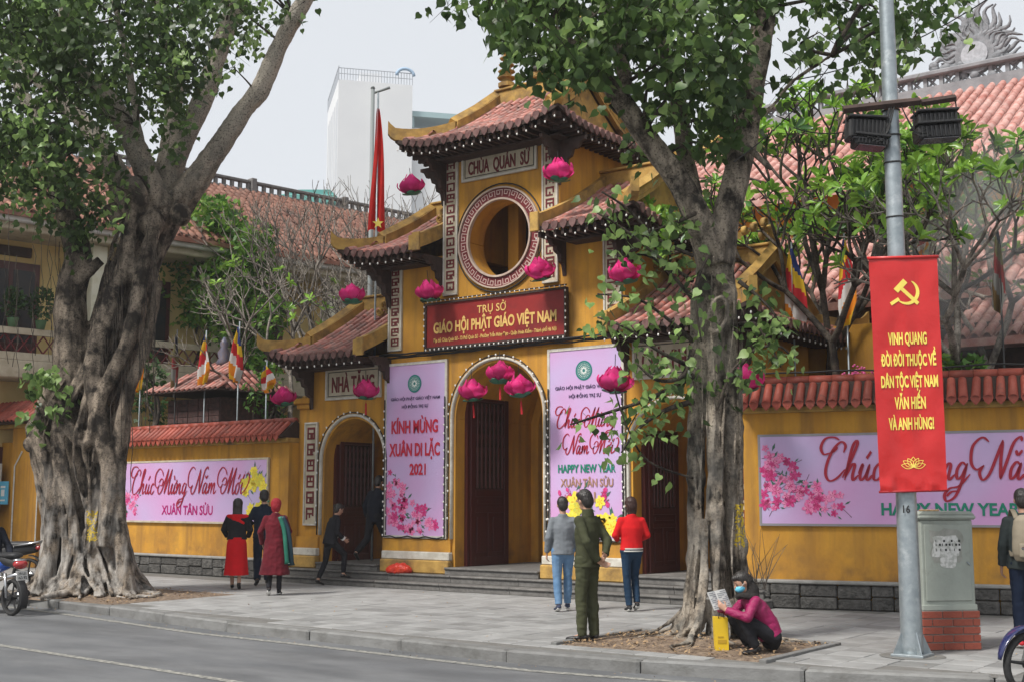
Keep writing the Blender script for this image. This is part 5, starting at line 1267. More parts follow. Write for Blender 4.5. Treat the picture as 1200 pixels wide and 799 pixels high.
# little shrine roof above the left wall
sh = thing('shrine', 'small dark brick incense shrine with a curved tiled roof behind the left wall', 'shrine', (-24, 19.4, 0))
c = on_y(255, 470, 19.4); c = V((c.x, 19.4, 0)); zt = on_y(255, 440, 19.4).z; ze = on_y(255, 463, 18.8).z
m = MB(); m.box(c.x - .95, c.x + .95, 18.7, 20.4, 0, ze - .05); m.build('body', mat('sooty_brick', (.045, .03, .028), (.10, .05, .045), .9, 12, .5, 30), sh)
for r_ in range(5):
    for q in range(5):
        m = MB(); m.bbox(c.x - .93 + q * .375 + .01, c.x - .93 + (q + 1) * .375 - .01, 18.67, 18.698, ze - .2 - r_ * .14 + .01, ze - .2 - (r_ - 1) * .14 - .0, .006); m.build('brick', MATS['sooty_brick'], sh)
m = MB(); n = 10
P0 = [(-1.35, 0), (1.35, 0)]; vs = [(c.x - 1.35, 18.3, ze + .08), (c.x + 1.35, 18.3, ze + .08), (c.x + 1.35, 20.8, ze + .08), (c.x - 1.35, 20.8, ze + .08), (c.x - .35, 19.55, zt + .25), (c.x + .35, 19.55, zt + .25)]
m.add(vs, [(0, 1, 5, 4), (2, 3, 4, 5), (1, 2, 5), (3, 0, 4), (3, 2, 1, 0)]); dk = m.build('roof', darkwood, sh)
Ms = []
for i in range(15):
    x = c.x - 1.28 + i * 2.56 / 14; tm = min(1, (1.35 - abs(x - c.x)) / 1.0); q = V((0, 1.25, zt + .17 - ze)); Lq = q.length; Y = q.normalized(); k = 0
    while k * .3 < Lq * tm - .1: Ms.append(basis((1, 0, 0), Y, V((1, 0, 0)).cross(Y), V((x, 18.28, ze + .1)) + Y * .3 * k)); k += 1
for i in range(12):
    y = 18.35 + i * 2.4 / 11; tm = min(1, (1.25 - abs(y - 19.55)) / 1.25); q = V((-1.0, 0, zt + .17 - ze)); Lq = q.length; Y = q.normalized(); k = 0
    while k * .3 < Lq * tm - .1: Ms.append(basis((0, 1, 0), Y, V((0, 1, 0)).cross(Y), V((c.x + 1.37, y, ze + .1)) + Y * .3 * k)); k += 1
pieces('roof_tile', TILE, Ms, dk)
m = MB(); m.lathe((c.x, 19.55, zt + .22), [(.12, 0), (.2, .1), (.12, .2), (.16, .34), (.08, .46), (.11, .56), (.02, .72)], 12); m.build('finial', mat('blue_grey_porcelain', (.09, .10, .16), (.16, .12, .12), .4, 12), sh, True)
# ================================================================= TREES
def bark_mat(name, lo, hi, lime=None, lime_z=(0.5, 1.6), moss=None, limeamt=.5, young=None):
    m = bpy.data.materials.new(name); m.use_nodes = True; MATS[name] = m
    N, L = m.node_tree.nodes, m.node_tree.links; b = N['Principled BSDF']; b.inputs['Roughness'].default_value = .88; b.inputs['Specular IOR Level'].default_value = .25
    tc = N.new('ShaderNodeTexCoord'); mp = N.new('ShaderNodeMapping'); mp.inputs['Scale'].default_value = (1, 1, .35); L.new(tc.outputs['Object'], mp.inputs[0])
    def nz(sc, det, src=mp, rough=.65):
        n = N.new('ShaderNodeTexNoise'); n.inputs['Scale'].default_value = sc; n.inputs['Detail'].default_value = det; n.inputs['Roughness'].default_value = rough; L.new(src.outputs[0] if src is mp else tc.outputs['Object'], n.inputs['Vector']); return n
    def mr(src, a, c, d=0, e=1): r = N.new('ShaderNodeMapRange'); r.inputs[1].default_value = a; r.inputs[2].default_value = c; r.inputs[3].default_value = d; r.inputs[4].default_value = e; L.new(src, r.inputs[0]); return r.outputs[0]
    n1 = nz(6, 9); mx = N.new('ShaderNodeMixRGB'); mx.inputs[1].default_value = (*lo, 1); mx.inputs[2].default_value = (*hi, 1); L.new(mr(n1.outputs[0], .36, .62), mx.inputs[0]); col = mx.outputs[0]
    n2 = nz(38, 5, None); m2 = N.new('ShaderNodeMixRGB'); m2.blend_type = 'MULTIPLY'; m2.inputs[2].default_value = (.28, .26, .25, 1); L.new(mr(n2.outputs[0], .52, .64), m2.inputs[0]); L.new(col, m2.inputs[1]); col = m2.outputs[0]
    n3 = nz(3.0, 7, None); m3 = N.new('ShaderNodeMixRGB'); m3.inputs[2].default_value = (lo[0] * .35, lo[1] * .35, lo[2] * .35, 1); L.new(mr(n3.outputs[0], .47, .60), m3.inputs[0]); L.new(col, m3.inputs[1]); col = m3.outputs[0]
    if lime:
        sx = N.new('ShaderNodeSeparateXYZ'); L.new(tc.outputs['Object'], sx.inputs[0])
        n4 = nz(5, 8); ad = N.new('ShaderNodeMath'); ad.operation = 'MULTIPLY'; L.new(mr(sx.outputs[2], lime_z[0], lime_z[1], 1, 0), ad.inputs[0]); L.new(mr(n4.outputs[0], .42, .62), ad.inputs[1])
        a2 = N.new('ShaderNodeMath'); a2.operation = 'MULTIPLY'; a2.inputs[1].default_value = limeamt; L.new(ad.outputs[0], a2.inputs[0])
        m4 = N.new('ShaderNodeMixRGB'); m4.inputs[2].default_value = (*lime, 1); L.new(a2.outputs[0], m4.inputs[0]); L.new(col, m4.inputs[1]); col = m4.outputs[0]
    if young:
        sx2 = N.new('ShaderNodeSeparateXYZ'); L.new(tc.outputs['Object'], sx2.inputs[0]); ym = N.new('ShaderNodeMath'); ym.operation = 'MULTIPLY'; L.new(mr(sx2.outputs[2], young[0], young[1], 0, .75), ym.inputs[0]); L.new(mr(n2.outputs[0], .66, .50), ym.inputs[1])
        m6 = N.new('ShaderNodeMixRGB'); m6.inputs[2].default_value = (.42, .38, .32, 1); L.new(ym.outputs[0], m6.inputs[0]); L.new(col, m6.inputs[1]); col = m6.outputs[0]
    L.new(col, b.inputs['Base Color'])
    vb = N.new('ShaderNodeTexVoronoi'); vb.inputs['Scale'].default_value = 14; L.new(mp.outputs[0], vb.inputs['Vector'])
    ma = N.new('ShaderNodeMath'); ma.operation = 'ADD'; L.new(n2.outputs[0], ma.inputs[0]); mb_ = N.new('ShaderNodeMath'); mb_.operation = 'MULTIPLY'; mb_.inputs[1].default_value = .6; L.new(vb.outputs[0], mb_.inputs[0]); L.new(mb_.outputs[0], ma.inputs[1])
    bp = N.new('ShaderNodeBump'); bp.inputs['Strength'].default_value = .7; bp.inputs['Distance'].default_value = .02; L.new(ma.outputs[0], bp.inputs['Height']); L.new(bp.outputs[0], b.inputs['Normal'])
    return m
bark1 = bark_mat('ficus_bark', (.060, .048, .038), (.29, .235, .18), lime=(.52, .49, .45), lime_z=(.9, 2.3), limeamt=.65, young=(6.6, 8.2))
bark2 = bark_mat('mottled_bark', (.060, .048, .038), (.38, .32, .25), lime=(.45, .42, .37), lime_z=(.4, 6), limeamt=.4)
barkg = bark_mat('pale_twig_bark', (.19, .165, .14), (.34, .30, .26))
barkd = bark_mat('dark_branch_bark', (.05, .04, .033), (.11, .09, .07))
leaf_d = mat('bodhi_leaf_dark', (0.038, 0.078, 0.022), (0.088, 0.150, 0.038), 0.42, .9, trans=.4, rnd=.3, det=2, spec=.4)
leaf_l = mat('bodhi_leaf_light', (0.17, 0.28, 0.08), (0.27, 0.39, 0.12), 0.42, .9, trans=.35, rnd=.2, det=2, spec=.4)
def heart(nm, ma):
    """heart-shaped leaf with a drip tip, hanging along -Z, folded at the midrib"""
    P = [(0, 0), (.30, .10), (.50, -.10), (.52, -.36), (.34, -.66), (.12, -.88), (0, -1.25)]; m = MB(); vs = []
    for x, z in P: vs.append((x, .16 * x * x - .05 * z * z, z))
    for x, z in P[1:-1]: vs.append((-x, .16 * x * x - .05 * z * z, z))
    for z in (-.36, -.66): vs.append((0, .05 + .0 * z - .05 * z * z, z))
    n = len(P); a, b = n + 5, n + 6
    fs = [(0, 1, 2, a), (2, 3, a), (3, 4, b, a), (4, 5, b), (5, 6, b), (0, a, n + 1, n), (n + 1, a, n + 2), (n + 2, a, b, n + 3), (n + 3, b, n + 4), (n + 4, b, 6)]
    m.add(vs, fs); me = m.mesh(nm, ma, None, True); return me
HD, HL = heart('leaf', leaf_d), heart('leaf', leaf_l)
def in_poly(x, y, P):
    c = False; n = len(P)
    for i in range(n):
        (x1, y1), (x2, y2) = P[i], P[(i + 1) % n]
        if (y1 > y) != (y2 > y) and x < (x2 - x1) * (y - y1) / (y2 - y1) + x1: c = not c
    return c
def leaf_M(p, s, rr, droop=.75):
    dz = V((rr.gauss(0, .55), rr.gauss(0, .55), droop)).normalized()      # local +Z (stem side) mostly up
    u = V((rr.gauss(0, 1), rr.gauss(0, 1), rr.gauss(0, .4))); u = (u - dz * u.dot(dz)).normalized(); v = dz.cross(u)
    return basis(u * s, v * s, dz * s, p)
def strands(mb, prof, ground, y_top, y_bot, n, rmin, rmax, rr, turns=.5, depthk=.75, front=True, out=1.0, phis=None):
    """aerial roots running down the trunk; prof(y) -> (centre px, half width px)"""
    for i in range(n):
        ph = rr.uniform(-1.75, 1.75) if phis is None else phis[i]; dph = rr.uniform(-turns, turns); y0 = y_top + rr.random() * (y_bot - y_top) * .35; r0 = rr.uniform(rmin, rmax); P = []; R = []
        k = 16; sd = rr.uniform(0, 99)
        for j in range(k + 1):
            t = j / k; y = y0 + (y_bot + rr.uniform(0, 4) - y0) * t; cx, hw = prof(y); a = ph + dph * t + .35 * noise.noise(V((t * 3.1, sd, 0)))
            x = cx + hw * out * sin(a); dd = -hw / 67 * depthk * cos(a) * out if ground[0] < -12 else -hw / 101 * depthk * cos(a) * out
            P.append(at_depth(x, y, ground, dd)); R.append(r0 * (.55 + .45 * t + .25 * noise.noise(V((t * 5, sd, 4)))))
        mb.tube(P, R, 7)
def px_tube(mb, pts, ground, ppm, n=9, sub=4):
    """pts: (px, py, radius px, depth offset m)"""
    P = [at_depth(p[0], p[1], ground, p[3]) for p in pts]; R = [p[2] / ppm for p in pts]
    Q = crom(P, sub); RR = []
    for i in range(len(R) - 1):
        for k in range(sub): RR.append(R[i] + (R[i + 1] - R[i]) * k / sub)
    RR.append(R[-1]); mb.tube(Q, RR, n); return Q
# ------------------------------------------------------------ left ficus
g1 = (-18.65, 12.93); G1 = V((*g1, 0)); rr = random.Random(21)
t1 = thing('ficus_tree', 'massive grey fig tree with fused aerial roots and a lime-washed base at the left', 'tree', G1)
def prof1(y):
    K = [(225, 185, 30), (300, 158, 31), (360, 145, 32), (410, 132, 34), (450, 110, 46), (475, 100, 52), (500, 92, 60), (535, 92, 54), (600, 97, 46), (650, 101, 50), (680, 103, 62), (697, 105, 78)]
    for (a, c, h), (d, e, f) in zip(K, K[1:]):
        if y <= d: t = max(0, (y - a) / (d - a)); return c + (e - c) * t, h + (f - h) * t
    return K[-1][1:]
m = MB(); L1 = []
px_tube(m, [(103, 705, 50, .15), (100, 660, 36, .15), (95, 600, 34, .15), (92, 530, 37, .15), (96, 480, 37, .15), (110, 430, 32, .15)], g1, 67, 14)
px_tube(m, [(118, 470, 30, .1), (132, 400, 26, 0), (149, 340, 25, 0), (168, 290, 27, 0), (186, 250, 29, 0), (195, 225, 23, .0)], g1, 67, 14)
L1.append(px_tube(m, [(86, 480, 26, .0), (83, 400, 20, -.1), (84, 340, 18, -.1), (92, 300, 16, -.1), (80, 255, 14, -.1), (64, 205, 11, .0), (48, 150, 9, .2), (20, 100, 7, .3)], g1, 67))
L1.append(px_tube(m, [(200, 250, 22, 0), (222, 222, 17.5, -.1), (245, 190, 14, -.2), (285, 130, 11.5, -.4), (305, 105, 12, -.5), (325, 60, 10.5, -.6), (345, 22, 10, -.8), (375, -35, 9.5, -1.0), (410, -110, 8, -1.2)], g1, 67))
L1.append(px_tube(m, [(190, 240, 19, 0), (200, 200, 15, .1), (222, 150, 13, .1), (243, 105, 12.5, .2), (256, 60, 12, .3), (272, 20, 11.5, .4), (300, -50, 11, .5), (320, -120, 7, .6)], g1, 67))
L1.append(px_tube(m, [(185, 245, 20, -.2), (172, 205, 14, -.35), (148, 150, 13, -.5), (120, 110, 12, -.6), (94, 86, 11, -.7), (80, 45, 9, -.8), (76, -5, 8, -.9), (66, -90, 5, -1)], g1, 67))
L1.append(px_tube(m, [(172, 215, 8, -.3), (164, 165, 5.5, -.6), (158, 128, 4.5, -.7), (150, 70, 4, -.8), (136, 10, 3.5, -.9), (130, -40, 2, -1)], g1, 67))
L1.append(px_tube(m, [(190, 230, 15, .4), (200, 160, 11, .8), (206, 95, 9, 1.0), (190, 30, 7, 1.2), (180, -60, 5, 1.3)], g1, 67))
L1.append(px_tube(m, [(160, 260, 18, .3), (132, 195, 14, .6), (100, 145, 11, .9), (60, 110, 8, 1.1), (10, 60, 6, 1.3)], g1, 67))
# stubs, knots and braces
px_tube(m, [(165, 250, 12, -.5), (158, 222, 12, -.75), (152, 214, 11, -.85)], g1, 67); px_tube(m, [(140, 260, 9, -.5), (128, 240, 8, -.6)], g1, 67)
px_tube(m, [(118, 305, 6, -.2), (104, 318, 7, -.2), (92, 330, 6, -.2)], g1, 67)
for (x, y, r_) in ((116, 566, 8), (88, 470, 12), (44, 502, 12), (36, 520, 9), (133, 620, 7), (212, 252, 13), (178, 262, 16), (60, 520, 12)):
    c = at_depth(x, y, g1, -.45 if x > 80 else -.2); m.ell(c, (r_ / 67, r_ / 67, r_ / 60), 9, 6)
strands(m, prof1, g1, 250, 696, 24, .035, .08, rr, .9, 1.0)
strands(m, prof1, g1, 380, 696, 26, .022, .055, rr, .7, 1.08)
strands(m, prof1, g1, 560, 700, 14, .05, .10, rr, .3, .92)
# big crossing roots
for P in ([(180, 270, 8, -.6), (165, 330, 10, -.75), (150, 400, 9, -.8), (120, 460, 8, -.85), (100, 520, 7, -.85), (60, 470, 6, -.7)], [(150, 300, 8, -.7), (128, 360, 12, -.75), (110, 430, 12, -.75), (118, 500, 10, -.8), (130, 560, 11, -.8), (122, 640, 10, -.85)],
          [(185, 330, 6, -.5), (172, 400, 7, -.6), (150, 460, 8, -.7), (140, 520, 9, -.7), (138, 590, 9, -.75), (150, 690, 10, -.8)], [(158, 245, 7, -.6), (150, 285, 8, -.7), (158, 330, 6, -.7)],
          [(62, 440, 7, -.3), (48, 500, 10, -.4), (62, 560, 9, -.5), (60, 640, 9, -.6), (45, 697, 11, -.7)]): px_tube(m, P, g1, 67, 8, 5)
# surface roots spreading over the soil
for i in range(16):
    a = rr.uniform(-2.9, .35) if i < 12 else rr.uniform(-.4, .2); P = []; R = []; r0 = rr.uniform(.05, .11); L = rr.uniform(.7, 1.5)
    for k in range(9):
        t = k / 8; q = G1 + V((cos(a + .4 * noise.noise(V((t * 2, i, 0)))), sin(a + .4 * noise.noise(V((t * 2, i, 3)))), 0)) * (.45 + L * t); q.z = .30 * (1 - t) ** 3 + .05 - .03 * t + .02; P.append(q); R.append(r0 * (1 - .75 * t))
    m.tube(P, R, 7)
def bump1(co, n): return .022 * noise.noise(co * 3.2) + .012 * noise.noise(V((co.x * 14, co.y * 14, co.z * 5)))
trunk1 = blob(m, 'trunk', bark1, t1, .021, 1, .4, bump1)
m = MB()
for i in range(60):      # thin loose aerial roots
    x = rr.uniform(62, 190); y0 = rr.uniform(260, 420); ln = rr.uniform(60, 200); c_, h_ = prof1(y0); P = [at_depth(min(max(x, c_ - h_), c_ + h_) + 6 * noise.noise(V((k * .4, i, 0))), y0 + ln * k / 9, g1, -.85 + .05 * noise.noise(V((k, i, 2)))) for k in range(10)]; m.tube(P, .008, 4)
for i in range(16):
    x = rr.uniform(5, 80); y0 = rr.uniform(230, 330); P = [at_depth(x + 8 * noise.noise(V((k * .4, i, 0))), y0 + 130 * k / 9, g1, -.3) for k in range(10)]; m.tube(P, .006, 4)
m.build('aerial_roots', barkd, t1, True)['kind'] = 'stuff'
# yellow paint smear on the trunk
def crown(root, ground, ppm, poly, n_cl, leaves, size, seed, dd, limbs, lightp, dens=None, spread=.28, lim=150, sparse=False):
    rr = random.Random(seed); MD = []; ML_ = []; tw = MB(); xs = [p[0] for p in poly]; ys = [p[1] for p in poly]; k = 0; tries = 0
    while k < n_cl and tries < n_cl * 30:
        tries += 1; x, y = rr.uniform(min(xs), max(xs)), rr.uniform(min(ys), max(ys))
        if not in_poly(x, y, poly): continue
        if dens and rr.random() > dens(x, y): continue
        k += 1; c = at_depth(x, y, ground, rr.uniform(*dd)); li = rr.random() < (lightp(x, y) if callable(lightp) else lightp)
        # drooping twig with alternate leaves
        d = V((rr.gauss(0, 1), rr.gauss(0, 1), -.35)).normalized(); L = rr.uniform(.7, 1.3) * spread * 2; P = [c - d * L * .5 + V((0, 0, .10)), c, c + d * L * .5 + V((0, 0, -.12))]
        tw.tube(P, [.006, .004, .002], 3, cap=False)
        if limbs and rr.random() < .35:
            q = min((pt for Q in limbs for pt in Q[::3]), key=lambda p: (p - c).length + (0 if p.z < c.z else 1.5)); mid = (q + P[0]) / 2 + V((rr.gauss(0, .15), rr.gauss(0, .15), rr.uniform(.0, .35)))
            if (q - c).length < 3.2: tw.tube(crom([q, mid, P[0]], 4), [.028 - .0027 * j for j in range(9)], 5)
        for j in range(leaves):
            t = rr.random(); p = P[0].lerp(P[2], t) + V((rr.gauss(0, spread * .45), rr.gauss(0, spread * .45), rr.gauss(0, spread * .40)))
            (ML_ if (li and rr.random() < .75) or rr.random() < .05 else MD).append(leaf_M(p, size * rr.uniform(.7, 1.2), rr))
    key = lambda M: ((M.translation - V((0, 0, EYE))).length + (0 if in_view(M.translation, 0) else 1000))
    pieces('leaf', HD, MD, root, lim, key, 'foliage'); 
    if ML_: pieces('leaf', HL, ML_, root, lim, key, 'light_foliage')
    tw.build('twigs', barkd, root, True)['kind'] = 'stuff'
polyL = [(-60, -120), (400, -120), (372, -10), (345, 18), (300, 45), (288, 95), (262, 110), (245, 140), (232, 165), (215, 180), (190, 230), (150, 262), (110, 262), (75, 262), (-60, 236)]
def densL(x, y):
    d = 1.0
    if y > 200: d = .55
    if y > 170 and 60 < x < 175: d = .6
    if x > 215 and y > 60: d = .35
    if x > 300: d = .6
    if 150 < x < 215 and y > 130: d = .4
    return d
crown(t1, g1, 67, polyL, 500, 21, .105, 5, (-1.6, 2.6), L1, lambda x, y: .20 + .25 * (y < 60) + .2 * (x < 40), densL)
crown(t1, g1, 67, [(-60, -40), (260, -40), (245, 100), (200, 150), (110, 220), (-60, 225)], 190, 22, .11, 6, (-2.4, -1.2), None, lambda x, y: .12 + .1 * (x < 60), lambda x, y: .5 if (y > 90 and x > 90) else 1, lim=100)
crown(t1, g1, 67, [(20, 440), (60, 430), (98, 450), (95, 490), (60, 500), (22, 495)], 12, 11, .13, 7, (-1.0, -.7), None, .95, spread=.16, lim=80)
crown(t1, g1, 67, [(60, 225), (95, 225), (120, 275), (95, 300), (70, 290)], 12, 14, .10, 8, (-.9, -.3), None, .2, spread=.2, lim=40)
# yellow paint mark on the bark
# ------------------------------------------------------------ right ficus
g2 = (-6.76, 12.78); G2 = V((*g2, 0)); rr = random.Random(8)
t2 = thing('ficus_tree', 'tall slender mottled fig tree with columnar fused stems in front of the right arch', 'tree', G2)
m = MB(); L2 = []
cols = [[(802, 752, 15, .0), (813, 690, 9.5, 0), (815, 600, 9.5, -.05), (816, 520, 10.5, -.05), (820, 450, 12, 0), (824, 380, 13, 0), (828, 310, 13, 0), (822, 265, 13, 0)],
        [(838, 752, 14, -.2), (842, 690, 8, -.2), (839, 640, 8.5, -.2), (838, 580, 8.5, -.2), (836, 510, 8.5, -.2), (838, 440, 10, -.15), (838, 370, 11, -.1), (836, 300, 12, 0)],
        [(882, 750, 15, .1), (868, 690, 11, .0), (862, 620, 11, -.02), (858, 560, 10, -.02), (856, 500, 11, 0), (852, 440, 13, 0), (850, 370, 14, 0), (846, 300, 14, 0)],
        [(850, 752, 15, .2), (848, 680, 8, .14), (846, 600, 7, .14), (843, 520, 8, .14), (840, 440, 13, .14), (838, 360, 18, .12), (836, 290, 18, .08)]]
for P in cols: px_tube(m, P, g2, 101, 10, 5)
L2.append(px_tube(m, [(838, 310, 22, 0), (822, 265, 18, -.05), (797, 215, 15, -.1), (775, 185, 14, -.15), (748, 148, 13.5, -.2), (728, 118, 12.5, -.25), (708, 92, 9.5, -.3), (684, 66, 8, -.35), (655, 40, 6, -.4), (600, 5, 4, -.5), (560, -20, 2.5, -.5)], g2, 101))
L2.append(px_tube(m, [(728, 120, 11, -.25), (732, 90, 8.5, -.1), (724, 50, 8.5, .0), (711, 15, 9, .1), (700, -40, 7, .2), (690, -120, 5, .2)], g2, 101))
L2.append(px_tube(m, [(815, 250, 13, .3), (803, 180, 11, .5), (794, 115, 11, .6), (782, 75, 10, .7), (768, 30, 8, .8), (750, -60, 6, .9)], g2, 101))
L2.append(px_tube(m, [(842, 310, 20, 0), (850, 262, 17, .0), (862, 210, 16.5, .05), (873, 165, 16, .1), (880, 115, 15, .15), (889, 60, 15, .15), (897, 10, 14, .2), (908, -60, 11, .2), (925, -140, 7, .2)], g2, 101))
L2.append(px_tube(m, [(900, -20, 9, .2), (950, -60, 6, 0), (1010, -70, 4, -.2), (1090, -60, 3, -.3)], g2, 101))
L2.append(px_tube(m, [(875, 150, 4, .0), (905, 125, 3, -.1), (930, 95, 2.5, -.2), (975, 65, 2, -.3)], g2, 101)); L2.append(px_tube(m, [(872, 170, 5, 0), (886, 182, 4, -.2), (905, 200, 2, -.3)], g2, 101))
for (x, y, r_, dd) in ((816, 560, 11.5, -.05), (838, 600, 10.5, -.22), (840, 540, 9.5, -.2), (860, 500, 12, 0), (815, 655, 11, 0), (866, 640, 11.5, 0), (842, 660, 9.5, -.2), (850, 345, 14, -.1), (830, 480, 13, 0), (858, 575, 12, 0)):
    m.ell(at_depth(x, y, g2, dd), (r_ / 95, r_ / 95, r_ / 70), 9, 6)
for i in range(26):
    a = rr.uniform(-3.3, .4); P = []; R = []; r0 = rr.uniform(.025, .06); L = rr.uniform(.3, .95)
    for k in range(9):
        t = k / 8; q = G2 + V((cos(a + .5 * noise.noise(V((t * 2, i, 0)))), sin(a + .5 * noise.noise(V((t * 2, i, 3)))), 0)) * (.24 + L * t); q.z = .42 * (1 - t) ** 4 + .045 - .03 * t + .03; P.append(q); R.append(r0 * (1 - .75 * t))
    m.tube(P, R, 6)
def prof2(y):
    return 840, 30 if y < 640 else 30 + (y - 640) * .12
strands(m, prof2, g2, 280, 748, 20, .012, .03, rr, .6, 1.0)
# loop of a strangling root near the top of the trunk
px_tube(m, [(828, 375, 3, -.28), (838, 352, 3, -.3), (848, 350, 3, -.28), (852, 370, 3, -.26), (842, 388, 3, -.28), (830, 386, 3, -.28)], g2, 101, 6)
def bump2(co, n): return .012 * noise.noise(co * 4.0) + .008 * noise.noise(V((co.x * 22, co.y * 22, co.z * 6)))
trunk2 = blob(m, 'trunk', bark2, t2, .016, 1, .5, bump2)
# yellow paint mark: small raised flakes lying on the bark
def paint_flakes(trunk, root, x0, x1, y0, y1, n, ground, seed):
    rr = random.Random(seed); m = MB(); me = trunk.data; O = ORG[root.name]
    from mathutils.bvhtree import BVHTree
    bt = BVHTree.FromPolygons([v.co for v in me.vertices], [tuple(p.vertices) for p in me.polygons])
    for i in range(n):
        d = ray(rr.uniform(x0, x1), rr.uniform(y0, y1)).normalized(); h = bt.ray_cast(V((0, 0, EYE)) - O, d)
        if h[0] is None: continue
        nn = h[1]; nn = nn if nn.dot(d) < 0 else -nn; u = nn.orthogonal().normalized(); w = nn.cross(u); a = rr.uniform(0, 6.28); s = rr.uniform(.008, .024)
        m.add([O + h[0] + nn * .004 + (u * cos(a + k * 1.57) + w * sin(a + k * 1.57)) * s * (1, .6, 1.1, .5)[k] for k in range(4)], [(0, 1, 2, 3)])
    m.build('paint_mark', mat('yellow_tree_paint', (.62, .44, .03), (.5, .36, .04), .7, 9), root, fixn=False)['kind'] = 'stuff'
paint_flakes(trunk2, t2, 862, 873, 590, 640, 190, g2, 3); paint_flakes(trunk1, t1, 102, 114, 598, 634, 200, g1, 4)
polyR = [(572, -120), (960, -120), (905, 10), (872, 40), (870, 110), (858, 160), (845, 235), (800, 262), (770, 205), (735, 185), (715, 120), (665, 130), (652, 112), (640, 80), (600, 70), (585, 30)]
def densR(x, y):
    if y > 170: return .28
    if x < 640 and y > 40: return .45
    if 640 < x < 790 and y > 90: return .3
    if x > 860 and y > 60: return .35
    return 1.0
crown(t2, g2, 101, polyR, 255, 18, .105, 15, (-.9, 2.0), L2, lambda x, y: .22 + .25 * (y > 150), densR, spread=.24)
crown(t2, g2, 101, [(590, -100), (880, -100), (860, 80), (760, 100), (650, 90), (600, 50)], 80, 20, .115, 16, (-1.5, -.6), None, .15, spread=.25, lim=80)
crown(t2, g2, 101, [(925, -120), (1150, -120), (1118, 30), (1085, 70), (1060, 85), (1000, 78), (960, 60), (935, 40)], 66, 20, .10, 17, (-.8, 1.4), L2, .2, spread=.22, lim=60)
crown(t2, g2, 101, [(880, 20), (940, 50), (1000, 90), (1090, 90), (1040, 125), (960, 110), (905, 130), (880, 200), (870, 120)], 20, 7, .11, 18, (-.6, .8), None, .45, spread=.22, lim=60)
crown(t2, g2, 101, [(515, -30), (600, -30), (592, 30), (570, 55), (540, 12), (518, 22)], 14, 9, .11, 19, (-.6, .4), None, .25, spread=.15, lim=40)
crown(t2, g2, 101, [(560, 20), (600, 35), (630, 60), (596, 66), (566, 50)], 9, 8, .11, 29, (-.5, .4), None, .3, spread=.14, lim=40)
# light sprays growing from the trunk
def spray_branch(pts, seed, n, spread=.14, s=.095):
    rr = random.Random(seed); m = MB(); Q = px_tube(m, pts, g2, 101, 5, 6); m.build('branch', barkd, t2, True); MD, M2 = [], []
    for i in range(n):
        t = rr.random() ** .7; p = Q[int(t * (len(Q) - 1))] + V((rr.gauss(0, spread), rr.gauss(0, spread), rr.gauss(-.05, spread * .8))); (M2 if rr.random() < .72 else MD).append(leaf_M(p, s * rr.uniform(.65, 1.25), rr, .6))
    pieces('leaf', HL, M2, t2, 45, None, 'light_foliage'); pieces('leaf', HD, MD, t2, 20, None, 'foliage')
for i, (P, n) in enumerate((
    ([(812, 300, 2.5, -.2), (770, 280, 2, -.5), (735, 245, 1.5, -.7), (705, 225, 1, -.8)], 40), ([(812, 330, 2.5, -.2), (770, 300, 2, -.5), (730, 268, 1.5, -.7), (700, 250, 1, -.8)], 45),
    ([(812, 400, 3, -.2), (780, 372, 2, -.4), (745, 350, 1.5, -.6), (700, 345, 1, -.7)], 60), ([(810, 430, 3, -.2), (770, 410, 2, -.5), (735, 385, 1.5, -.7), (700, 372, 1, -.8)], 70),
    ([(812, 440, 4, -.2), (785, 455, 3, -.4), (752, 470, 2.5, -.5), (715, 482, 2, -.6), (668, 497, 1, -.7)], 50), ([(812, 470, 4, -.2), (780, 480, 3, -.4), (750, 500, 2, -.6), (728, 530, 1, -.7)], 60),
    ([(812, 350, 3, -.2), (785, 320, 2, -.3), (760, 300, 1.5, -.4), (725, 300, 1, -.5)], 50), ([(812, 410, 4, -.25), (800, 440, 3, -.4), (770, 445, 2, -.6), (745, 425, 1, -.7)], 60),
    ([(866, 330, 3, -.1), (885, 345, 2, -.2), (905, 365, 1.5, -.3), (918, 390, 1, -.3)], 60), ([(866, 380, 3, -.1), (885, 380, 2, -.2), (900, 400, 1.5, -.3), (915, 430, 1, -.3)], 50),
    ([(866, 430, 3, -.1), (885, 410, 2, -.2), (912, 405, 1.5, -.3), (930, 420, 1, -.3)], 35), ([(840, 480, 2, -.3), (855, 440, 2, -.4), (870, 420, 1, -.4)], 30), ([(815, 250, 3, -.3), (790, 262, 2, -.4), (765, 270, 1, -.5)], 45),
    ([(812, 560, 1.5, -.2), (760, 540, 1.2, -.5), (735, 500, 1, -.7), (720, 455, 1, -.8)], 22), ([(830, 300, 2, -.35), (815, 340, 2, -.45), (822, 400, 1, -.45)], 30))): spray_branch(P, 40 + i, n)
# bare twigs at the foot of the right trunk
m = MB(); rr = random.Random(2)
for i in range(15):
    x = rr.uniform(880, 898); b = at_depth(x, 690, g2, .5); d = V((rr.gauss(0, .25), rr.gauss(0, .2), 1)).normalized(); m.tube([b, b + d * rr.uniform(.25, .4), b + d * rr.uniform(.45, .8) + V((rr.gauss(0, .12), rr.gauss(0, .1), 0))], [.006, .004, .002], 4)
solo(m, 'dry_twigs', barkg, 'bundle of bare dry twigs standing behind the right fig trunk', 'twigs', kind='stuff')
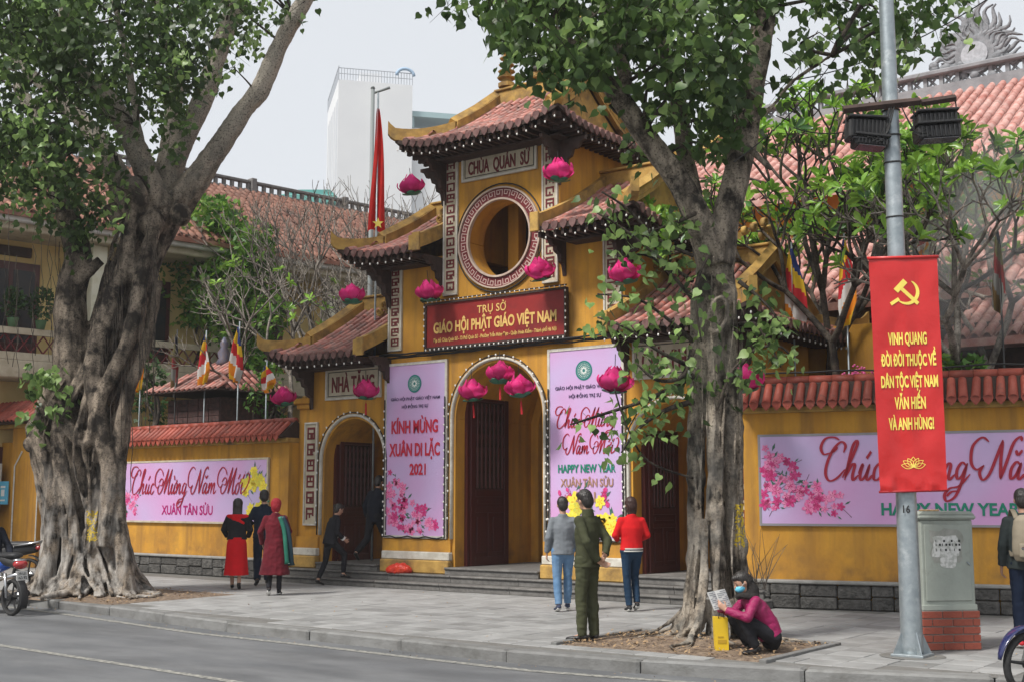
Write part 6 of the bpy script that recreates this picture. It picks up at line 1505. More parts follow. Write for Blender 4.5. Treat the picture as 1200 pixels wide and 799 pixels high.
# ------------------------------------------------------------ background trees
def fork(m, p, d, L, r, dep, rr, tips, up=.25, ang=.6, kids=(2, 3), shrink=.74, flat=0.0):
    n = 4; P = [p]; dd = d.copy()
    for k in range(n): dd = (dd + V((rr.gauss(0, .10), rr.gauss(0, .10), up * .25))).normalized(); P.append(P[-1] + dd * L / n)
    m.tube(P, [r * (1 - .22 * k / n) for k in range(n + 1)], 6 if dep > 2 else 4, cap=False)
    if dep == 0: tips.append((P[-1], dd)); return
    K = rr.choice(kids); a0 = rr.uniform(0, 6.28); u = dd.orthogonal().normalized(); w = dd.cross(u)
    for k in range(K):
        a = a0 + 2 * pi * k / K + rr.gauss(0, .3); q = (dd * cos(ang) + (u * cos(a) + w * sin(a)) * sin(ang) * rr.uniform(.8, 1.2)).normalized(); q.z *= (1 - flat); q.normalize()
        fork(m, P[-1], q, L * shrink * rr.uniform(.8, 1.15), r * .72, dep - 1, rr, tips, up, ang, kids, shrink, flat)
def plum(nm, ma, L=.26, w=.05):
    m = MB(); P = [(0, 0), (.4 * w, .25 * L), (w, .6 * L), (.7 * w, .85 * L), (0, L)]
    vs = [(x, y, .02 + .12 * y - .5 * y * y + .25 * x) for x, y in P] + [(-x, y, .02 + .12 * y - .5 * y * y + .25 * x) for x, y in P[1:-1]] + [(0, y, .12 * y - .5 * y * y) for x, y in P[1:-1]]
    m.add(vs, [(0, 1, 8), (1, 2, 9, 8), (2, 3, 10, 9), (3, 4, 10), (0, 8, 5), (8, 9, 6, 5), (9, 10, 7, 6), (10, 4, 7)]); return m.mesh(nm, ma, None, True)
fr_l = mat('frangipani_leaf', (0.16, 0.33, 0.035), (0.27, 0.45, 0.06), 0.35, 1.5, trans=.35, rnd=.25, det=2, spec=.5); fr_d = mat('frangipani_leaf_dark', (0.035, 0.11, 0.02), (0.07, 0.17, 0.03), 0.35, 1.5, trans=.3, rnd=.25, det=2, spec=.5)
PL, PD = plum('frangipani_leaf', fr_l), plum('frangipani_leaf', fr_d)
def whorls(root, tips, rr, n, prob, lt, lim=100, scale=1.0):
    A, B = [], []
    for p, d in tips:
        if rr.random() > prob(p): continue
        u = d.orthogonal().normalized(); w = d.cross(u); a0 = rr.uniform(0, 6)
        for k in range(n):
            a = a0 + 2.4 * k; o = (u * cos(a) + w * sin(a)); Y = (o * rr.uniform(.7, 1.1) + d * rr.uniform(.1, .9) + V((0, 0, rr.uniform(-.3, .1)))).normalized(); X = Y.cross(d); X = X.normalized() if X.length > .01 else u; Z = X.cross(Y); s = scale * rr.uniform(.7, 1.15)
            (A if rr.random() < lt else B).append(basis(X * s, Y * s, Z * s, p - d * .03 * k * .4))
    for me, Ms in ((PL, A), (PD, B)):
        if Ms: pieces('leaf', me, Ms, root, lim, None, 'foliage')
def forktree(label, base, d0, L, r, dep, seed, bark, leafargs=None, group=None, name='frangipani_tree', **kw):
    rr = random.Random(seed); t = thing(name, label, 'tree', base, group); m = MB(); tips = []
    fork(m, V(base), V(d0).normalized(), L, r, dep, rr, tips, **kw); m.build('trunk', bark, t, True)['kind'] = 'stuff' if False else 'part'
    if leafargs: whorls(t, tips, rr, *leafargs)
    return t, tips
b = on_y(1030, 470, 19.2); forktree('green frangipani tree with dark branches behind the right wall, left of the steel pole', (b.x, 19.2, 0), (-.25, 0, 1), 2.6, .11, 6, 3, barkd, (8, lambda p: .55, .75, 100, .95), ang=.62, shrink=.70, up=.3, flat=.15)
b = on_y(985, 440, 20.2); forktree('green frangipani tree with broad leaves behind the side room roof', (b.x, 20.2, 0), (-.1, 0, 1), 3.0, .10, 6, 14, barkd, (8, lambda p: .6, .8, 100, 1.0), ang=.6, shrink=.68, up=.3)
b = on_y(1140, 470, 19.6); forktree('sparse frangipani tree with a bare lower tangle behind the right wall near the right edge', (b.x, 19.6, 0), (.0, 0, 1), 2.3, .12, 7, 7, barkg, (8, lambda p: .5 if p.z > 5.9 else .04, .85, 100, 1.0), ang=.60, shrink=.74, up=.2)
b = on_y(1210, 470, 20.4); forktree('frangipani tree with bright green leaf tufts at the right edge', (b.x, 20.4, 0), (-.1, 0, 1), 2.6, .11, 6, 9, barkg, (9, lambda p: .9 if p.z > 5.5 else .2, .8, 100, 1.1), ang=.6, shrink=.74, up=.25)
b = on_y(375, 470, 21.5); forktree('bare pale frangipani tree between the yellow building and the lowest left roof', (b.x, 21.5, 0), (.0, 0, 1), 1.9, .13, 8, 12, barkg, (6, lambda p: .02, 1.0, 40, .9), ang=.55, shrink=.76, up=.25, kids=(2, 2, 3))
b = on_y(475, 470, 24.0); forktree('bare frangipani tree showing its pale twigs behind the hanging red flag', (b.x, 24.0, 0), (.0, 0, 1), 2.5, .13, 8, 19, barkg, None, ang=.45, shrink=.76, up=.35, kids=(2, 3))
b = on_y(330, 470, 24.5); forktree('smaller bare frangipani tree beside the bushy green tree', (b.x, 24.5, 0), (.1, 0, 1), 1.6, .10, 7, 31, barkg, (6, lambda p: .05, 1.0, 40, .9), ang=.55, shrink=.76, up=.25)
def bushy(label, base, blobs, n, s, seed, mats, trunk=True, name='garden_tree', lim=300, rs=1.0):
    """blobs: (px,py,radius m)"""
    rr = random.Random(seed); t = thing(name, label, 'tree' if trunk else 'shrub', base); Y = base[1]; m = MB(); C = []
    for px, py, r in blobs: C.append((on_y(px, py, Y + rr.uniform(-.8, .8)), r * rs))
    top = V((base[0], base[1], max(.8, min(c.z for c, r in C) - .5)))
    m.tube([V(base), V(base).lerp(top, .5) + V((.08, 0, 0)), top], [.11, .09, .07], 7)
    for c, r in C: m.tube(crom([top - V((0, 0, .1)), (top + c) / 2 + V((rr.gauss(0, .2), rr.gauss(0, .2), -.1)), c], 4), [.06 - .005 * k for k in range(9)], 5)
    m.build('trunk', barkd, t, True)['kind'] = 'part'
    for ma, fr in mats:
        m = MB()
        for c, r in C:
            for k in range(int(n * fr * r * r)):
                d = V((rr.gauss(0, 1), rr.gauss(0, 1), rr.gauss(0, 1))).normalized(); p = c + d * r * rr.random() ** .45 * (1 + .35 * noise.noise(c * 3 + d * 2)); 
                # sprig of four leaflets
                u = (d + V((rr.gauss(0, .6), rr.gauss(0, .6), rr.gauss(.1, .5)))).normalized(); w = Matrix.Rotation(rr.uniform(0, 6.28), 3, u) @ u.orthogonal().normalized()
                for q in range(3):
                    a = (q - 1) * .8; e = (u * cos(a) + w * sin(a)) * s * rr.uniform(.7, 1.2); f = e.cross(u.cross(w)).normalized() * s * .26; m.add([p, p + e * .5 + f, p + e, p + e * .5 - f], [(0, 1, 2, 3)])
        m.build('foliage', ma, t, fixn=False)['kind'] = 'stuff'
    return t
b = on_y(215, 470, 22.8); bushy('bushy mid-green garden tree behind the left wall, right of the big fig trunk', (b.x, 22.8, 0),
      [(200, 290, .9), (240, 275, .9), (275, 300, .8), (220, 340, 1.0), (260, 350, .9), (300, 330, .7), (190, 370, .8), (235, 400, .8), (285, 390, .7), (320, 370, .45), (310, 420, .45), (200, 430, .7), (260, 255, .5), (300, 285, .5), (275, 440, .4)], 560, .16, 4, ((gleaf, .4), (gleaf_lt, .6)), rs=1.22)
b = on_y(180, 500, 19.2); bushy('dark green shrub showing above the left wall beside the fig trunk', (b.x, 19.2, 0), [(170, 470, .5), (190, 485, .4), (180, 440, .4), (168, 425, .35)], 420, .12, 6, ((gleaf_dk, .8), (gleaf, .2)), name='garden_shrub', trunk=False)
b = on_y(305, 480, 19.4); bushy('low green shrub between the shrine and the gate', (b.x, 19.4, 0), [(300, 465, .35), (322, 480, .3), (315, 440, .35)], 420, .10, 8, ((gleaf, .7), (gleaf_lt, .3)), name='garden_shrub', trunk=False)
b = on_y(1110, 440, 18.9); bushy('low leafy plant just behind the right wall coping', (b.x, 18.9, 0), [(1112, 428, .25), (1140, 432, .2), (1095, 425, .22)], 600, .13, 9, ((gleaf, .6), (gleaf_lt, .4)), name='garden_shrub', trunk=False)
b = on_y(640, 560, 26); bushy('green courtyard tree glimpsed through the middle arch', (b.x, 26, 0), [(630, 500, 1.3), (645, 540, 1.2), (640, 450, 1.3), (636, 590, 1.0), (600, 500, 1.2)], 260, .16, 10, ((gleaf, .6), (gleaf_dk, .4)))
# pink peach blossom behind the right wall
bl = on_y(990, 450, 18.6); t = thing('peach_blossom', 'pink flowering peach branches behind the right wall beside the red pole banner', 'blossom tree', (bl.x, 18.6, 0)); m = MB(); tips = []; rr = random.Random(4)
fork(m, V((bl.x, 18.6, 0)), V((0, 0, 1)), 2.7, .05, 0, rr, tips); 
for k in range(5): fork(m, tips[0][0], V((rr.gauss(0, .5), rr.gauss(0, .3), 1)).normalized(), .3, .02, 3, rr, tips, shrink=.8, ang=.45)
m.build('branch', barkd, t, True)['kind'] = 'part'; m = MB()
for p, d in tips[1:]:
    for k in range(14):
        q = p - d * rr.uniform(-.05, .35) + V((rr.gauss(0, .06), rr.gauss(0, .06), rr.gauss(0, .06))); m.ell(q, (.020, .020, .016), 5, 3)
m.build('blossom', mat('peach_blossom_pink', (.72, .06, .28), (.8, .2, .42), .6, 9, trans=.2), t, True)['kind'] = 'stuff'
# ================================================================= PEOPLE
skin = mat('skin', (.46, .27, .19), (.40, .22, .15), .55, 9, spec=.35)
hairm = mat('black_hair', (.012, .010, .009), (.028, .022, .019), .38, 60, .5, 90, stretch=(1, 1, .15), spec=.5)
def cloth(nm, a, b=None, r=.85, **k): k.setdefault('spec', .12); return mat(nm, a, b or tuple(x * .7 for x in a), r, 3.5, .25, 260, bdist=.002, **k)
def facing(a):
    """a: 0 = away from the camera, 90 = towards image left, 180 = towards the camera, -90 = image right"""
    f = FWD * cos(radians(a)) - RGT * sin(radians(a)); return f
class Fig:
    def __init__(s, label, base, face, h=1.66, group=None):
        s.f = facing(face); s.r = V((s.f.y, -s.f.x, 0)); s.b = V(base); s.k = h / 1.685
        s.root = thing('person', label, 'person', s.b, group)
        J = dict(pel=(0, 0, .93), waist=(0, 0, 1.05), chest=(0, .0, 1.24), neck=(0, -.01, 1.43), head=(0, .02, 1.575), htop=None)
        for t, q in (('R', 1), ('L', -1)):
            J['sh' + t] = (.158 * q, 0, 1.345); J['el' + t] = (.225 * q, -.03, 1.10); J['wr' + t] = (.235 * q, .05, .87); J['ha' + t] = (.235 * q, .075, .79)
            J['hip' + t] = (.085 * q, 0, .90); J['kn' + t] = (.09 * q, .02, .48); J['an' + t] = (.09 * q, -.02, .08); J['to' + t] = (.105 * q, .13, .03)
        s.J = J; s.hf = V((0, 1, 0))
    def set(s, **kw):
        for k, v in kw.items(): s.J[k] = v
        return s
    def P(s, v):
        v = V(v) * s.k; return s.b + s.r * v.x + s.f * v.y + V((0, 0, v.z))
    def j(s, n): return s.P(s.J[n])
    def dirw(s, v): v = V(v); return s.r * v.x + s.f * v.y + V((0, 0, v.z))
    def body(s, sk=skin, hands=True, mb=None):
        k = s.k; m = MB(); j = s.j; hd = j('head'); hf = s.dirw(s.hf).normalized(); up = (hd - j('neck')).normalized(); sd = hf.cross(up).normalized(); hf = up.cross(sd).normalized()
        R = Matrix((sd, hf, up)).transposed(); s.R = R; s.hd = hd
        m.ell(hd + up * .015 * k, (.074 * k, .093 * k, .105 * k), 14, 10, R); m.ell(hd + hf * .028 * k - up * .055 * k, (.052 * k, .062 * k, .06 * k), 12, 8, R)
        m.ell(hd + hf * .098 * k - up * .012 * k, (.013 * k, .018 * k, .022 * k), 8, 6, R)
        m.ell(hd + hf * .082 * k - up * .052 * k, (.024 * k, .014 * k, .011 * k), 8, 6, R)
        for q in (-1, 1): m.ell(hd + sd * .078 * k * q - up * .005 * k - hf * .005 * k, (.010 * k, .020 * k, .030 * k), 8, 6, R)
        m.cap(j('neck') - up * .06 * k, hd - up * .05 * k - hf * .012 * k, .050 * k, .047 * k)
        m.cap(j('pel'), j('chest'), (.13 * k, .085 * k), (.14 * k, .09 * k), 12, s.r); m.cap(j('chest'), j('neck') - up * .12 * k, (.13 * k, .075 * k), (.06 * k, .045 * k), 12, s.r)
        for t in 'RL':
            m.cap(j('sh' + t), j('el' + t), .045 * k, .036 * k); m.cap(j('el' + t), j('wr' + t), .037 * k, .024 * k)
            m.cap(j('sh' + t), j('chest'), .05 * k, .07 * k); m.cap(j('neck') - up * .09 * k, j('sh' + t), .032 * k, .035 * k)
            m.cap(j('hip' + t), j('kn' + t), .075 * k, .052 * k); m.cap(j('kn' + t), j('an' + t), .05 * k, .034 * k); m.cap(j('pel'), j('hip' + t), .09 * k, .085 * k)
            m.cap(j('an' + t), j('an' + t).lerp(j('to' + t), .6), .024 * k, .015 * k)
            if hands: s.hand(m, t)
        o = blob(m, 'body', sk, s.root, .0085 * k, 3, .5)
        return o
    def hand(s, m, t):
        k = s.k; w = s.j('wr' + t); h = s.j('ha' + t); d = (h - w).normalized(); q = 1 if t == 'R' else -1
        side = s.J.get('palm' + t); side = s.dirw(side).normalized() if side else s.f
        side = (side - d * side.dot(d)).normalized(); n = d.cross(side) * q          # palm normal
        c = w + d * .045 * k; m.cap(w, w + d * .075 * k, (.030 * k, .015 * k), (.038 * k, .014 * k), 10, side)
        cur = s.J.get('curl' + t, .45)
        for i, (o, L) in enumerate(((.030, .074), (.011, .082), (-.010, .076), (-.030, .058))):
            a = w + d * .085 * k + side * o * k; dd = d; P = [a]
            for seg in (.42, .32, .26):
                dd = (dd * cos(cur * (.5 + .25 * i * .3)) - n * q * 0 + n * sin(cur) * (-1)).normalized(); P.append(P[-1] + dd * L * seg * k)
            for u, v, r in zip(P, P[1:], (.0090, .0082, .0074)): m.cap(u, v, r * k, r * .92 * k, 7)
        a = w + d * .03 * k + side * .030 * k; b = a + (side * .8 + d * .7).normalized() * .04 * k; m.cap(a, b, .011 * k, .0095 * k, 7); m.cap(b, b + (d * .9 + side * .1 - n * .2).normalized() * .032 * k, .0095 * k, .008 * k, 7)
    def face(s, eyes=True, lips=True):
        k = s.k; up = s.R.col[2]; hf = s.R.col[1]; sd = s.R.col[0]; hd = s.hd
        m = MB()
        for q in (-1, 1): m.ell(hd + sd * .031 * k * q + hf * .083 * k + up * .012 * k, (.013 * k, .007 * k, .0055 * k), 8, 6, s.R)
        m.build('eyes', mat('dark_eye', (.015, .01, .01), rough=.2, spec=.6), s.root, True)['kind'] = 'part'
        m = MB()
        for q in (-1, 1): m.tube([hd + sd * (.031 + o) * k * q + hf * (.088 - .3 * abs(o)) * k + up * (.033 + z) * k for o, z in ((-.018, 0), (0, .006), (.019, -.002))], .0032 * k, 4)
        m.build('eyebrows', hairm, s.root)['kind'] = 'part'
        if lips: m = MB(); m.ell(hd + hf * .094 * k - up * .053 * k, (.021 * k, .006 * k, .006 * k), 8, 6, s.R); m.build('lips', mat('lips', (.38, .10, .09), rough=.5), s.root, True)
    def hair(s, length=0.0, bun=False, ma=hairm, wide=1.0, name='hair', flare=0.0):
        k = s.k; up = s.R.col[2]; hf = s.R.col[1]; sd = s.R.col[0]; hd = s.hd; m = MB()
        m.ell(hd + up * .036 * k - hf * .018 * k, (.086 * k * wide, .096 * k, .098 * k), 14, 10, s.R)
        m.ell(hd - hf * .048 * k - up * .01 * k, (.080 * k * wide, .062 * k, .095 * k), 12, 8, s.R)
        m.ell(hd + up * .082 * k + hf * .045 * k, (.062 * k, .055 * k, .036 * k), 10, 8, s.R)
        if length:
            b = hd - hf * (.055 + flare * .2) * k - V((0, 0, length)); m.cap(hd - hf * .05 * k, b, (.085 * k * wide, .05 * k), (.075 * k * wide * (1 + flare), .030 * k), 12, sd)
        if bun: m.ell(hd - hf * .115 * k + up * .03 * k, (.038 * k, .038 * k, .036 * k), 10, 8, s.R)
        def dp(co, n): return .004 * noise.noise(V((co.x * 60, co.y * 60, co.z * 12)))
        return blob(m, name, ma, s.root, .010 * k, 2, .5, dp)
    def top(s, ma, hem=.86, loose=1.0, sleeve=1.0, name='jacket', fold=.008, hemw=1.05, coat=0, collar=True, sleeves=True):
        k = s.k; j = s.j; m = MB(); r = s.r; pel, ch, nk = j('pel'), j('chest'), j('neck')
        ax = (nk - pel).normalized(); hemp = pel + (pel - j('waist')).normalized() * ((.93 - hem) * k) if not coat else pel
        L = loose; P = [hemp - ax * .0, pel + ax * .03 * k, j('waist') + ax * .02 * k, ch, ch + (nk - ch) * .50, nk - ax * .040 * k, nk + ax * .018 * k]
        W = [(.165 * L * hemw, .125 * L * hemw), (.160 * L, .122 * L), (.150 * L, .112 * L), (.175 * L, .120 * L), (.160, .10), (.082, .072), (.062, .062)]
        m.tube(P, [(a * k, b * k) for a, b in W], 18, r)
        if coat: m.tube([pel + ax * .02 * k, pel - V((0, 0, .3 * k)), V((pel.x, pel.y, s.b.z + coat * k))], [(.165 * L * k, .13 * L * k), (.20 * L * k, .165 * L * k), (.245 * L * k, .20 * L * k)], 18, r)
        m.tube([nk - ax * .06 * k, nk + ax * .012 * k], [(.085 * k, .075 * k), (.062 * k, .060 * k)], 14, r)
        if sleeves:
          for t in 'RL':
            sh, el, wr = j('sh' + t), j('el' + t), j('wr' + t)
            m.cap(nk - ax * .062 * k, sh - V((0, 0, .006 * k)), .060 * k, .055 * k); m.cap(sh - (sh - ch) * .25, sh, .070 * k, .058 * k * (L + 1) / 2); e = el + (wr - el) * sleeve
            m.cap(sh, el, .058 * k * (L + 1) / 2, .051 * k * (L + 1) / 2); m.tube([el, el + (e - el) * .5, e], [.056 * k * (L + 1) / 2, .048 * k * (L + 1) / 2, .042 * k * (L + 1) / 2], 12); m.ell(el, (.056 * k,) * 3)
        sd_ = random.uniform(0, 50)
        def dp(co, n): return fold * k * (noise.noise(V((co.x * 9, co.y * 9, co.z * 5 + sd_))) + .6 * noise.noise(V((co.x * 16, co.y * 16, co.z * 22 + sd_))))
        return blob(m, name, ma, s.root, .011 * k, 4, .6, dp)
    def trousers(s, ma, w=1.0, cuff=.05, name='trousers', fold=.007, bag=1.0):
        k = s.k; j = s.j; m = MB(); m.cap(j('pel') - V((0, 0, .02)), j('pel') + (j('waist') - j('pel')) * .6, (.158 * k, .118 * k), (.145 * k, .105 * k), 14, s.r)
        for t in 'RL':
            hp, kn, an = j('hip' + t), j('kn' + t), j('an' + t); c = an + (kn - an) * (cuff / .4 - .1)
            m.cap(j('pel') - V((0, 0, .03 * k)), hp, .105 * k, .10 * k); m.cap(hp, kn, (.095 * k * w, .098 * k * w), .066 * k * w * bag); m.tube([kn, kn + (c - kn) * .45, c], [.066 * k * w * bag, .063 * k * w * bag, .053 * k * w * bag], 12); m.ell(kn, (.064 * k * w * bag,) * 3)
        sd_ = random.uniform(0, 50)
        def dp(co, n): return fold * k * (noise.noise(V((co.x * 10, co.y * 10, co.z * 6 + sd_))) + .7 * noise.noise(V((co.x * 14, co.y * 14, co.z * 26 + sd_))))
        return blob(m, name, ma, s.root, .011 * k, 3, .6, dp)
    def shoes(s, ma, sole=None, big=1.0):
        k = s.k
        for t in 'RL':
            an, to = s.j('an' + t), s.j('to' + t); d = (to - an); d.z = min(d.z, 0) if abs(d.z) < .09 else d.z; m = MB(); heel = an - V((0, 0, .035 * k)) - d.normalized() * .03 * k
            m.cap(heel, to, (.036 * k * big, .030 * k * big), (.038 * k * big, .022 * k * big), 12, s.r); m.cap(an - V((0, 0, .01)), heel + d * .3 + V((0, 0, .015 * k)), .040 * k * big, .036 * k * big)
            sh = blob(m, 'shoe', ma, s.root, .009 * k, 2, .5)
            if sole: m = MB(); q = V((0, 0, .022 * k)); m.tube([heel - q - d.normalized() * .02, heel - q + d * .4, to - q + d.normalized() * .03 * k], [(.034 * k, .010), (.036 * k, .010), (.022 * k, .008)], 10, s.r); m.build('sole', sole, sh, True)
black_c = cloth('black_cloth', (.014, .014, .017), (.024, .024, .028)); blackshoe = mat('black_leather', (.015, .014, .014), rough=.35, spec=.5); whitesole = mat('white_rubber', (.6, .59, .56), rough=.6)
# 1 officer in olive suit, hands behind the back
olive = cloth('olive_wool', (.062, .066, .036), (.045, .048, .027))
f = Fig('man in a dark olive suit standing on the kerb with hands clasped behind his back', on_z(682, 752, 0), 52, 1.70)
f.b = on_z(689, 751, 0); f.root.location = f.b; ORG[f.root.name] = f.b
f.set(hipR=(.08, 0, .90), knR=(.085, .0, .48), anR=(.085, -.03, .08), toR=(.12, .13, .03), knL=(-.085, .03, .48), anL=(-.08, .02, .08), toL=(-.12, .18, .03),
      elR=(.205, -.14, 1.12), wrR=(.07, -.20, .96), haR=(-.01, -.215, .93), elL=(-.205, -.13, 1.12), wrL=(-.06, -.19, .90), haL=(.03, -.215, .86), palmR=(0, 0, 1), palmL=(0, 0, 1), head=(0, .03, 1.57)); f.hf = V((.25, 1, 0))
f.body(); f.face(); f.hair(); f.top(olive, .82, 1.05, hemw=1.04, name='jacket', fold=.010); f.trousers(olive, .98, .02, bag=1.08, fold=.012); f.shoes(blackshoe)
m = MB(); ax = V((0, 0, 1)); nk = f.j('neck'); m.tube([nk - ax * .035, nk + ax * .045], [(.076, .072), (.064, .062)], 16, f.r, cap=False); m.build('collar', olive, f.root, True)
# 2 man in grey jacket and light jeans, partly behind him
f = Fig('man in a grey jacket and light blue jeans, mostly hidden behind the olive suited man', (0, 0, 0), 10, 1.62); f.b = on_z(660, 716, 0); f.root.location = f.b; ORG[f.root.name] = f.b.copy()
f.set(knR=(.09, .08, .49), anR=(.09, .10, .10), toR=(.11, .25, .07), knL=(-.09, .0, .48), anL=(-.09, -.10, .10), toL=(-.10, .05, .035)); f.body(); f.face(); f.hair()
f.top(cloth('grey_jacket', (.20, .215, .235), (.15, .165, .18)), .84, 1.05); f.trousers(cloth('light_denim', (.10, .19, .32), (.16, .26, .40)), 1.0, .05); f.shoes(mat('navy_canvas', (.03, .04, .08), rough=.7), whitesole)
# 3 woman in red cardigan and jeans
f = Fig('woman with bobbed hair, bright red cardigan and dark jeans near the right arch', (0, 0, 0), 12, 1.62); f.b = on_z(741, 716, 0); f.root.location = f.b; ORG[f.root.name] = f.b.copy()
f.set(knR=(.075, .10, .50), anR=(.07, -.02, .12), toR=(.08, .10, .05), knL=(-.08, .0, .48), anL=(-.06, -.05, .08), toL=(-.06, .10, .03), elR=(.25, .0, 1.13), wrR=(.19, .20, 1.06), haR=(.15, .27, 1.06), elL=(-.25, .0, 1.13), wrL=(-.17, .18, 1.06), haL=(-.12, .25, 1.06))
redk = cloth('red_knit', (.62, .015, .018), (.50, .012, .015)); f.body(); f.face(); f.hair(.10, wide=1.08, ma=mat('brown_black_hair', (.03, .014, .012), (.05, .022, .018), .4, 60, .5, 90, stretch=(1, 1, .2)))
f.top(redk, .90, 1.08, hemw=1.02, name='cardigan', fold=.006); f.trousers(cloth('dark_denim', (.012, .03, .06), (.02, .045, .085)), .92, .05); f.shoes(mat('black_canvas', (.02, .02, .022), rough=.7), whitesole)
for z, c in ((.895, whitesole), (.912, black_c), (.930, whitesole)):
    m = MB(); p = f.P((0, 0, z)); m.tube([p - V((0, 0, .009)), p + V((0, 0, .009))], [(.177 * f.k, .139 * f.k)] * 2, 24, f.r, cap=False); m.build('hem_stripe', c, f.root, True)
# 4 woman in long red skirt, black top, red shawl
f = Fig('woman with long black hair in a long red skirt and black top walking away', (0, 0, 0), 8, 1.60); f.b = on_z(276, 690, 0); f.root.location = f.b; ORG[f.root.name] = f.b.copy()
f.set(anR=(.07, -.16, .12), toR=(.07, -.04, .03), knR=(.07, -.03, .47), anL=(-.07, .08, .08), toL=(-.08, .21, .03), elR=(.25, .0, 1.12), wrR=(.20, .16, .98), haR=(.16, .22, .97), elL=(-.25, .0, 1.12), wrL=(-.20, .16, .98), haL=(-.15, .22, .97)); f.body(); f.face(); f.hair(.34, wide=1.12, flare=.15)
skirt = cloth('red_skirt', (.60, .012, .018), (.48, .010, .014)); k = f.k; m = MB(); p = f.P
n = 40; vs = []; fs = []; rows = [(.97, .155, .115), (.85, .185, .15), (.6, .20, .18), (.40, .215, .205), (.27, .225, .225)]
for zi, (z, a, b_) in enumerate(rows):
    for i in range(n): an = 2 * pi * i / n; w = 1 + .055 * zi / 4 * sin(an * 7 + zi * .4); vs.append(p((a * w * cos(an), b_ * w * sin(an) - .02, z)))
for zi in range(4):
    for i in range(n): fs.append((zi * n + i, zi * n + (i + 1) % n, (zi + 1) * n + (i + 1) % n, (zi + 1) * n + i))
m.add(vs, fs); m.build('skirt', skirt, f.root, True)
f.top(black_c, .93, 1.12, name='top'); m = MB()
for q in (1, -1): m.cap(p((.02 * q, -.10, 1.36)), p((.17 * q, -.03, 1.36)), (.05 * k, .03 * k), (.045 * k, .03 * k), 10, V((0, 0, 1)))
m.cap(p((-.06, -.10, 1.33)), p((.12, -.11, 1.24)), (.05 * k, .025 * k), (.03 * k, .02 * k), 10, V((0, 0, 1))); blob(m, 'shawl', skirt, f.root, .012, 3, .6)
f.shoes(blackshoe)
# 5 young man in dark navy
f = Fig('young man with short black hair in dark navy clothes beside the woman in red', (0, 0, 0), 12, 1.76); f.b = on_z(307, 686, 0); f.root.location = f.b; ORG[f.root.name] = f.b.copy()
f.set(anR=(.09, .12, .09), toR=(.1, .25, .04), knR=(.09, .12, .49), anL=(-.09, -.14, .11), toL=(-.11, -.01, .03), elL=(-.27, .02, 1.13), wrL=(-.2, .2, 1.1), haL=(-.15, .27, 1.12)); f.body(); f.face(); f.hair(); navy = cloth('navy_cloth', (.012, .018, .034), (.02, .028, .045)); f.top(navy, .84, 1.1); f.trousers(navy, 1.05, .05, bag=1.1); f.shoes(blackshoe)
# 6 person in dark red velvet coat and head wrap
f = Fig('person in a long dark red velvet coat, red head wrap and green scarf', (0, 0, 0), 5, 1.60); f.b = on_z(321, 697, 0); f.root.location = f.b; ORG[f.root.name] = f.b.copy()
f.set(anR=(.08, .06, .08), toR=(.09, .19, .03), anL=(-.08, -.1, .12), toL=(-.10, .01, .03), knL=(-.08, .04, .46), elR=(.24, .03, 1.12), wrR=(.18, .22, 1.05), haR=(.13, .29, 1.05), elL=(-.26, .0, 1.12), wrL=(-.24, .12, .9), haL=(-.22, .16, .83)); f.body(); f.face()
velvet = mat('dark_red_velvet', (.075, .006, .012), (.13, .012, .020), .8, 3, .2, 60, sheen=.08, spec=.1); f.top(velvet, .93, 1.12, name='coat', coat=.36, fold=.012); f.trousers(black_c, .8, .05); f.shoes(mat('black_canvas', (.02, .02, .022), rough=.7), whitesole)
wrap = mat('red_head_wrap', (.20, .008, .015), (.27, .012, .02), .8, 12, .3, 60); f.hair(.06, ma=wrap, wide=1.12, name='head_wrap')
m = MB(); k = f.k; p = f.P; m.tube(crom([p((.08, -.10, 1.38)), p((.16, -.12, 1.15)), p((.20, -.14, .85)), p((.23, -.12, .55))], 4), [(.035, .015)] * 12 + [(.05, .012)], 8, f.r); m.build('scarf', mat('green_silk', (.01, .10, .07), (.02, .15, .10), .5, 6), f.root, True)
m = MB(); m.tube(crom([p((.12, -.09, 1.38)), p((.22, -.10, 1.15)), p((.27, -.10, .85)), p((.30, -.06, .52))], 4), [(.045, .015)] * 12 + [(.06, .012)], 8, f.r); m.build('scarf', mat('dark_teal_silk', (.006, .03, .045), rough=.5), f.root, True)
# 7 woman in black stepping onto the steps
f = Fig('woman with a hair bun in black stepping up onto the gate steps', (0, 0, 0), -58, 1.54); f.b = on_y(384, 680, 16.72); f.b.z = .0; f.root.location = f.b; ORG[f.root.name] = f.b.copy()
f.set(pel=(0, .04, .92), waist=(0, .06, 1.04), chest=(0, .11, 1.23), neck=(0, .16, 1.41), head=(0, .22, 1.54), shR=(.155, .13, 1.32), shL=(-.155, .13, 1.32), elR=(.22, .10, 1.07), wrR=(.18, .28, .93), haR=(.16, .34, .89), elL=(-.22, .12, 1.07), wrL=(-.16, .32, .98), haL=(-.12, .38, .95),
      hipR=(.085, .04, .90), hipL=(-.085, .04, .90), knR=(.09, .33, .62), anR=(.09, .30, .22), toR=(.10, .43, .17), knL=(-.09, -.02, .48), anL=(-.09, -.18, .11), toL=(-.10, -.06, .03)); f.hf = V((-.05, 1, -.1))
f.body(); f.face(); f.hair(bun=True); f.top(black_c, .84, 1.1, sleeve=.85); f.trousers(black_c, .92, .08); f.shoes(blackshoe)
m = MB(); 
for t in 'RL': w = f.j('wr' + t); e = f.j('el' + t); c = w + (e - w) * .22; d = (w - e).normalized(); m.tube([c - d * .02, c + d * .02], .047, 12, cap=False)
m.build('cuff_stripes', mat('white_stripe', (.7, .7, .68), rough=.8), f.root, True)['kind'] = 'part'
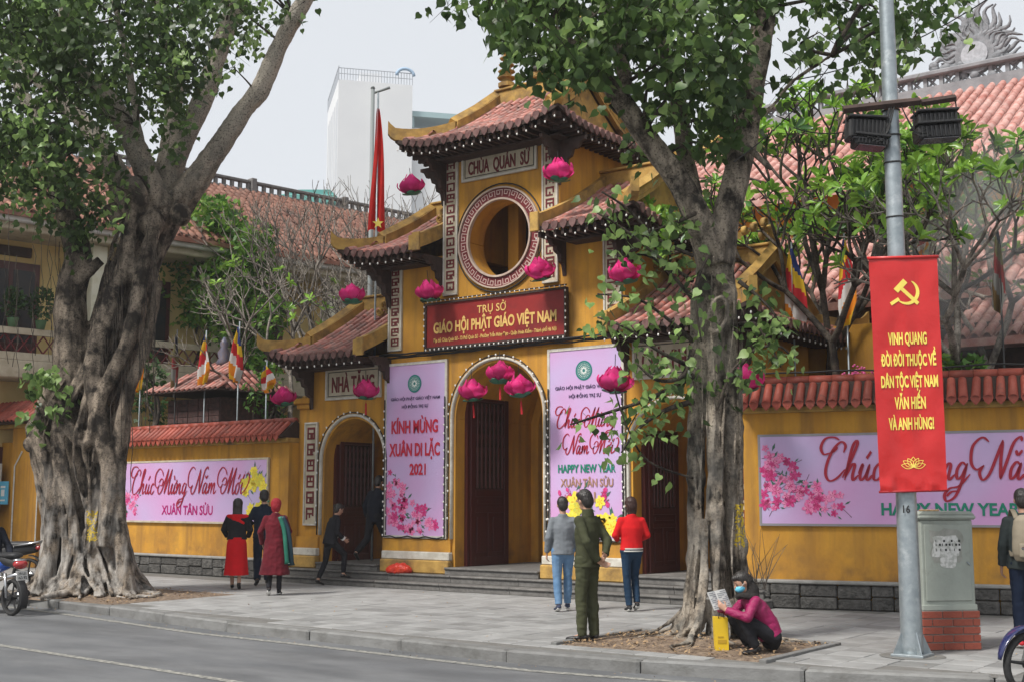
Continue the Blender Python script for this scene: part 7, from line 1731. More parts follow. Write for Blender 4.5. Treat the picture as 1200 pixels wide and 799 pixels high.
# 8 man in black going through the left arch
f = Fig('man in black walking through the left arch, partly behind the pink banner', (0, 0, 0), -35, 1.68); f.b = on_z(437, 653, .38); f.b = on_y(438, 655, 17.75); f.b.z = .38; f.root.location = f.b; ORG[f.root.name] = f.b.copy()
f.set(pel=(0, .03, .91), chest=(0, .07, 1.22), neck=(0, .10, 1.42), head=(0, .13, 1.56), shR=(.158, .07, 1.335), shL=(-.158, .07, 1.335), elR=(.23, .02, 1.1), wrR=(.22, .2, .93), haR=(.21, .26, .9), knR=(.09, .22, .50), anR=(.09, .30, .10), toR=(.1, .43, .05), knL=(-.09, -.10, .46), anL=(-.09, -.42, .20), toL=(-.1, -.34, .09))
f.body(); f.face(); f.hair(); f.top(cloth('near_black_cloth', (.010, .012, .018), (.016, .018, .026)), .82, 1.1); f.trousers(black_c, 1.0, .06); f.shoes(blackshoe)
# 9 squatting woman with mask reading a paper
f = Fig('woman in a magenta padded jacket and blue mask squatting on the kerb reading a paper', (0, 0, 0), 100, 1.54); f.b = V((-6.13, 12.02, 0)); f.b = on_z(884, 765, 0); f.root.location = f.b; ORG[f.root.name] = f.b.copy(); f.hf = V((-.08, .9, -.42))
f.set(pel=(0, -.20, .20), waist=(0, -.17, .32), chest=(0, -.03, .50), neck=(0, .07, .68), head=(0, .13, .80), shR=(.155, .03, .60), shL=(-.155, .03, .60), elR=(.24, .16, .42), wrR=(.12, .36, .50), haR=(.09, .42, .55), elL=(-.24, .16, .42), wrL=(-.10, .36, .50), haL=(-.07, .42, .55),
      hipR=(.09, -.20, .19), hipL=(-.09, -.20, .19), knR=(.15, .20, .40), knL=(-.14, .20, .41), anR=(.13, .02, .08), anL=(-.12, .02, .08), toR=(.16, .17, .03), toL=(-.15, .17, .03), palmR=(0, 0, 1), palmL=(0, 0, 1))
f.body(); f.face(lips=False); f.hair(bun=False); mag = mat('magenta_padded_jacket', (.29, .008, .085), (.21, .006, .06), .5, 5, .5, 60, spec=.4)
f.top(mag, .93, 1.12, name='jacket', fold=.010); f.trousers(black_c, 1.05, .05); f.shoes(blackshoe)
k = f.k; up = f.R.col[2]; hf = f.R.col[1]; sd = f.R.col[0]; m = MB(); m.ell(f.hd + hf * .045 * k - up * .045 * k, (.062 * k, .070 * k, .052 * k), 14, 10, f.R); blob(m, 'face_mask', mat('blue_surgical_mask', (.12, .50, .72), (.16, .58, .78), .7, 30), f.root, .008, 2, .5)
m = MB()
for q in (-1, 1): m.tube([f.hd + sd * .055 * k * q + hf * .07 * k - up * .03 * k, f.hd + sd * .083 * k * q + hf * .01 * k + up * .0 * k], .003, 4)
m.build('mask_strap', whitesole, f.root)['kind'] = 'part'
m = MB(); nk = f.j('neck'); m.tube([nk + V((.095 * cos(a), .095 * sin(a), -.03 + .01 * sin(3 * a))) + hf * .0 for a in [2 * pi * i / 16 for i in range(17)]], .034, 8); m.cap(nk - hf * .05, nk + up * .05 - hf * .06, .09, .07); m.cap(f.hd - hf * .06, nk - hf * .07 - V((0, 0, .06)), .07, .06)
blob(m, 'fur_collar', mat('black_fur', (.012, .01, .01), (.03, .026, .024), .9, 50, 1, 120, bdist=.01), f.root, .012, 1, .5, lambda co, n: .008 * noise.noise(co * 70))
for i in range(5):      # quilting seams of the jacket
    t = .15 + i * .17; p0 = f.j('pel').lerp(f.j('chest'), t); ax = (f.j('chest') - f.j('pel')).normalized()
    for t2_ in 'RL': pass
pp = f.P((-.02, .43, .61)); e1 = (f.r * .40 - f.f * .85 + V((0, 0, .10))).normalized(); dn = (V((0, 0, 1)) * .85 + f.f * .35).normalized()
pa = thing('newspaper', 'folded printed paper held by the squatting woman in the magenta jacket', 'paper', pp); m = MB(); nb = e1.cross(dn)
for sgn in (1, -1):
    a_ = pp; vs = []
    for i in range(5):
        x = i / 4 * .13; off = nb * (.03 * sin(i / 4 * 2.2))
        for z in (-.10, .10): vs.append(a_ + e1 * x * sgn + dn * z + off * 1.0)
    m.add(vs, [(2 * i, 2 * i + 2, 2 * i + 3, 2 * i + 1) for i in range(4)])
m.build('sheet', mat('newsprint', (.62, .62, .60), (.70, .70, .68), .8, 5), pa, fixn=False)
m = MB()
for sgn in (1, -1):
    for r_ in range(9):
        for cside in (1, -1):
            vs = []
            for i in range(4):
                x = (.012 + i / 3 * .105); off = nb * (.03 * sin(x / .13 * 2.2) + .0025 * cside)
                for z in (.085 - r_ * .02, .085 - r_ * .02 - .007): vs.append(pp + e1 * x * sgn + dn * z + off)
            m.add(vs, [(2 * i, 2 * i + 2, 2 * i + 3, 2 * i + 1) for i in range(3) if (i * 7 + r_ * 3) % 4])
m.build('print_lines', mat('grey_print', (.22, .23, .25), rough=.8), pa, fixn=False)['kind'] = 'stuff'
# yellow bag beside her
c = on_z(846, 765, 0); yb2 = thing('paper_bag', 'upright yellow paper bag standing beside the squatting woman', 'bag', c); q1 = f.f * -1
M_ = basis(RGT, FWD, V((0, 0, 1)), c); m = MB(M_); m.prism([(-.06, 0), (.075, 0), (.07, .36), (-.075, .37)], (0, 0, .003), (1, 0, 0), (0, 0, 1), (0, .11, 0)); bag = m.build('bag_body', mat('yellow_card', (.72, .48, .02), (.60, .40, .02), .6, 4), yb2)
m = MB(M_); m.tube([(-.03, .0, .36), (-.02, -.02, .42), (.02, -.02, .42), (.03, 0, .36)], .004, 4); m.build('handle', black_c, yb2, True)
m = MB(M_); m.box(-.04, .05, -.004, -.001, .10, .14); m.box(-.04, .02, -.004, -.001, .16, .175); m.build('print', mat('ochre_print', (.45, .28, .02), rough=.6), yb2)['kind'] = 'stuff'
# 10 pedestrian with backpack at right edge
f = Fig('pedestrian in a dark jacket with a beige backpack at the right edge', (0, 0, 0), -14, 1.70); f.b = at_depth(1205, 727, (-3.9, 14.2)); f.b.z = 0; f.root.location = f.b; ORG[f.root.name] = f.b.copy()
f.body(); f.face(); f.hair(); f.top(cloth('charcoal_jacket', (.035, .045, .045), (.05, .06, .06)), .84, 1.08); f.trousers(cloth('dark_navy_denim', (.010, .016, .035), (.016, .025, .05)), 1.0, .04); f.shoes(mat('red_trainer', (.5, .02, .03), rough=.6), whitesole)
bp = thing('backpack', 'beige canvas backpack carried by the pedestrian at the right edge', 'backpack', f.P((0, -.2, 1.0))); cv = cloth('beige_canvas', (.26, .225, .17), (.20, .17, .125)); m = MB(); p = f.P
m.tube([p((0, -.205, .93)), p((0, -.21, 1.0)), p((0, -.21, 1.2)), p((0, -.20, 1.36)), p((0, -.19, 1.42))], [(.13, .06), (.155, .09), (.155, .09), (.13, .075), (.07, .04)], 18, f.r); blob(m, 'bag', cv, bp, .012, 3, .6, lambda co, n: .006 * noise.noise(co * 9))
m = MB(); m.tube([p((0, -.30, .97)), p((0, -.305, 1.12))], [(.10, .035), (.10, .035)], 14, f.r); blob(m, 'pocket', cloth('tan_canvas', (.30, .26, .20), (.23, .2, .15)), bp, .012, 3, .6)
for q in (1, -1): m = MB(); m.tube(crom([p((.09 * q, -.17, 1.38)), p((.11 * q, -.02, 1.475)), p((.12 * q, .10, 1.36)), p((.14 * q, .10, 1.14)), p((.14 * q, -.12, .98))], 4), [(.028, .008)] * 17, 8, f.r); m.build('strap', cv, bp, True)
# dark coat bundle behind the right tree
c = on_z(893, 705, 0) + FWD * .15; m = MB(); m.cap(c + V((0, 0, .18)), c + V((.0, 0, .60)), (.19, .14), (.13, .10), 12, RGT); m.ell(c + V((-.03, 0, .92)), (.09, .08, .12)); m.cap(c + V((0, 0, .60)), c + V((-.02, 0, .82)), .12, .07); m.cap(c + RGT * .12 + V((0, 0, .2)), c + RGT * .2 + V((0, 0, .1)), .1, .12)
tag(blob(m, 'draped_coat', mat('dark_maroon_coat', (.030, .012, .014), (.05, .02, .022), .8, 6), None, .02, 3, .5, lambda co, n: .012 * noise.noise(co * 10), c), 'dark coat draped over a low post behind the right fig trunk', 'coat')
# ================================================================= STREET FURNITURE, FLAGS, VEHICLES
# steel pole
pb = V((-4.53, 12.89, 0)); pole = thing('steel_pole', 'tall galvanised steel pole carrying a red banner and floodlights', 'pole', pb)
m = MB(); m.tube([pb + V((0, 0, z)) for z in (.0, .1, 1.5, 3, 4.5, 6, 7.6, 9)], [.118, .112, .105, .098, .09, .083, .076, .07], 22); m.build('shaft', galv, pole, True)
m = MB(); m.bbox(pb.x - .17, pb.x + .17, pb.y - .17, pb.y + .17, .0, .03, .006)
for k in range(4): a = radians(45 + 90 * k) + YAW * 0; d = V((cos(a), sin(a), 0)); s = V((-d.y, d.x, 0)) * .006; m.add([pb + d * .10 + V((0, 0, .03)) - s, pb + d * .21 + V((0, 0, .03)) - s, pb + d * .10 + V((0, 0, .27)) - s, pb + d * .10 + V((0, 0, .03)) + s, pb + d * .21 + V((0, 0, .03)) + s, pb + d * .10 + V((0, 0, .27)) + s], [(0, 1, 2), (5, 4, 3), (0, 3, 4, 1), (1, 4, 5, 2), (2, 5, 3, 0)])
m.build('foot', galv, pole)['kind'] = 'part'
m = MB(); q = pb + V((0, 0, .004)); n = 18; m.add([q] + [q + V((.33 * cos(2 * pi * k / n) * (1 + .15 * noise.noise(V((k, 0, 0)))), .33 * sin(2 * pi * k / n) * (1 + .15 * noise.noise(V((k, 1, 0)))), 0)) for k in range(n)], [(0, k + 1, (k + 1) % n + 1) for k in range(n)]); o = m.build('mortar_patch', concrete); o['kind'] = 'structure'
for z in (4.6, 5.50, 5.78, 5.2):
    m = MB(); m.tube([pb + V((.093 * cos(a), .093 * sin(a), z + .008 * sin(a))) for a in [2 * pi * k / 16 for k in range(17)]], .009, 5); m.build('strap', blackish, pole, True)
m = MB(); cc = pb - FWD * .1065 + V((0, 0, 1.50)) + RGT * .0; letter(m, '16', cc + RGT * -.035 - FWD * .002, .075, .075, U=RGT, d=.002); m.build('number', blackish, pole)
# printed red banner hung on the pole
def PB(px, py, off=-.14): return at_depth(px, py, (pb.x, pb.y), off)
rb = thing('pole_banner', 'long red vertical banner with a hammer and sickle and yellow slogan on the pole', 'banner', PB(1062, 575)); redv = mat('red_vinyl', (.56, .022, .022), (.50, .018, .018), .32, 2.2, .35, 14, spec=.5, bdist=.012)
tl, tr, bl_, br = PB(1018, 303), PB(1098, 301), PB(1031, 576), PB(1110, 574); nx, ny = 20, 56; vs = []
def bpt(u, v, l=0.0):
    a = tl.lerp(tr, u); b = bl_.lerp(br, u); p = a.lerp(b, v)
    w = .012 * sin(u * 7 + 2 * v) * (.3 + .7 * v) + .010 * noise.noise(V((u * 5, v * 9, 2))) + .008 * noise.noise(V((u * 2 + v * 5, v * 3, 7))) + (.03 * noise.noise(V((u * 9, v * 22, 1))) if v > .93 else 0) + .02 * max(0, 1 - abs(u - .5) * 6) * sin(v * 3)
    return p - FWD * (w + l)
for j_ in range(ny + 1):
    for i in range(nx + 1): vs.append(bpt(i / nx, j_ / ny))
m = MB(); m.add(vs, [(j_ * (nx + 1) + i, j_ * (nx + 1) + i + 1, (j_ + 1) * (nx + 1) + i + 1, (j_ + 1) * (nx + 1) + i) for j_ in range(ny) for i in range(nx)]); m.build('cloth', redv, rb, True, fixn=False)
m = MB(); m.tube([tl - (tr - tl) * .02, tr + (tr - tl) * .02], .018, 8); m.build('top_rod', redv, rb, True); m = MB(); m.tube([bl_ - (br - bl_) * .01, br + (br - bl_) * .01], .012, 8); m.build('bottom_rod', mat('dark_red_rod', (.3, .01, .015), rough=.5), rb, True)
Wd = (tr - tl).length; Hg = (bl_ - tl).length
def on_banner(mb, items):
    """conform flat lettering (x right, z down in metres from the top left) to the cloth"""
    for vs, fs in items: mb.add([bpt(min(max(x / Wd, 0), 1), min(max(z / Hg, 0), 1), .006 + e) for x, z, e in vs], fs)
def blet(s, cy, h, w, bold=.02, cx=.5):
    vs, fs = text_mesh(s, bold); x0 = min(v[0] for v in vs); x1 = max(v[0] for v in vs); kx = w / (x1 - x0); k = h / .70
    return ([(cx * Wd + (v[0] - (x0 + x1) / 2) * kx, cy - (v[1] - .35) * k, v[2] / .012 * .001) for v in vs], fs)
ys = lambda py: (py - 302) / 273.0 * Hg
for s, py, w, cx in (('VINH QUANG', 398, .60, .51), ('ĐỜI ĐỜI THUỘC VỀ', 423, .85, .51), ('DÂN TỘC VIỆT NAM', 448, .88, .51), ('VĂN HIẾN', 473, .48, .51), ('VÀ ANH HÙNG!', 497, .70, .51)):
    m = MB(); on_banner(m, [blet(s, ys(py), .118, w * Wd * .95, .035, cx)]); m.build('lettering', yellowp, rb, fixn=False)
# hammer and sickle
m = MB(); cx, cy, R = .515 * Wd, ys(343), .155; items = []
vs = []; n = 20
for i in range(n + 1):
    a = radians(-62 + 205 * i / n); t = i / n; w = .042 * (sin(pi * min(1, t * 1.05)) ** .6) * (1 - .25 * t) + .004; r_ = R * .86
    # sickle arc opening to the left; a measured from +x, z down
    for q in (1, -1): vs.append((cx + (r_ + q * w / 2) * cos(a) * .95 + .005, cy + (r_ + q * w / 2) * sin(a) * .95, 0))
items.append((vs, [(2 * i, 2 * i + 2, 2 * i + 3, 2 * i + 1) for i in range(n)]))
def bar(x0, y0, x1, y1, w): d = V((x1 - x0, y1 - y0, 0)).normalized(); q = V((-d.y, d.x, 0)) * w / 2; return ([(x0 + q.x, y0 + q.y, .0005), (x1 + q.x, y1 + q.y, .0005), (x1 - q.x, y1 - q.y, .0005), (x0 - q.x, y0 - q.y, .0005)], [(0, 1, 2, 3)])
items.append(bar(cx - .06, cy - .05, cx + .13, cy + .13, .038)); items.append(bar(cx - .105, cy - .01, cx + .0, cy - .115, .062)); items.append(bar(cx - .075, cy + .075, cx - .165, cy + .13, .036))
on_banner(m, items); m.build('hammer_and_sickle', yellowp, rb, fixn=False)['kind'] = 'part'
m = MB(); items = []; cy = ys(544)
def outline(P, w=.006):
    vs = []; 
    for i, p in enumerate(P):
        a = V((*P[min(i + 1, len(P) - 1)], 0)) - V((*P[max(i - 1, 0)], 0)); a.normalize(); q = V((-a.y, a.x, 0)) * w / 2; vs += [(p[0] + q.x, p[1] + q.y, 0), (p[0] - q.x, p[1] - q.y, 0)]
    return (vs, [(2 * i, 2 * i + 2, 2 * i + 3, 2 * i + 1) for i in range(len(P) - 1)])
for ang, L in ((0, .105), (32, .105), (-32, .105), (58, .125), (-58, .125), (80, .13), (-80, .13)):
    a = radians(ang); d = (sin(a), -cos(a)); q = (cos(a), sin(a)); P = []
    for t in [i / 6 for i in range(7)]: P.append((cx + d[0] * L * t + q[0] * .028 * sin(pi * t), cy + .03 + d[1] * L * t + q[1] * .028 * sin(pi * t)))
    for t in [1 - i / 6 for i in range(7)]: P.append((cx + d[0] * L * t - q[0] * .028 * sin(pi * t), cy + .03 + d[1] * L * t - q[1] * .028 * sin(pi * t)))
    items.append(outline(P))
on_banner(m, items); m.build('lotus_outline', yellowp, rb, fixn=False)['kind'] = 'stuff'
# cross arm and floodlights
def PA(px, py, o=0): return at_depth(px, py, (pb.x, pb.y), o)
arm = thing('crossarm', 'dark timber crossarm clamped near the top of the steel pole', 'crossarm', PA(1050, 122)); m = MB()
m.tube([PA(988, 129, -.12), PA(1078, 119, -.12)], [(.035, .045)] * 2, 4, side=FWD); m.build('beam', darkwood, arm); m = MB(); m.tube([PA(1080, 121, -.10), PA(1120, 115, -.10)], [(.03, .04)] * 2, 4, side=FWD); m.build('beam', darkwood, arm)
m = MB(); m.tube([PA(1036, 124, -.1), PA(1063, 121, -.1)], [(.03, .05)] * 2, 4, side=FWD); m.build('clamp', mat('rusty_clamp', (.22, .12, .07), rough=.8), arm)
def flood(px, py, w, h, tilt, label):
    c = PA(px, py, -.05); t = thing('floodlight', label, 'floodlight', c, 'floodlights on the steel pole'); R3 = Matrix.Rotation(radians(tilt), 3, FWD); X = R3 @ RGT; Z = R3 @ V((0, 0, 1)); M = basis(X, FWD, Z, c)
    m = MB(M); m.bbox(-w / 2, w / 2, -.08, .16, -h / 2, h / 2, .02); m.build('housing', blackish, t)
    m = MB(M)
    for k in range(9): x = -w / 2 + .03 + (w - .06) * k / 8; m.box(x - .006, x + .006, -.10, -.081, -h / 2 + .02, h / 2 - .02)
    m.build('cooling_fin', blackish, t)['kind'] = 'stuff'
    m = MB(M); m.bbox(-w / 2 - .01, w / 2 + .01, -.12, .18, h / 2 + .004, h / 2 + .03, .006); m.build('hood', blackish, t)
    m = MB(M); m.box(-w / 2 + .04, w / 2 - .04, -.10, .14, -h / 2 - .004, -h / 2 - .0005); m.build('glass', mat('lamp_glass', (.10, .10, .11), rough=.1, spec=.8), t)
    m = MB(M); m.tube([(-w / 2 - .02, 0, 0), (-w / 2 - .02, 0, h / 2 + .12), (-w / 2 + .06, -.03, h / 2 + .16)], .008, 5); m.tube([(w / 2 + .02, 0, 0), (w / 2 + .02, 0, h / 2 + .12), (w / 2 - .06, -.03, h / 2 + .16)], .008, 5); m.build('bracket', blackish, t)['kind'] = 'part'
flood(1015, 153, .40, .22, 3, 'upper black floodlight left of the steel pole'); flood(1020, 168, .36, .10, 6, 'flat black floodlight tucked below the left floodlight')
flood(1097, 140, .42, .12, -3, 'upper black floodlight right of the steel pole'); flood(1099, 156, .46, .16, -4, 'lower black floodlight right of the steel pole')
m = MB(); rr = random.Random(6)
for k in range(7): a = PA(1046 + rr.uniform(-4, 4), 125, -.13); b = PA(1010 + rr.uniform(-10, 30), 150 + rr.uniform(0, 20), -.16); m.tube(crom([a, (a + b) / 2 + V((0, 0, -.08 - rr.random() * .1)), b], 5), .006, 4)
for k in range(3): a = PA(1056, 125, -.13); b = PA(1085 + rr.uniform(0, 20), 148 + rr.uniform(0, 10), -.14); m.tube(crom([a, (a + b) / 2 + V((0, 0, -.1 - rr.random() * .1)), b], 5), .006, 4)
m.build('wiring', cable_m, arm, True)['kind'] = 'stuff'
# ---- cabinet on a brick plinth
cg = at_depth(1110, 762, (-4.3, 13.55)); cg = V((-4.22, 13.72, 0)); ang = radians(8); CU = (RGT * cos(ang) + FWD * sin(ang)); CF = (FWD * cos(ang) - RGT * sin(ang)); CM = basis(CU, CF, V((0, 0, 1)), V((-4.36, 13.62, 0)))
cab = thing('utility_cabinet', 'grey green street utility cabinet with torn posters standing on red bricks', 'cabinet', V((-4.36, 13.62, 0)))
cp = mat('grey_green_paint', (.33, .36, .32), (.28, .305, .27), .55, 3, .15, 30, c3=(.18, .18, .15), sc3=2.5, t3=(.55, .8)); w, d, z0, z1 = .60, .46, .42, 1.38
m = MB(CM); m.bbox(-w / 2, w / 2, 0, d, z0, z1, .012); m.build('housing', cp, cab); m = MB(CM); m.bbox(-w / 2 - .03, w / 2 + .035, -.03, d + .03, z1 + .001, z1 + .055, .02); m.prism([(-w / 2 - .02, 0), (w / 2 + .02, 0), (w / 2 - .03, .035), (-w / 2 + .03, .035)], (0, -.02, z1 + .056), (1, 0, 0), (0, 0, 1), (0, d + .04, 0)); m.build('lid', cp, cab)['kind'] = 'part'
m = MB(CM); m.bbox(-w / 2 + .035, w / 2 - .045, -.014, -.001, z0 + .10, z1 - .05, .006); dr = m.build('door', cp, cab)
m = MB(CM); m.tube([(w / 2 - .09, -.02, .93), (w / 2 - .06, -.02, .90)], .010, 6); m.build('handle', galv, dr)
m = MB(CM); m.bbox(-w / 2 - .012, w / 2 + .012, -.012, d + .012, z0 - .0, z0 + .06, .006); m.build('skirt', cp, cab)
m = MB(CM)
for r_ in range(7):
    for q in range(3): y = .14 + q * .09; m.tube([(w / 2 + .0015, y, z0 + .14 + r_ * .045), (w / 2 + .0035, y, z0 + .14 + r_ * .045)], .011, 8)
m.build('vent_holes', blackish, cab)['kind'] = 'stuff'
def torn(mb, M, x0, x1, z0, z1, y, seed, n=26, ax=0):
    rr = random.Random(seed); cx, cz = (x0 + x1) / 2, (z0 + z1) / 2; vs = [(cx, cz)]
    for k in range(n):
        a = 2 * pi * k / n; s = max(abs(cos(a)), abs(sin(a))); r = (1 / s) * rr.uniform(.78, 1.0); vs.append((cx + (x1 - x0) / 2 * cos(a) * r, cz + (z1 - z0) / 2 * sin(a) * r))
    P = [((a, y, b) if ax == 0 else (y, a, b)) for a, b in vs]; mb.add(P, [(0, k + 1, (k + 1) % n + 1) for k in range(n)])
pw = mat('torn_white_paper', (.62, .62, .60), (.40, .41, .38), .8, 22, contrast=(.45, .6)); pg = mat('glue_stain', (.24, .25, .22), (.34, .34, .31), .8, 8)
m = MB(CM); torn(m, CM, -.22, .19, .92, 1.30, -.0155, 1); m.build('glue_patch', pg, cab, fixn=False); m = MB(CM); torn(m, CM, -.19, .15, .97, 1.22, -.017, 2); torn(m, CM, -.10, .10, .86, 1.0, -.0172, 5, 18); m.build('torn_poster', pw, cab, fixn=False)['kind'] = 'part'
m = MB(CM); torn(m, CM, .06, .28, 1.02, 1.34, w / 2 + .0015, 3, 20, 1); m.build('side_poster', pw, cab, fixn=False)
m = MB(CM)
for zz, n in ((1.155, 4), (1.115, 8), (1.06, 6)):
    rr = random.Random(int(zz * 100))
    for k in range(n): x = -.14 + .26 * k / max(1, n - 1); m.box(x, x + .022, -.0185, -.0175, zz - .012, zz + .012) if rr.random() < .6 else m.box(x, x + .008, -.0185, -.0175, zz - .014, zz + .014)
m.build('poster_print', blackish, cab)['kind'] = 'stuff'
m = MB(CM)
for k in range(7): m.ell((-.22 + .03 * k, .12 + .02 * (k % 2), z1 + .10), (.03, .02, .012), 7, 4)
tag(m.build('dry_leaves_heap', lit, cab), kind='stuff')
brick = mat('red_brick', (.30, .075, .045), (.22, .055, .038), .85, 8, .4, 40, rnd=.15); bm_ = mat('brick_mortar', (.26, .25, .23), rough=.9)
m = MB(CM); m.box(-w / 2 - .015, w / 2 + .015, -.015, d + .015, 0, z0 - .001); m.build('mortar', bm_, cab)
mm = MB(); mm.bbox(-.5, .5, -.5, .5, -.5, .5, .04); bme = mm.mesh('brick', brick); Ms = []
for r_ in range(5):
    zc = .045 + r_ * .083; off = .5 * (r_ % 2); xs_ = [-w / 2 - .03] + [-w / 2 - .03 + .23 * (k + (.5 if r_ % 2 else 1)) for k in range(3)] + [w / 2 + .03]; xs_ = sorted(x for x in set(xs_) if x <= w / 2 + .03)
    for a, b in zip(xs_, xs_[1:]):
        if b - a > .04:
            for yy in (-.03, d + .03 - .1): Ms.append(CM @ Matrix.Translation(((a + b) / 2, yy + .05, zc)) @ Matrix.Diagonal((b - a - .010, .10, .070, 1)))
    ys_ = [.075, .075 + .23 * (.5 if r_ % 2 else 1) * .7, .26, d - .075]
    for a, b in zip(ys_, ys_[1:]): 
        for xx in (w / 2 - .02, -w / 2 + .02): Ms.append(CM @ Matrix.Translation((xx, (a + b) / 2, zc)) @ Matrix.Diagonal((.10, b - a - .010, .070, 1)))
pieces('brick', bme, Ms, cab)
# ---- flags
fy = mat('flag_yellow', (.66, .42, .02), rough=.8, trans=.3); frd = mat('flag_red', (.50, .02, .03), rough=.8, trans=.3); fw = mat('flag_white', (.62, .60, .58), rough=.8, trans=.3); fo = mat('flag_orange', (.66, .22, .01), rough=.8, trans=.3); fb = mat('flag_blue', (.015, .03, .14), rough=.8, trans=.2)
MATF = [fb, fy, frd, fw, fo]
MAT_BACKLIT = [mat('backlit_flag_blue', (.01, .012, .025), rough=.9), mat('backlit_flag_yellow', (.10, .09, .03), rough=.9), mat('backlit_flag_red', (.16, .02, .02), rough=.9), mat('backlit_flag_white', (.14, .14, .13), rough=.9), mat('backlit_flag_orange', (.10, .06, .02), rough=.9)]  # darker copies of the flag colours: backlight shade put into the cloth
def buddhist(px0, py0, px1, py1, yy, label, dark=False, seed=0, w=.34):
    """drooping vertical flag: colours run as diagonal bands down the folded cloth"""
    a = on_y(px0, py0, yy); b = on_y(px1, py1, yy); t = thing('buddhist_flag', label, 'flag', V((a.x, yy, 0)), 'striped Buddhist flags on poles behind the walls'); rr = random.Random(seed)
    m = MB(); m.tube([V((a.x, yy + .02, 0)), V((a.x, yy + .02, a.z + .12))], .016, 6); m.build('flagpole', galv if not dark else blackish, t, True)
    nx, ny = 10, 26; m = MB(); vs = []; L = a.z - b.z
    for j_ in range(ny + 1):
        v = j_ / ny; ww = w * (.12 + .88 * sin(min(1, v * 1.25) * pi / 2)) * (1 - .45 * max(0, v - .75) / .25)
        for i in range(nx + 1):
            u = i / nx; x = a.x + (b.x - a.x) * v * .5 + (u - .35) * ww; y = yy - .03 + .07 * sin(u * 9 + v * 2 + seed) * min(1, v * 3); z = a.z - L * v * (1 + .0 * u) - .12 * (u - .35) * (1 if seed % 2 else -1) * v; vs.append((x, y, z))
    fs, mi = [], []
    for j_ in range(ny):
        for i in range(nx):
            s = (j_ / ny) * 4.6 + (i / nx) * 1.6 * (1 if seed % 2 == 0 else -1) + (0 if seed % 2 == 0 else 1.0); kk = int(s); kk = 0 if kk < 1 else 1 + (kk - 1) % 4
            fs.append((j_ * (nx + 1) + i, j_ * (nx + 1) + i + 1, (j_ + 1) * (nx + 1) + i + 1, (j_ + 1) * (nx + 1) + i)); mi.append(kk)
    m.v = vs; m.f = fs; m.mi = mi; m.build('flag_cloth', MAT_BACKLIT if dark else MATF, t, True, fixn=False)
for k, (p0, p1, lab, dk, w_) in enumerate((((166, 388), (162, 458), 'striped Buddhist flag closest to the big fig trunk above the left wall', 0, .28), ((207, 392), (204, 462), 'backlit hanging Buddhist flag second from the big fig trunk', 1, .26),
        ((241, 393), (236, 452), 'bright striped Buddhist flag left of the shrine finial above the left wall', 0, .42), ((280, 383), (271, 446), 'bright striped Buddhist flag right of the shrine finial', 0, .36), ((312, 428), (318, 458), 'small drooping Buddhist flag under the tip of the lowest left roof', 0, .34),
        ((927, 292), (932, 392), 'striped Buddhist flag left of the two beside the right gable', 0, .40), ((989, 282), (988, 384), 'striped Buddhist flag with a long blue top beside the red pole banner', 0, .36), ((1168, 262), (1164, 366), 'backlit folded Buddhist flag above the right wall near the right edge', 1, .22), ((1080, 272), (1080, 300), 'small yellow topped flag behind the red pole banner', 0, .2))):
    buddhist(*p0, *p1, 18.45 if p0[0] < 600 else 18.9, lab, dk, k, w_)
# red national style flag hanging from a staff, street lamp behind
c0 = at_depth(443, 128, (FWD.x * 25, FWD.y * 25)); c1 = at_depth(441, 272, (FWD.x * 25, FWD.y * 25)); rf_ = thing('red_flag', 'tall red flag hanging limp from a staff beside the street lamp', 'flag', (c0.x, c0.y, 0))
m = MB(); m.tube([V((c0.x, c0.y, 0)), V((c0.x, c0.y, c0.z + .35))], .022, 6); m.build('flagstaff', galv, rf_, True)
m = MB(); vs = []; nx, ny = 10, 24; L = c0.z - c1.z
for j_ in range(ny + 1):
    v = j_ / ny
    for i in range(nx + 1): u = i / nx; ww = .06 + .30 * v ** .7; vs.append(c0 + RGT * ((u - .45) * ww + .02 * sin(v * 5)) + FWD * (.05 * sin(u * 11 + v * 3)) - V((0, 0, L * v - .05 * sin(u * 5) * v)))
m.add(vs, [(j_ * (nx + 1) + i, j_ * (nx + 1) + i + 1, (j_ + 1) * (nx + 1) + i + 1, (j_ + 1) * (nx + 1) + i) for j_ in range(ny) for i in range(nx)]); m.build('flag_cloth', mat('bright_red_flag', (.62, .02, .015), (.5, .012, .01), .7, 3, trans=.3), rf_, True, fixn=False)
m = MB(); p = at_depth(443, 262, (FWD.x * 25, FWD.y * 25), -.08); m.prism([((.05 if k % 2 else .12) * cos(pi / 2 + k * pi / 5), (.05 if k % 2 else .12) * sin(pi / 2 + k * pi / 5)) for k in range(10)], p, RGT, V((0, 0, 1)), FWD * .004); m.build('star', yellowp, rf_)
lp = at_depth(437, 104, (FWD.x * 28, FWD.y * 28)); sl = thing('street_lamp', 'slim grey street lamp with a short arm rising behind the red flag', 'street lamp', (lp.x, lp.y, 0)); m = MB(); m.tube([V((lp.x, lp.y, 0)), lp], [.07, .045], 8); m.tube([lp, lp + V((0, 0, .05))], [.06, .03], 8); m.build('pole', mat('lamp_grey', (.20, .22, .22), rough=.5), sl, True)['kind'] = 'part'
m = MB(); m.tube([lp - V((0, 0, .12)), lp + RGT * .2 - V((0, 0, .05)), lp + RGT * .40 + V((0, 0, .02))], [.028, .03, .034], 7); m.build('lamp_arm', MATS['lamp_grey'], sl, True)
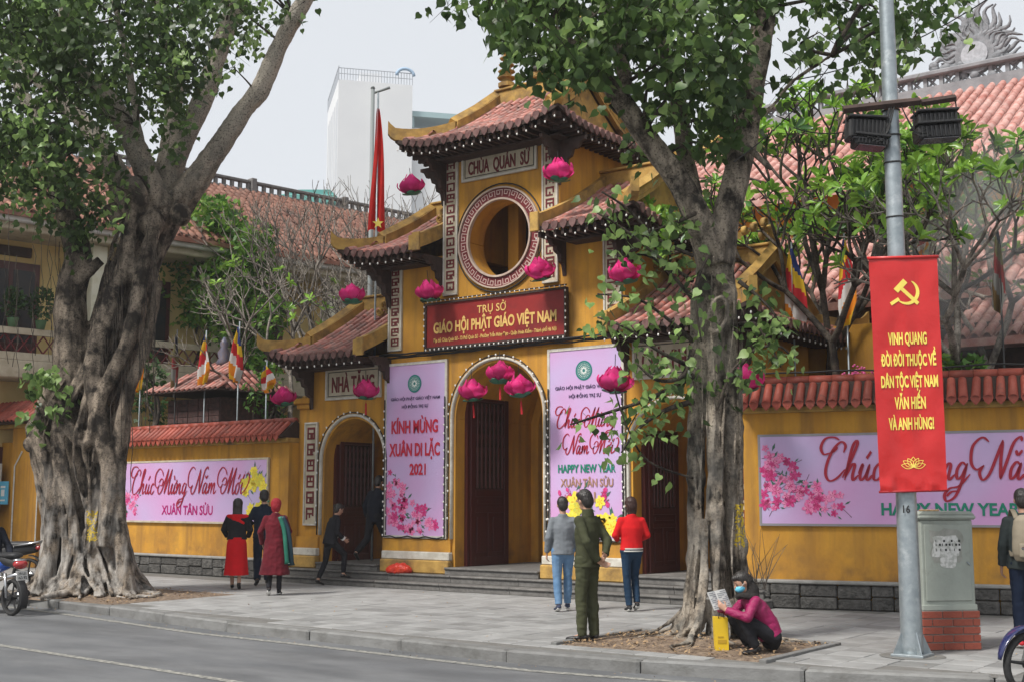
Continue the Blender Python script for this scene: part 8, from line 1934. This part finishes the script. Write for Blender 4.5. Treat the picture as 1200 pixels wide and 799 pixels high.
# overhead wires crossing in front of the trees
m = MB()
for (a, b, sag) in (((880, 100, 16), (1200, -30, 14), .3), ((860, 190, 13.6), (1010, 20, 16), .2), ((930, 150, 15), (1060, 120, 14), .2)):
    p0 = at_depth(a[0], a[1], (FWD.x * a[2], FWD.y * a[2])); p1 = at_depth(b[0], b[1], (FWD.x * b[2], FWD.y * b[2])); m.tube([p0.lerp(p1, k / 12) - V((0, 0, sag * 4 * (k / 12) * (1 - k / 12))) for k in range(13)], .008, 4)
solo(m, 'overhead_wires', cable_m, 'thin dark overhead wires crossing between the right fig tree and the pole', 'wires', kind='stuff')
# ---- motorbikes
tyre = mat('tyre_rubber', (.018, .018, .018), (.03, .03, .03), .8, 20, .3, 60); chrome = mat('chrome', (.55, .55, .56), rough=.2, metal=.9); bluep = mat('blue_bike_paint', (.01, .07, .38), (.012, .09, .45), .22, 3, spec=.6, coat=.6); dkblue = mat('navy_bike_paint', (.01, .014, .07), (.015, .02, .09), .22, 3, spec=.6, coat=.6); greyp = mat('black_plastic', (.022, .022, .024), (.03, .03, .03), .5, 8); redl = mat('red_lens', (.30, .008, .01), (.4, .02, .02), .12, 5, spec=.8, coat=.5); plate = mat('number_plate', (.62, .62, .60), (.5, .5, .48), .5, 5)
def wheel(root, c, U, r, spokes=5, w=.045, wid=.055):
    """U: rolling direction; axle is horizontal and square to U"""
    U = V(U).normalized(); A = V((-U.y, U.x, 0)); M = basis(U, A, V((0, 0, 1)), c); wh = bpy.data.objects.new('wheel', None); COL.objects.link(wh); wh.parent = root; ORG[wh.name] = ORG[root.name]
    m = MB(M); P = [((r - w * .5) * cos(2 * pi * k / 36), 0, (r - w * .5) * sin(2 * pi * k / 36)) for k in range(37)]; vs = []; fs = []; n = 36; q = 10
    for k in range(n):
        a = 2 * pi * k / n
        for i in range(q): b = 2 * pi * i / q; rr_ = r - w * .5 + w * .5 * cos(b); vs.append((rr_ * cos(a), wid * .5 * sin(b), rr_ * sin(a)))
    for k in range(n):
        for i in range(q): fs.append((k * q + i, ((k + 1) % n) * q + i, ((k + 1) % n) * q + (i + 1) % q, k * q + (i + 1) % q))
    m.add(vs, fs); m.build('tyre', tyre, wh, True)
    m = MB(M); vs = []; fs = []
    for k in range(n):
        a = 2 * pi * k / n
        for (rr_, y) in ((r - w * .95, -.022), (r - w * .75, -.026), (r - w * .75, .026), (r - w * .95, .022)): vs.append((rr_ * cos(a), y, rr_ * sin(a)))
    for k in range(n):
        for i in range(4): fs.append((k * 4 + i, ((k + 1) % n) * 4 + i, ((k + 1) % n) * 4 + (i + 1) % 4, k * 4 + (i + 1) % 4))
    m.add(vs, fs)
    for k in range(spokes):
        a = 2 * pi * k / spokes + .3; m.tube([(.035 * cos(a), 0, .035 * sin(a)), ((r - w) * cos(a + .15), 0, (r - w) * sin(a + .15))], [(.016, .02), (.012, .014)], 6, side=(0, 1, 0))
    m.lathe((0, 0, 0), [(.001, 0)], 3) if 0 else None
    m.tube([(0, -.05, 0), (0, .05, 0)], .038, 14); m.build('rim', greyp, wh)['kind'] = 'part'
    m = MB(M); m.tube([(0, -.065, 0), (0, -.058, 0)], .085, 20); m.build('brake_disc', chrome, wh, True)
# (a) bike at the bottom right corner: front wheel and navy mudguard
wc = on_z(1204, 792, -.13); wc = at_depth(1206, 770, (FWD.x * 11.2, FWD.y * 11.2)); U = (RGT * .93 + FWD * .36).normalized(); wc.z = .15; r_ = .285
mb1 = thing('motorbike', 'navy motorbike cut by the right edge, only its front wheel and mudguard showing', 'motorbike', (wc.x, wc.y, -.13)); wheel(mb1, wc, U, r_, 5, .06, .07)
A = V((-U.y, U.x, 0)); m = MB()
P = [wc + U * (.335 * cos(radians(a))) + V((0, 0, .335 * sin(radians(a)))) for a in range(35, 172, 9)]; m.tube(P, [(.055 * (.35 + .65 * sin(pi * min(1, .12 + i / (len(P) - 1) * .9)) ** .5), .012) for i in range(len(P))], 10, side=A); m.build('mudguard', dkblue, mb1, True)
m = MB()
for q in (1, -1): m.tube([wc + A * .075 * q, wc + A * .075 * q + U * .22 + V((0, 0, .60))], [.022, .028], 8)
m.build('fork', chrome, mb1, True)['kind'] = 'part'
m = MB(); h = wc + U * .30 + V((0, 0, .78)); m.cap(wc + U * .28 + V((0, 0, .40)), h, (.12, .10), (.14, .10), 12, A); m.cap(h, h + U * .7 - V((0, 0, .4)), .10, .12, 10); blob(m, 'fairing', dkblue, mb1, .02, 3, .5)
m = MB(); m.cap(wc + U * .75 + V((0, 0, .45)), wc + U * 1.35 + V((0, 0, .55)), (.13, .08), (.12, .07), 10, A); blob(m, 'seat', greyp, mb1, .02, 3, .5); m = MB(); m.tube([h + A * .33 + V((0, 0, .22)), h + V((0, 0, .16)), h - A * .33 + V((0, 0, .22))], .014, 6); m.build('handlebar', chrome, mb1, True); wheel(mb1, wc + U * 1.22, U, r_, 5, .06, .08)
m = MB(); m.cap(wc + U * .5 + V((0, 0, .05)), wc + U * .8 + V((0, 0, .1)), .11, .12); blob(m, 'engine', chrome, mb1, .02, 2, .5)
# (b) blue bike being ridden at the left edge, seen from behind
rc = at_depth(15, 690, (FWD.x * 18.9, FWD.y * 18.9)); U = (RGT * -.80 + FWD * .60).normalized(); A = V((-U.y, U.x, 0)) * -1; zc = .14; base = V((rc.x, rc.y, -.13)); wc = V((rc.x, rc.y, zc))
mb2 = thing('motorbike', 'blue motorbike with a red tail light and white number plate at the left edge', 'motorbike', base); wheel(mb2, wc, U, .27, 5, .055, .08); wheel(mb2, wc + U * 1.22, U, .27, 5, .05, .06)
m = MB(); t0 = wc + V((0, 0, .50)); m.cap(t0 - U * .10, t0 + U * .20 + V((0, 0, .05)), (.09, .075), (.12, .09), 12, A); blob(m, 'tail_panel', greyp, mb2, .016, 3, .5); m = MB(); m.cap(t0 + U * .25, t0 + U * .75 - V((0, 0, .12)), (.13, .11), (.08, .14), 12, A); m.cap(t0 + U * .75 - V((0, 0, .1)), t0 + U * 1.15 + V((0, 0, .25)), (.12, .16), (.10, .10), 12, A); blob(m, 'fairing', bluep, mb2, .016, 3, .5)
m = MB(); m.ell(t0 - U * .17 + V((0, 0, -.005)), (.115, .10, .075), 12, 8, Matrix((A, U, V((0, 0, 1)))).transposed()); m.build('tail_light', redl, mb2, True)
m = MB(); m.ell(t0 - U * .14 + V((0, 0, .055)), (.105, .10, .03), 12, 8, Matrix((A, U, V((0, 0, 1)))).transposed()); m.build('tail_trim', chrome, mb2, True)
m = MB(); m.cap(t0 - U * .02 + V((0, 0, .12)), t0 + U * .62 + V((0, 0, .10)), (.12, .05), (.11, .05), 12, A); blob(m, 'seat', greyp, mb2, .016, 3, .5)
pc = t0 - U * .23 - V((0, 0, .17)); nrm = (-U + V((0, 0, .25))).normalized(); W_ = A.cross(nrm) * 1.0; W_ = W_ if W_.z > 0 else -W_; m = MB(); m.prism([(-.095, -.07), (.095, -.07), (.095, .07), (-.095, .07)], pc, A, W_, U * .006); m.build('number_plate', plate, mb2)
XU = A if A.cross(W_).dot(-U) > 0 else -A; m = MB(); letter(m, '29-U1', pc - U * .004 + W_ * .03, .040, .13, XU, W_, d=.001); letter(m, '163.92', pc - U * .004 - W_ * .03, .042, .15, XU, W_, d=.001); m.build('plate_number', blackish, mb2, fixn=False)
m = MB(); P = [wc + U * (.32 * cos(radians(a))) + V((0, 0, .32 * sin(radians(a)))) for a in range(100, 215, 12)]; m.tube(P, [(.065, .010)] * len(P), 8, side=A); m.build('rear_mudguard', greyp, mb2, True)
m = MB(); m.tube([wc + A * .13 + U * .7 - V((0, 0, .08)), wc + A * .16 + U * .2 - V((0, 0, .02)), wc + A * .18 - U * .10 + V((0, 0, .06))], [.022, .045, .05], 12); m.build('exhaust', greyp, mb2, True)
m = MB()
for q in (1, -1): m.tube([wc + A * .10 * q, wc + A * .11 * q + U * .05 + V((0, 0, .36))], [.022, .026], 8)
m.build('shock_absorber', chrome, mb2, True)['kind'] = 'part'
m = MB(); hb = wc + U * 1.02 + V((0, 0, .86)); m.tube([hb + A * .33, hb - U * .05 + A * .15, hb + V((0, 0, -.05)), hb - U * .05 - A * .15, hb - A * .33], .014, 6); m.tube([hb, wc + U * 1.22], [.03, .025], 8); m.build('handlebar', chrome, mb2, True)['kind'] = 'part'
m = MB(); m.cap(wc + U * .55 + V((0, 0, .02)), wc + U * .8 + V((0, 0, .1)), .11, .12); blob(m, 'engine', chrome, mb2, .02, 2, .5)
# rider of the blue bike (arm and hand at the frame edge)
f = Fig('motorbike rider in dark clothes at the left edge, only an arm showing', wc + U * .35 + V((0, 0, -.27)), 0, 1.66); f.f = U; f.r = V((U.y, -U.x, 0)); f.b = wc + U * .62; f.b.z = -.13; f.root.location = f.b; ORG[f.root.name] = f.b.copy()
f.set(pel=(0, 0, .82), waist=(0, .02, .94), chest=(0, .06, 1.14), neck=(0, .10, 1.34), head=(0, .14, 1.48), shR=(.17, .07, 1.27), shL=(-.17, .07, 1.27), elR=(.25, -.05, 1.02), wrR=(.20, -.20, .86), haR=(.19, -.26, .80), elL=(-.26, .25, 1.05), wrL=(-.3, .5, .98), haL=(-.3, .58, .97), hipR=(.1, 0, .80), hipL=(-.1, 0, .80), knR=(.20, .42, .68), knL=(-.2, .42, .68), anR=(.18, .30, .26), anL=(-.18, .30, .26), toR=(.19, .44, .21), toL=(-.19, .44, .21))
f.body(); f.face(); f.hair(); f.top(cloth('near_black_cloth', (.010, .012, .018), (.016, .018, .026)), .80, 1.08); f.trousers(black_c, 1.0, .05); f.shoes(blackshoe)
# (c) parked black scooter behind, by the tree
rc = at_depth(33, 664, (FWD.x * 21.5, FWD.y * 21.5)); U = (RGT * -.97 + FWD * .2).normalized(); A = V((-U.y, U.x, 0)) * -1; wc = V((rc.x, rc.y, .30)); base = V((rc.x, rc.y, 0))
mb3 = thing('motorbike', 'parked black motorbike with a silver tail beside the big fig trunk', 'motorbike', base); wheel(mb3, wc, U, .30, 5, .055, .08); wheel(mb3, wc + U * 1.25, U, .30, 5, .055, .06)
m = MB(); t0 = wc + V((0, 0, .42)); m.cap(t0 - U * .12 + V((0, 0, .04)), t0 + U * .3, (.07, .07), (.12, .12), 12, A); m.cap(t0 + U * .3, t0 + U * .8 - V((0, 0, .12)), (.12, .12), (.08, .13), 12, A); m.cap(t0 + U * .8 - V((0, 0, .1)), t0 + U * 1.1 + V((0, 0, .25)), (.12, .14), (.10, .10), 12, A); blob(m, 'fairing', greyp, mb3, .016, 3, .5)
m = MB(); m.cap(t0 + U * .0 + V((0, 0, .12)), t0 + U * .65 + V((0, 0, .10)), (.12, .05), (.11, .06), 12, A); blob(m, 'seat', mat('seat_vinyl', (.03, .03, .032), rough=.45), mb3, .016, 3, .5)
m = MB()
for q in (1, -1): m.tube([t0 + U * .30 + A * .12 * q + V((0, 0, .08)), t0 - U * .08 + A * .10 * q + V((0, 0, .13)), t0 - U * .30 + A * .05 * q + V((0, 0, .18))], [(.018, .03)] * 3, 6, side=V((0, 0, 1)))
m.tube([t0 - U * .30 + A * .06 + V((0, 0, .18)), t0 - U * .30 - A * .06 + V((0, 0, .18))], .02, 6); m.build('grab_rail', chrome, mb3, True)['kind'] = 'part'
m = MB(); m.ell(t0 - U * .20 + V((0, 0, .06)), (.08, .07, .05), 10, 8, Matrix((A, U, V((0, 0, 1)))).transposed()); m.build('tail_light', redl, mb3, True)
m = MB(); P = [wc + U * (.35 * cos(radians(a))) + V((0, 0, .35 * sin(radians(a)))) for a in range(95, 190, 12)]; m.tube(P, [(.065, .010)] * len(P), 8, side=A); m.tube([t0 - U * .22, t0 - U * .36 - V((0, 0, .2))], [(.06, .01)] * 2, 6, side=A); m.build('rear_mudguard', greyp, mb3, True)['kind'] = 'part'
m = MB(); hb = wc + U * 1.0 + V((0, 0, .74)); m.tube([hb + A * .33, hb, hb - A * .33], .014, 6); m.tube([hb, wc + U * 1.25], [.03, .025], 8); m.build('handlebar', chrome, mb3, True)['kind'] = 'part'; m = MB(); m.cap(wc + U * .55, wc + U * .8 + V((0, 0, .05)), .11, .12); blob(m, 'engine', chrome, mb3, .02, 2, .5)
m = MB(); m.tube([wc - A * .13 + U * .7 - V((0, 0, .08)), wc - A * .16 + U * .2, wc - A * .18 - U * .10 + V((0, 0, .06))], [.022, .045, .05], 12); m.build('exhaust', chrome, mb3, True)
# ---------------------------------------------------------------- haze: one even box of air
hz = bpy.data.materials.new('haze_air'); hz.use_nodes = True; nt = hz.node_tree; nt.nodes.remove(nt.nodes['Principled BSDF']); pv_ = nt.nodes.new('ShaderNodeVolumePrincipled'); pv_.inputs['Density'].default_value = .0005; pv_.inputs['Color'].default_value = (.95, .97, 1, 1); nt.links.new(pv_.outputs[0], nt.nodes['Material Output'].inputs['Volume'])
HAZE = True
if HAZE:
    m = MB(); m.box(-190, 60, -25, 190, -1.2, 66); o = m.build('haze', hz); o['kind'] = 'stuff'; tag(o, 'thin pale winter haze filling the air over the street and far buildings', 'haze')

# incense smoke drifting behind the right wall
sm = bpy.data.materials.new('incense_smoke'); sm.use_nodes = True; nt = sm.node_tree; nt.nodes.remove(nt.nodes['Principled BSDF']); pv_ = nt.nodes.new('ShaderNodeVolumePrincipled'); pv_.inputs['Color'].default_value = (.93, .96, 1, 1)
tc = nt.nodes.new('ShaderNodeTexCoord'); nz_ = nt.nodes.new('ShaderNodeTexNoise'); nz_.inputs['Scale'].default_value = .9; nz_.inputs['Detail'].default_value = 3; nt.links.new(tc.outputs['Object'], nz_.inputs['Vector']); mr_ = nt.nodes.new('ShaderNodeMapRange'); mr_.inputs[1].default_value = .40; mr_.inputs[2].default_value = .72; mr_.inputs[4].default_value = .9; nt.links.new(nz_.outputs[0], mr_.inputs[0])
ln = nt.nodes.new('ShaderNodeVectorMath'); ln.operation = 'LENGTH'; mp_ = nt.nodes.new('ShaderNodeMapping'); mp_.inputs['Scale'].default_value = (1 / 1.8, 1 / 1.3, 1 / 2.1); nt.links.new(tc.outputs['Object'], mp_.inputs[0]); nt.links.new(mp_.outputs[0], ln.inputs[0]); fr_ = nt.nodes.new('ShaderNodeMapRange'); fr_.inputs[1].default_value = .35; fr_.inputs[2].default_value = 1; fr_.inputs[3].default_value = 1; fr_.inputs[4].default_value = 0; nt.links.new(ln.outputs['Value'], fr_.inputs[0])
mu_ = nt.nodes.new('ShaderNodeMath'); mu_.operation = 'MULTIPLY'; nt.links.new(fr_.outputs[0], mu_.inputs[0]); nt.links.new(mr_.outputs[0], mu_.inputs[1]); nt.links.new(mu_.outputs[0], pv_.inputs['Density']); nt.links.new(pv_.outputs[0], nt.nodes['Material Output'].inputs['Volume'])
c = on_y(1135, 270, 19.2); m = MB(); m.ell(c, (1.8, 1.3, 2.1), 20, 14); o = m.build('incense_smoke', sm, None, True, c); tag(o, 'bluish incense smoke drifting among the branches behind the right wall', 'smoke', kind='stuff')
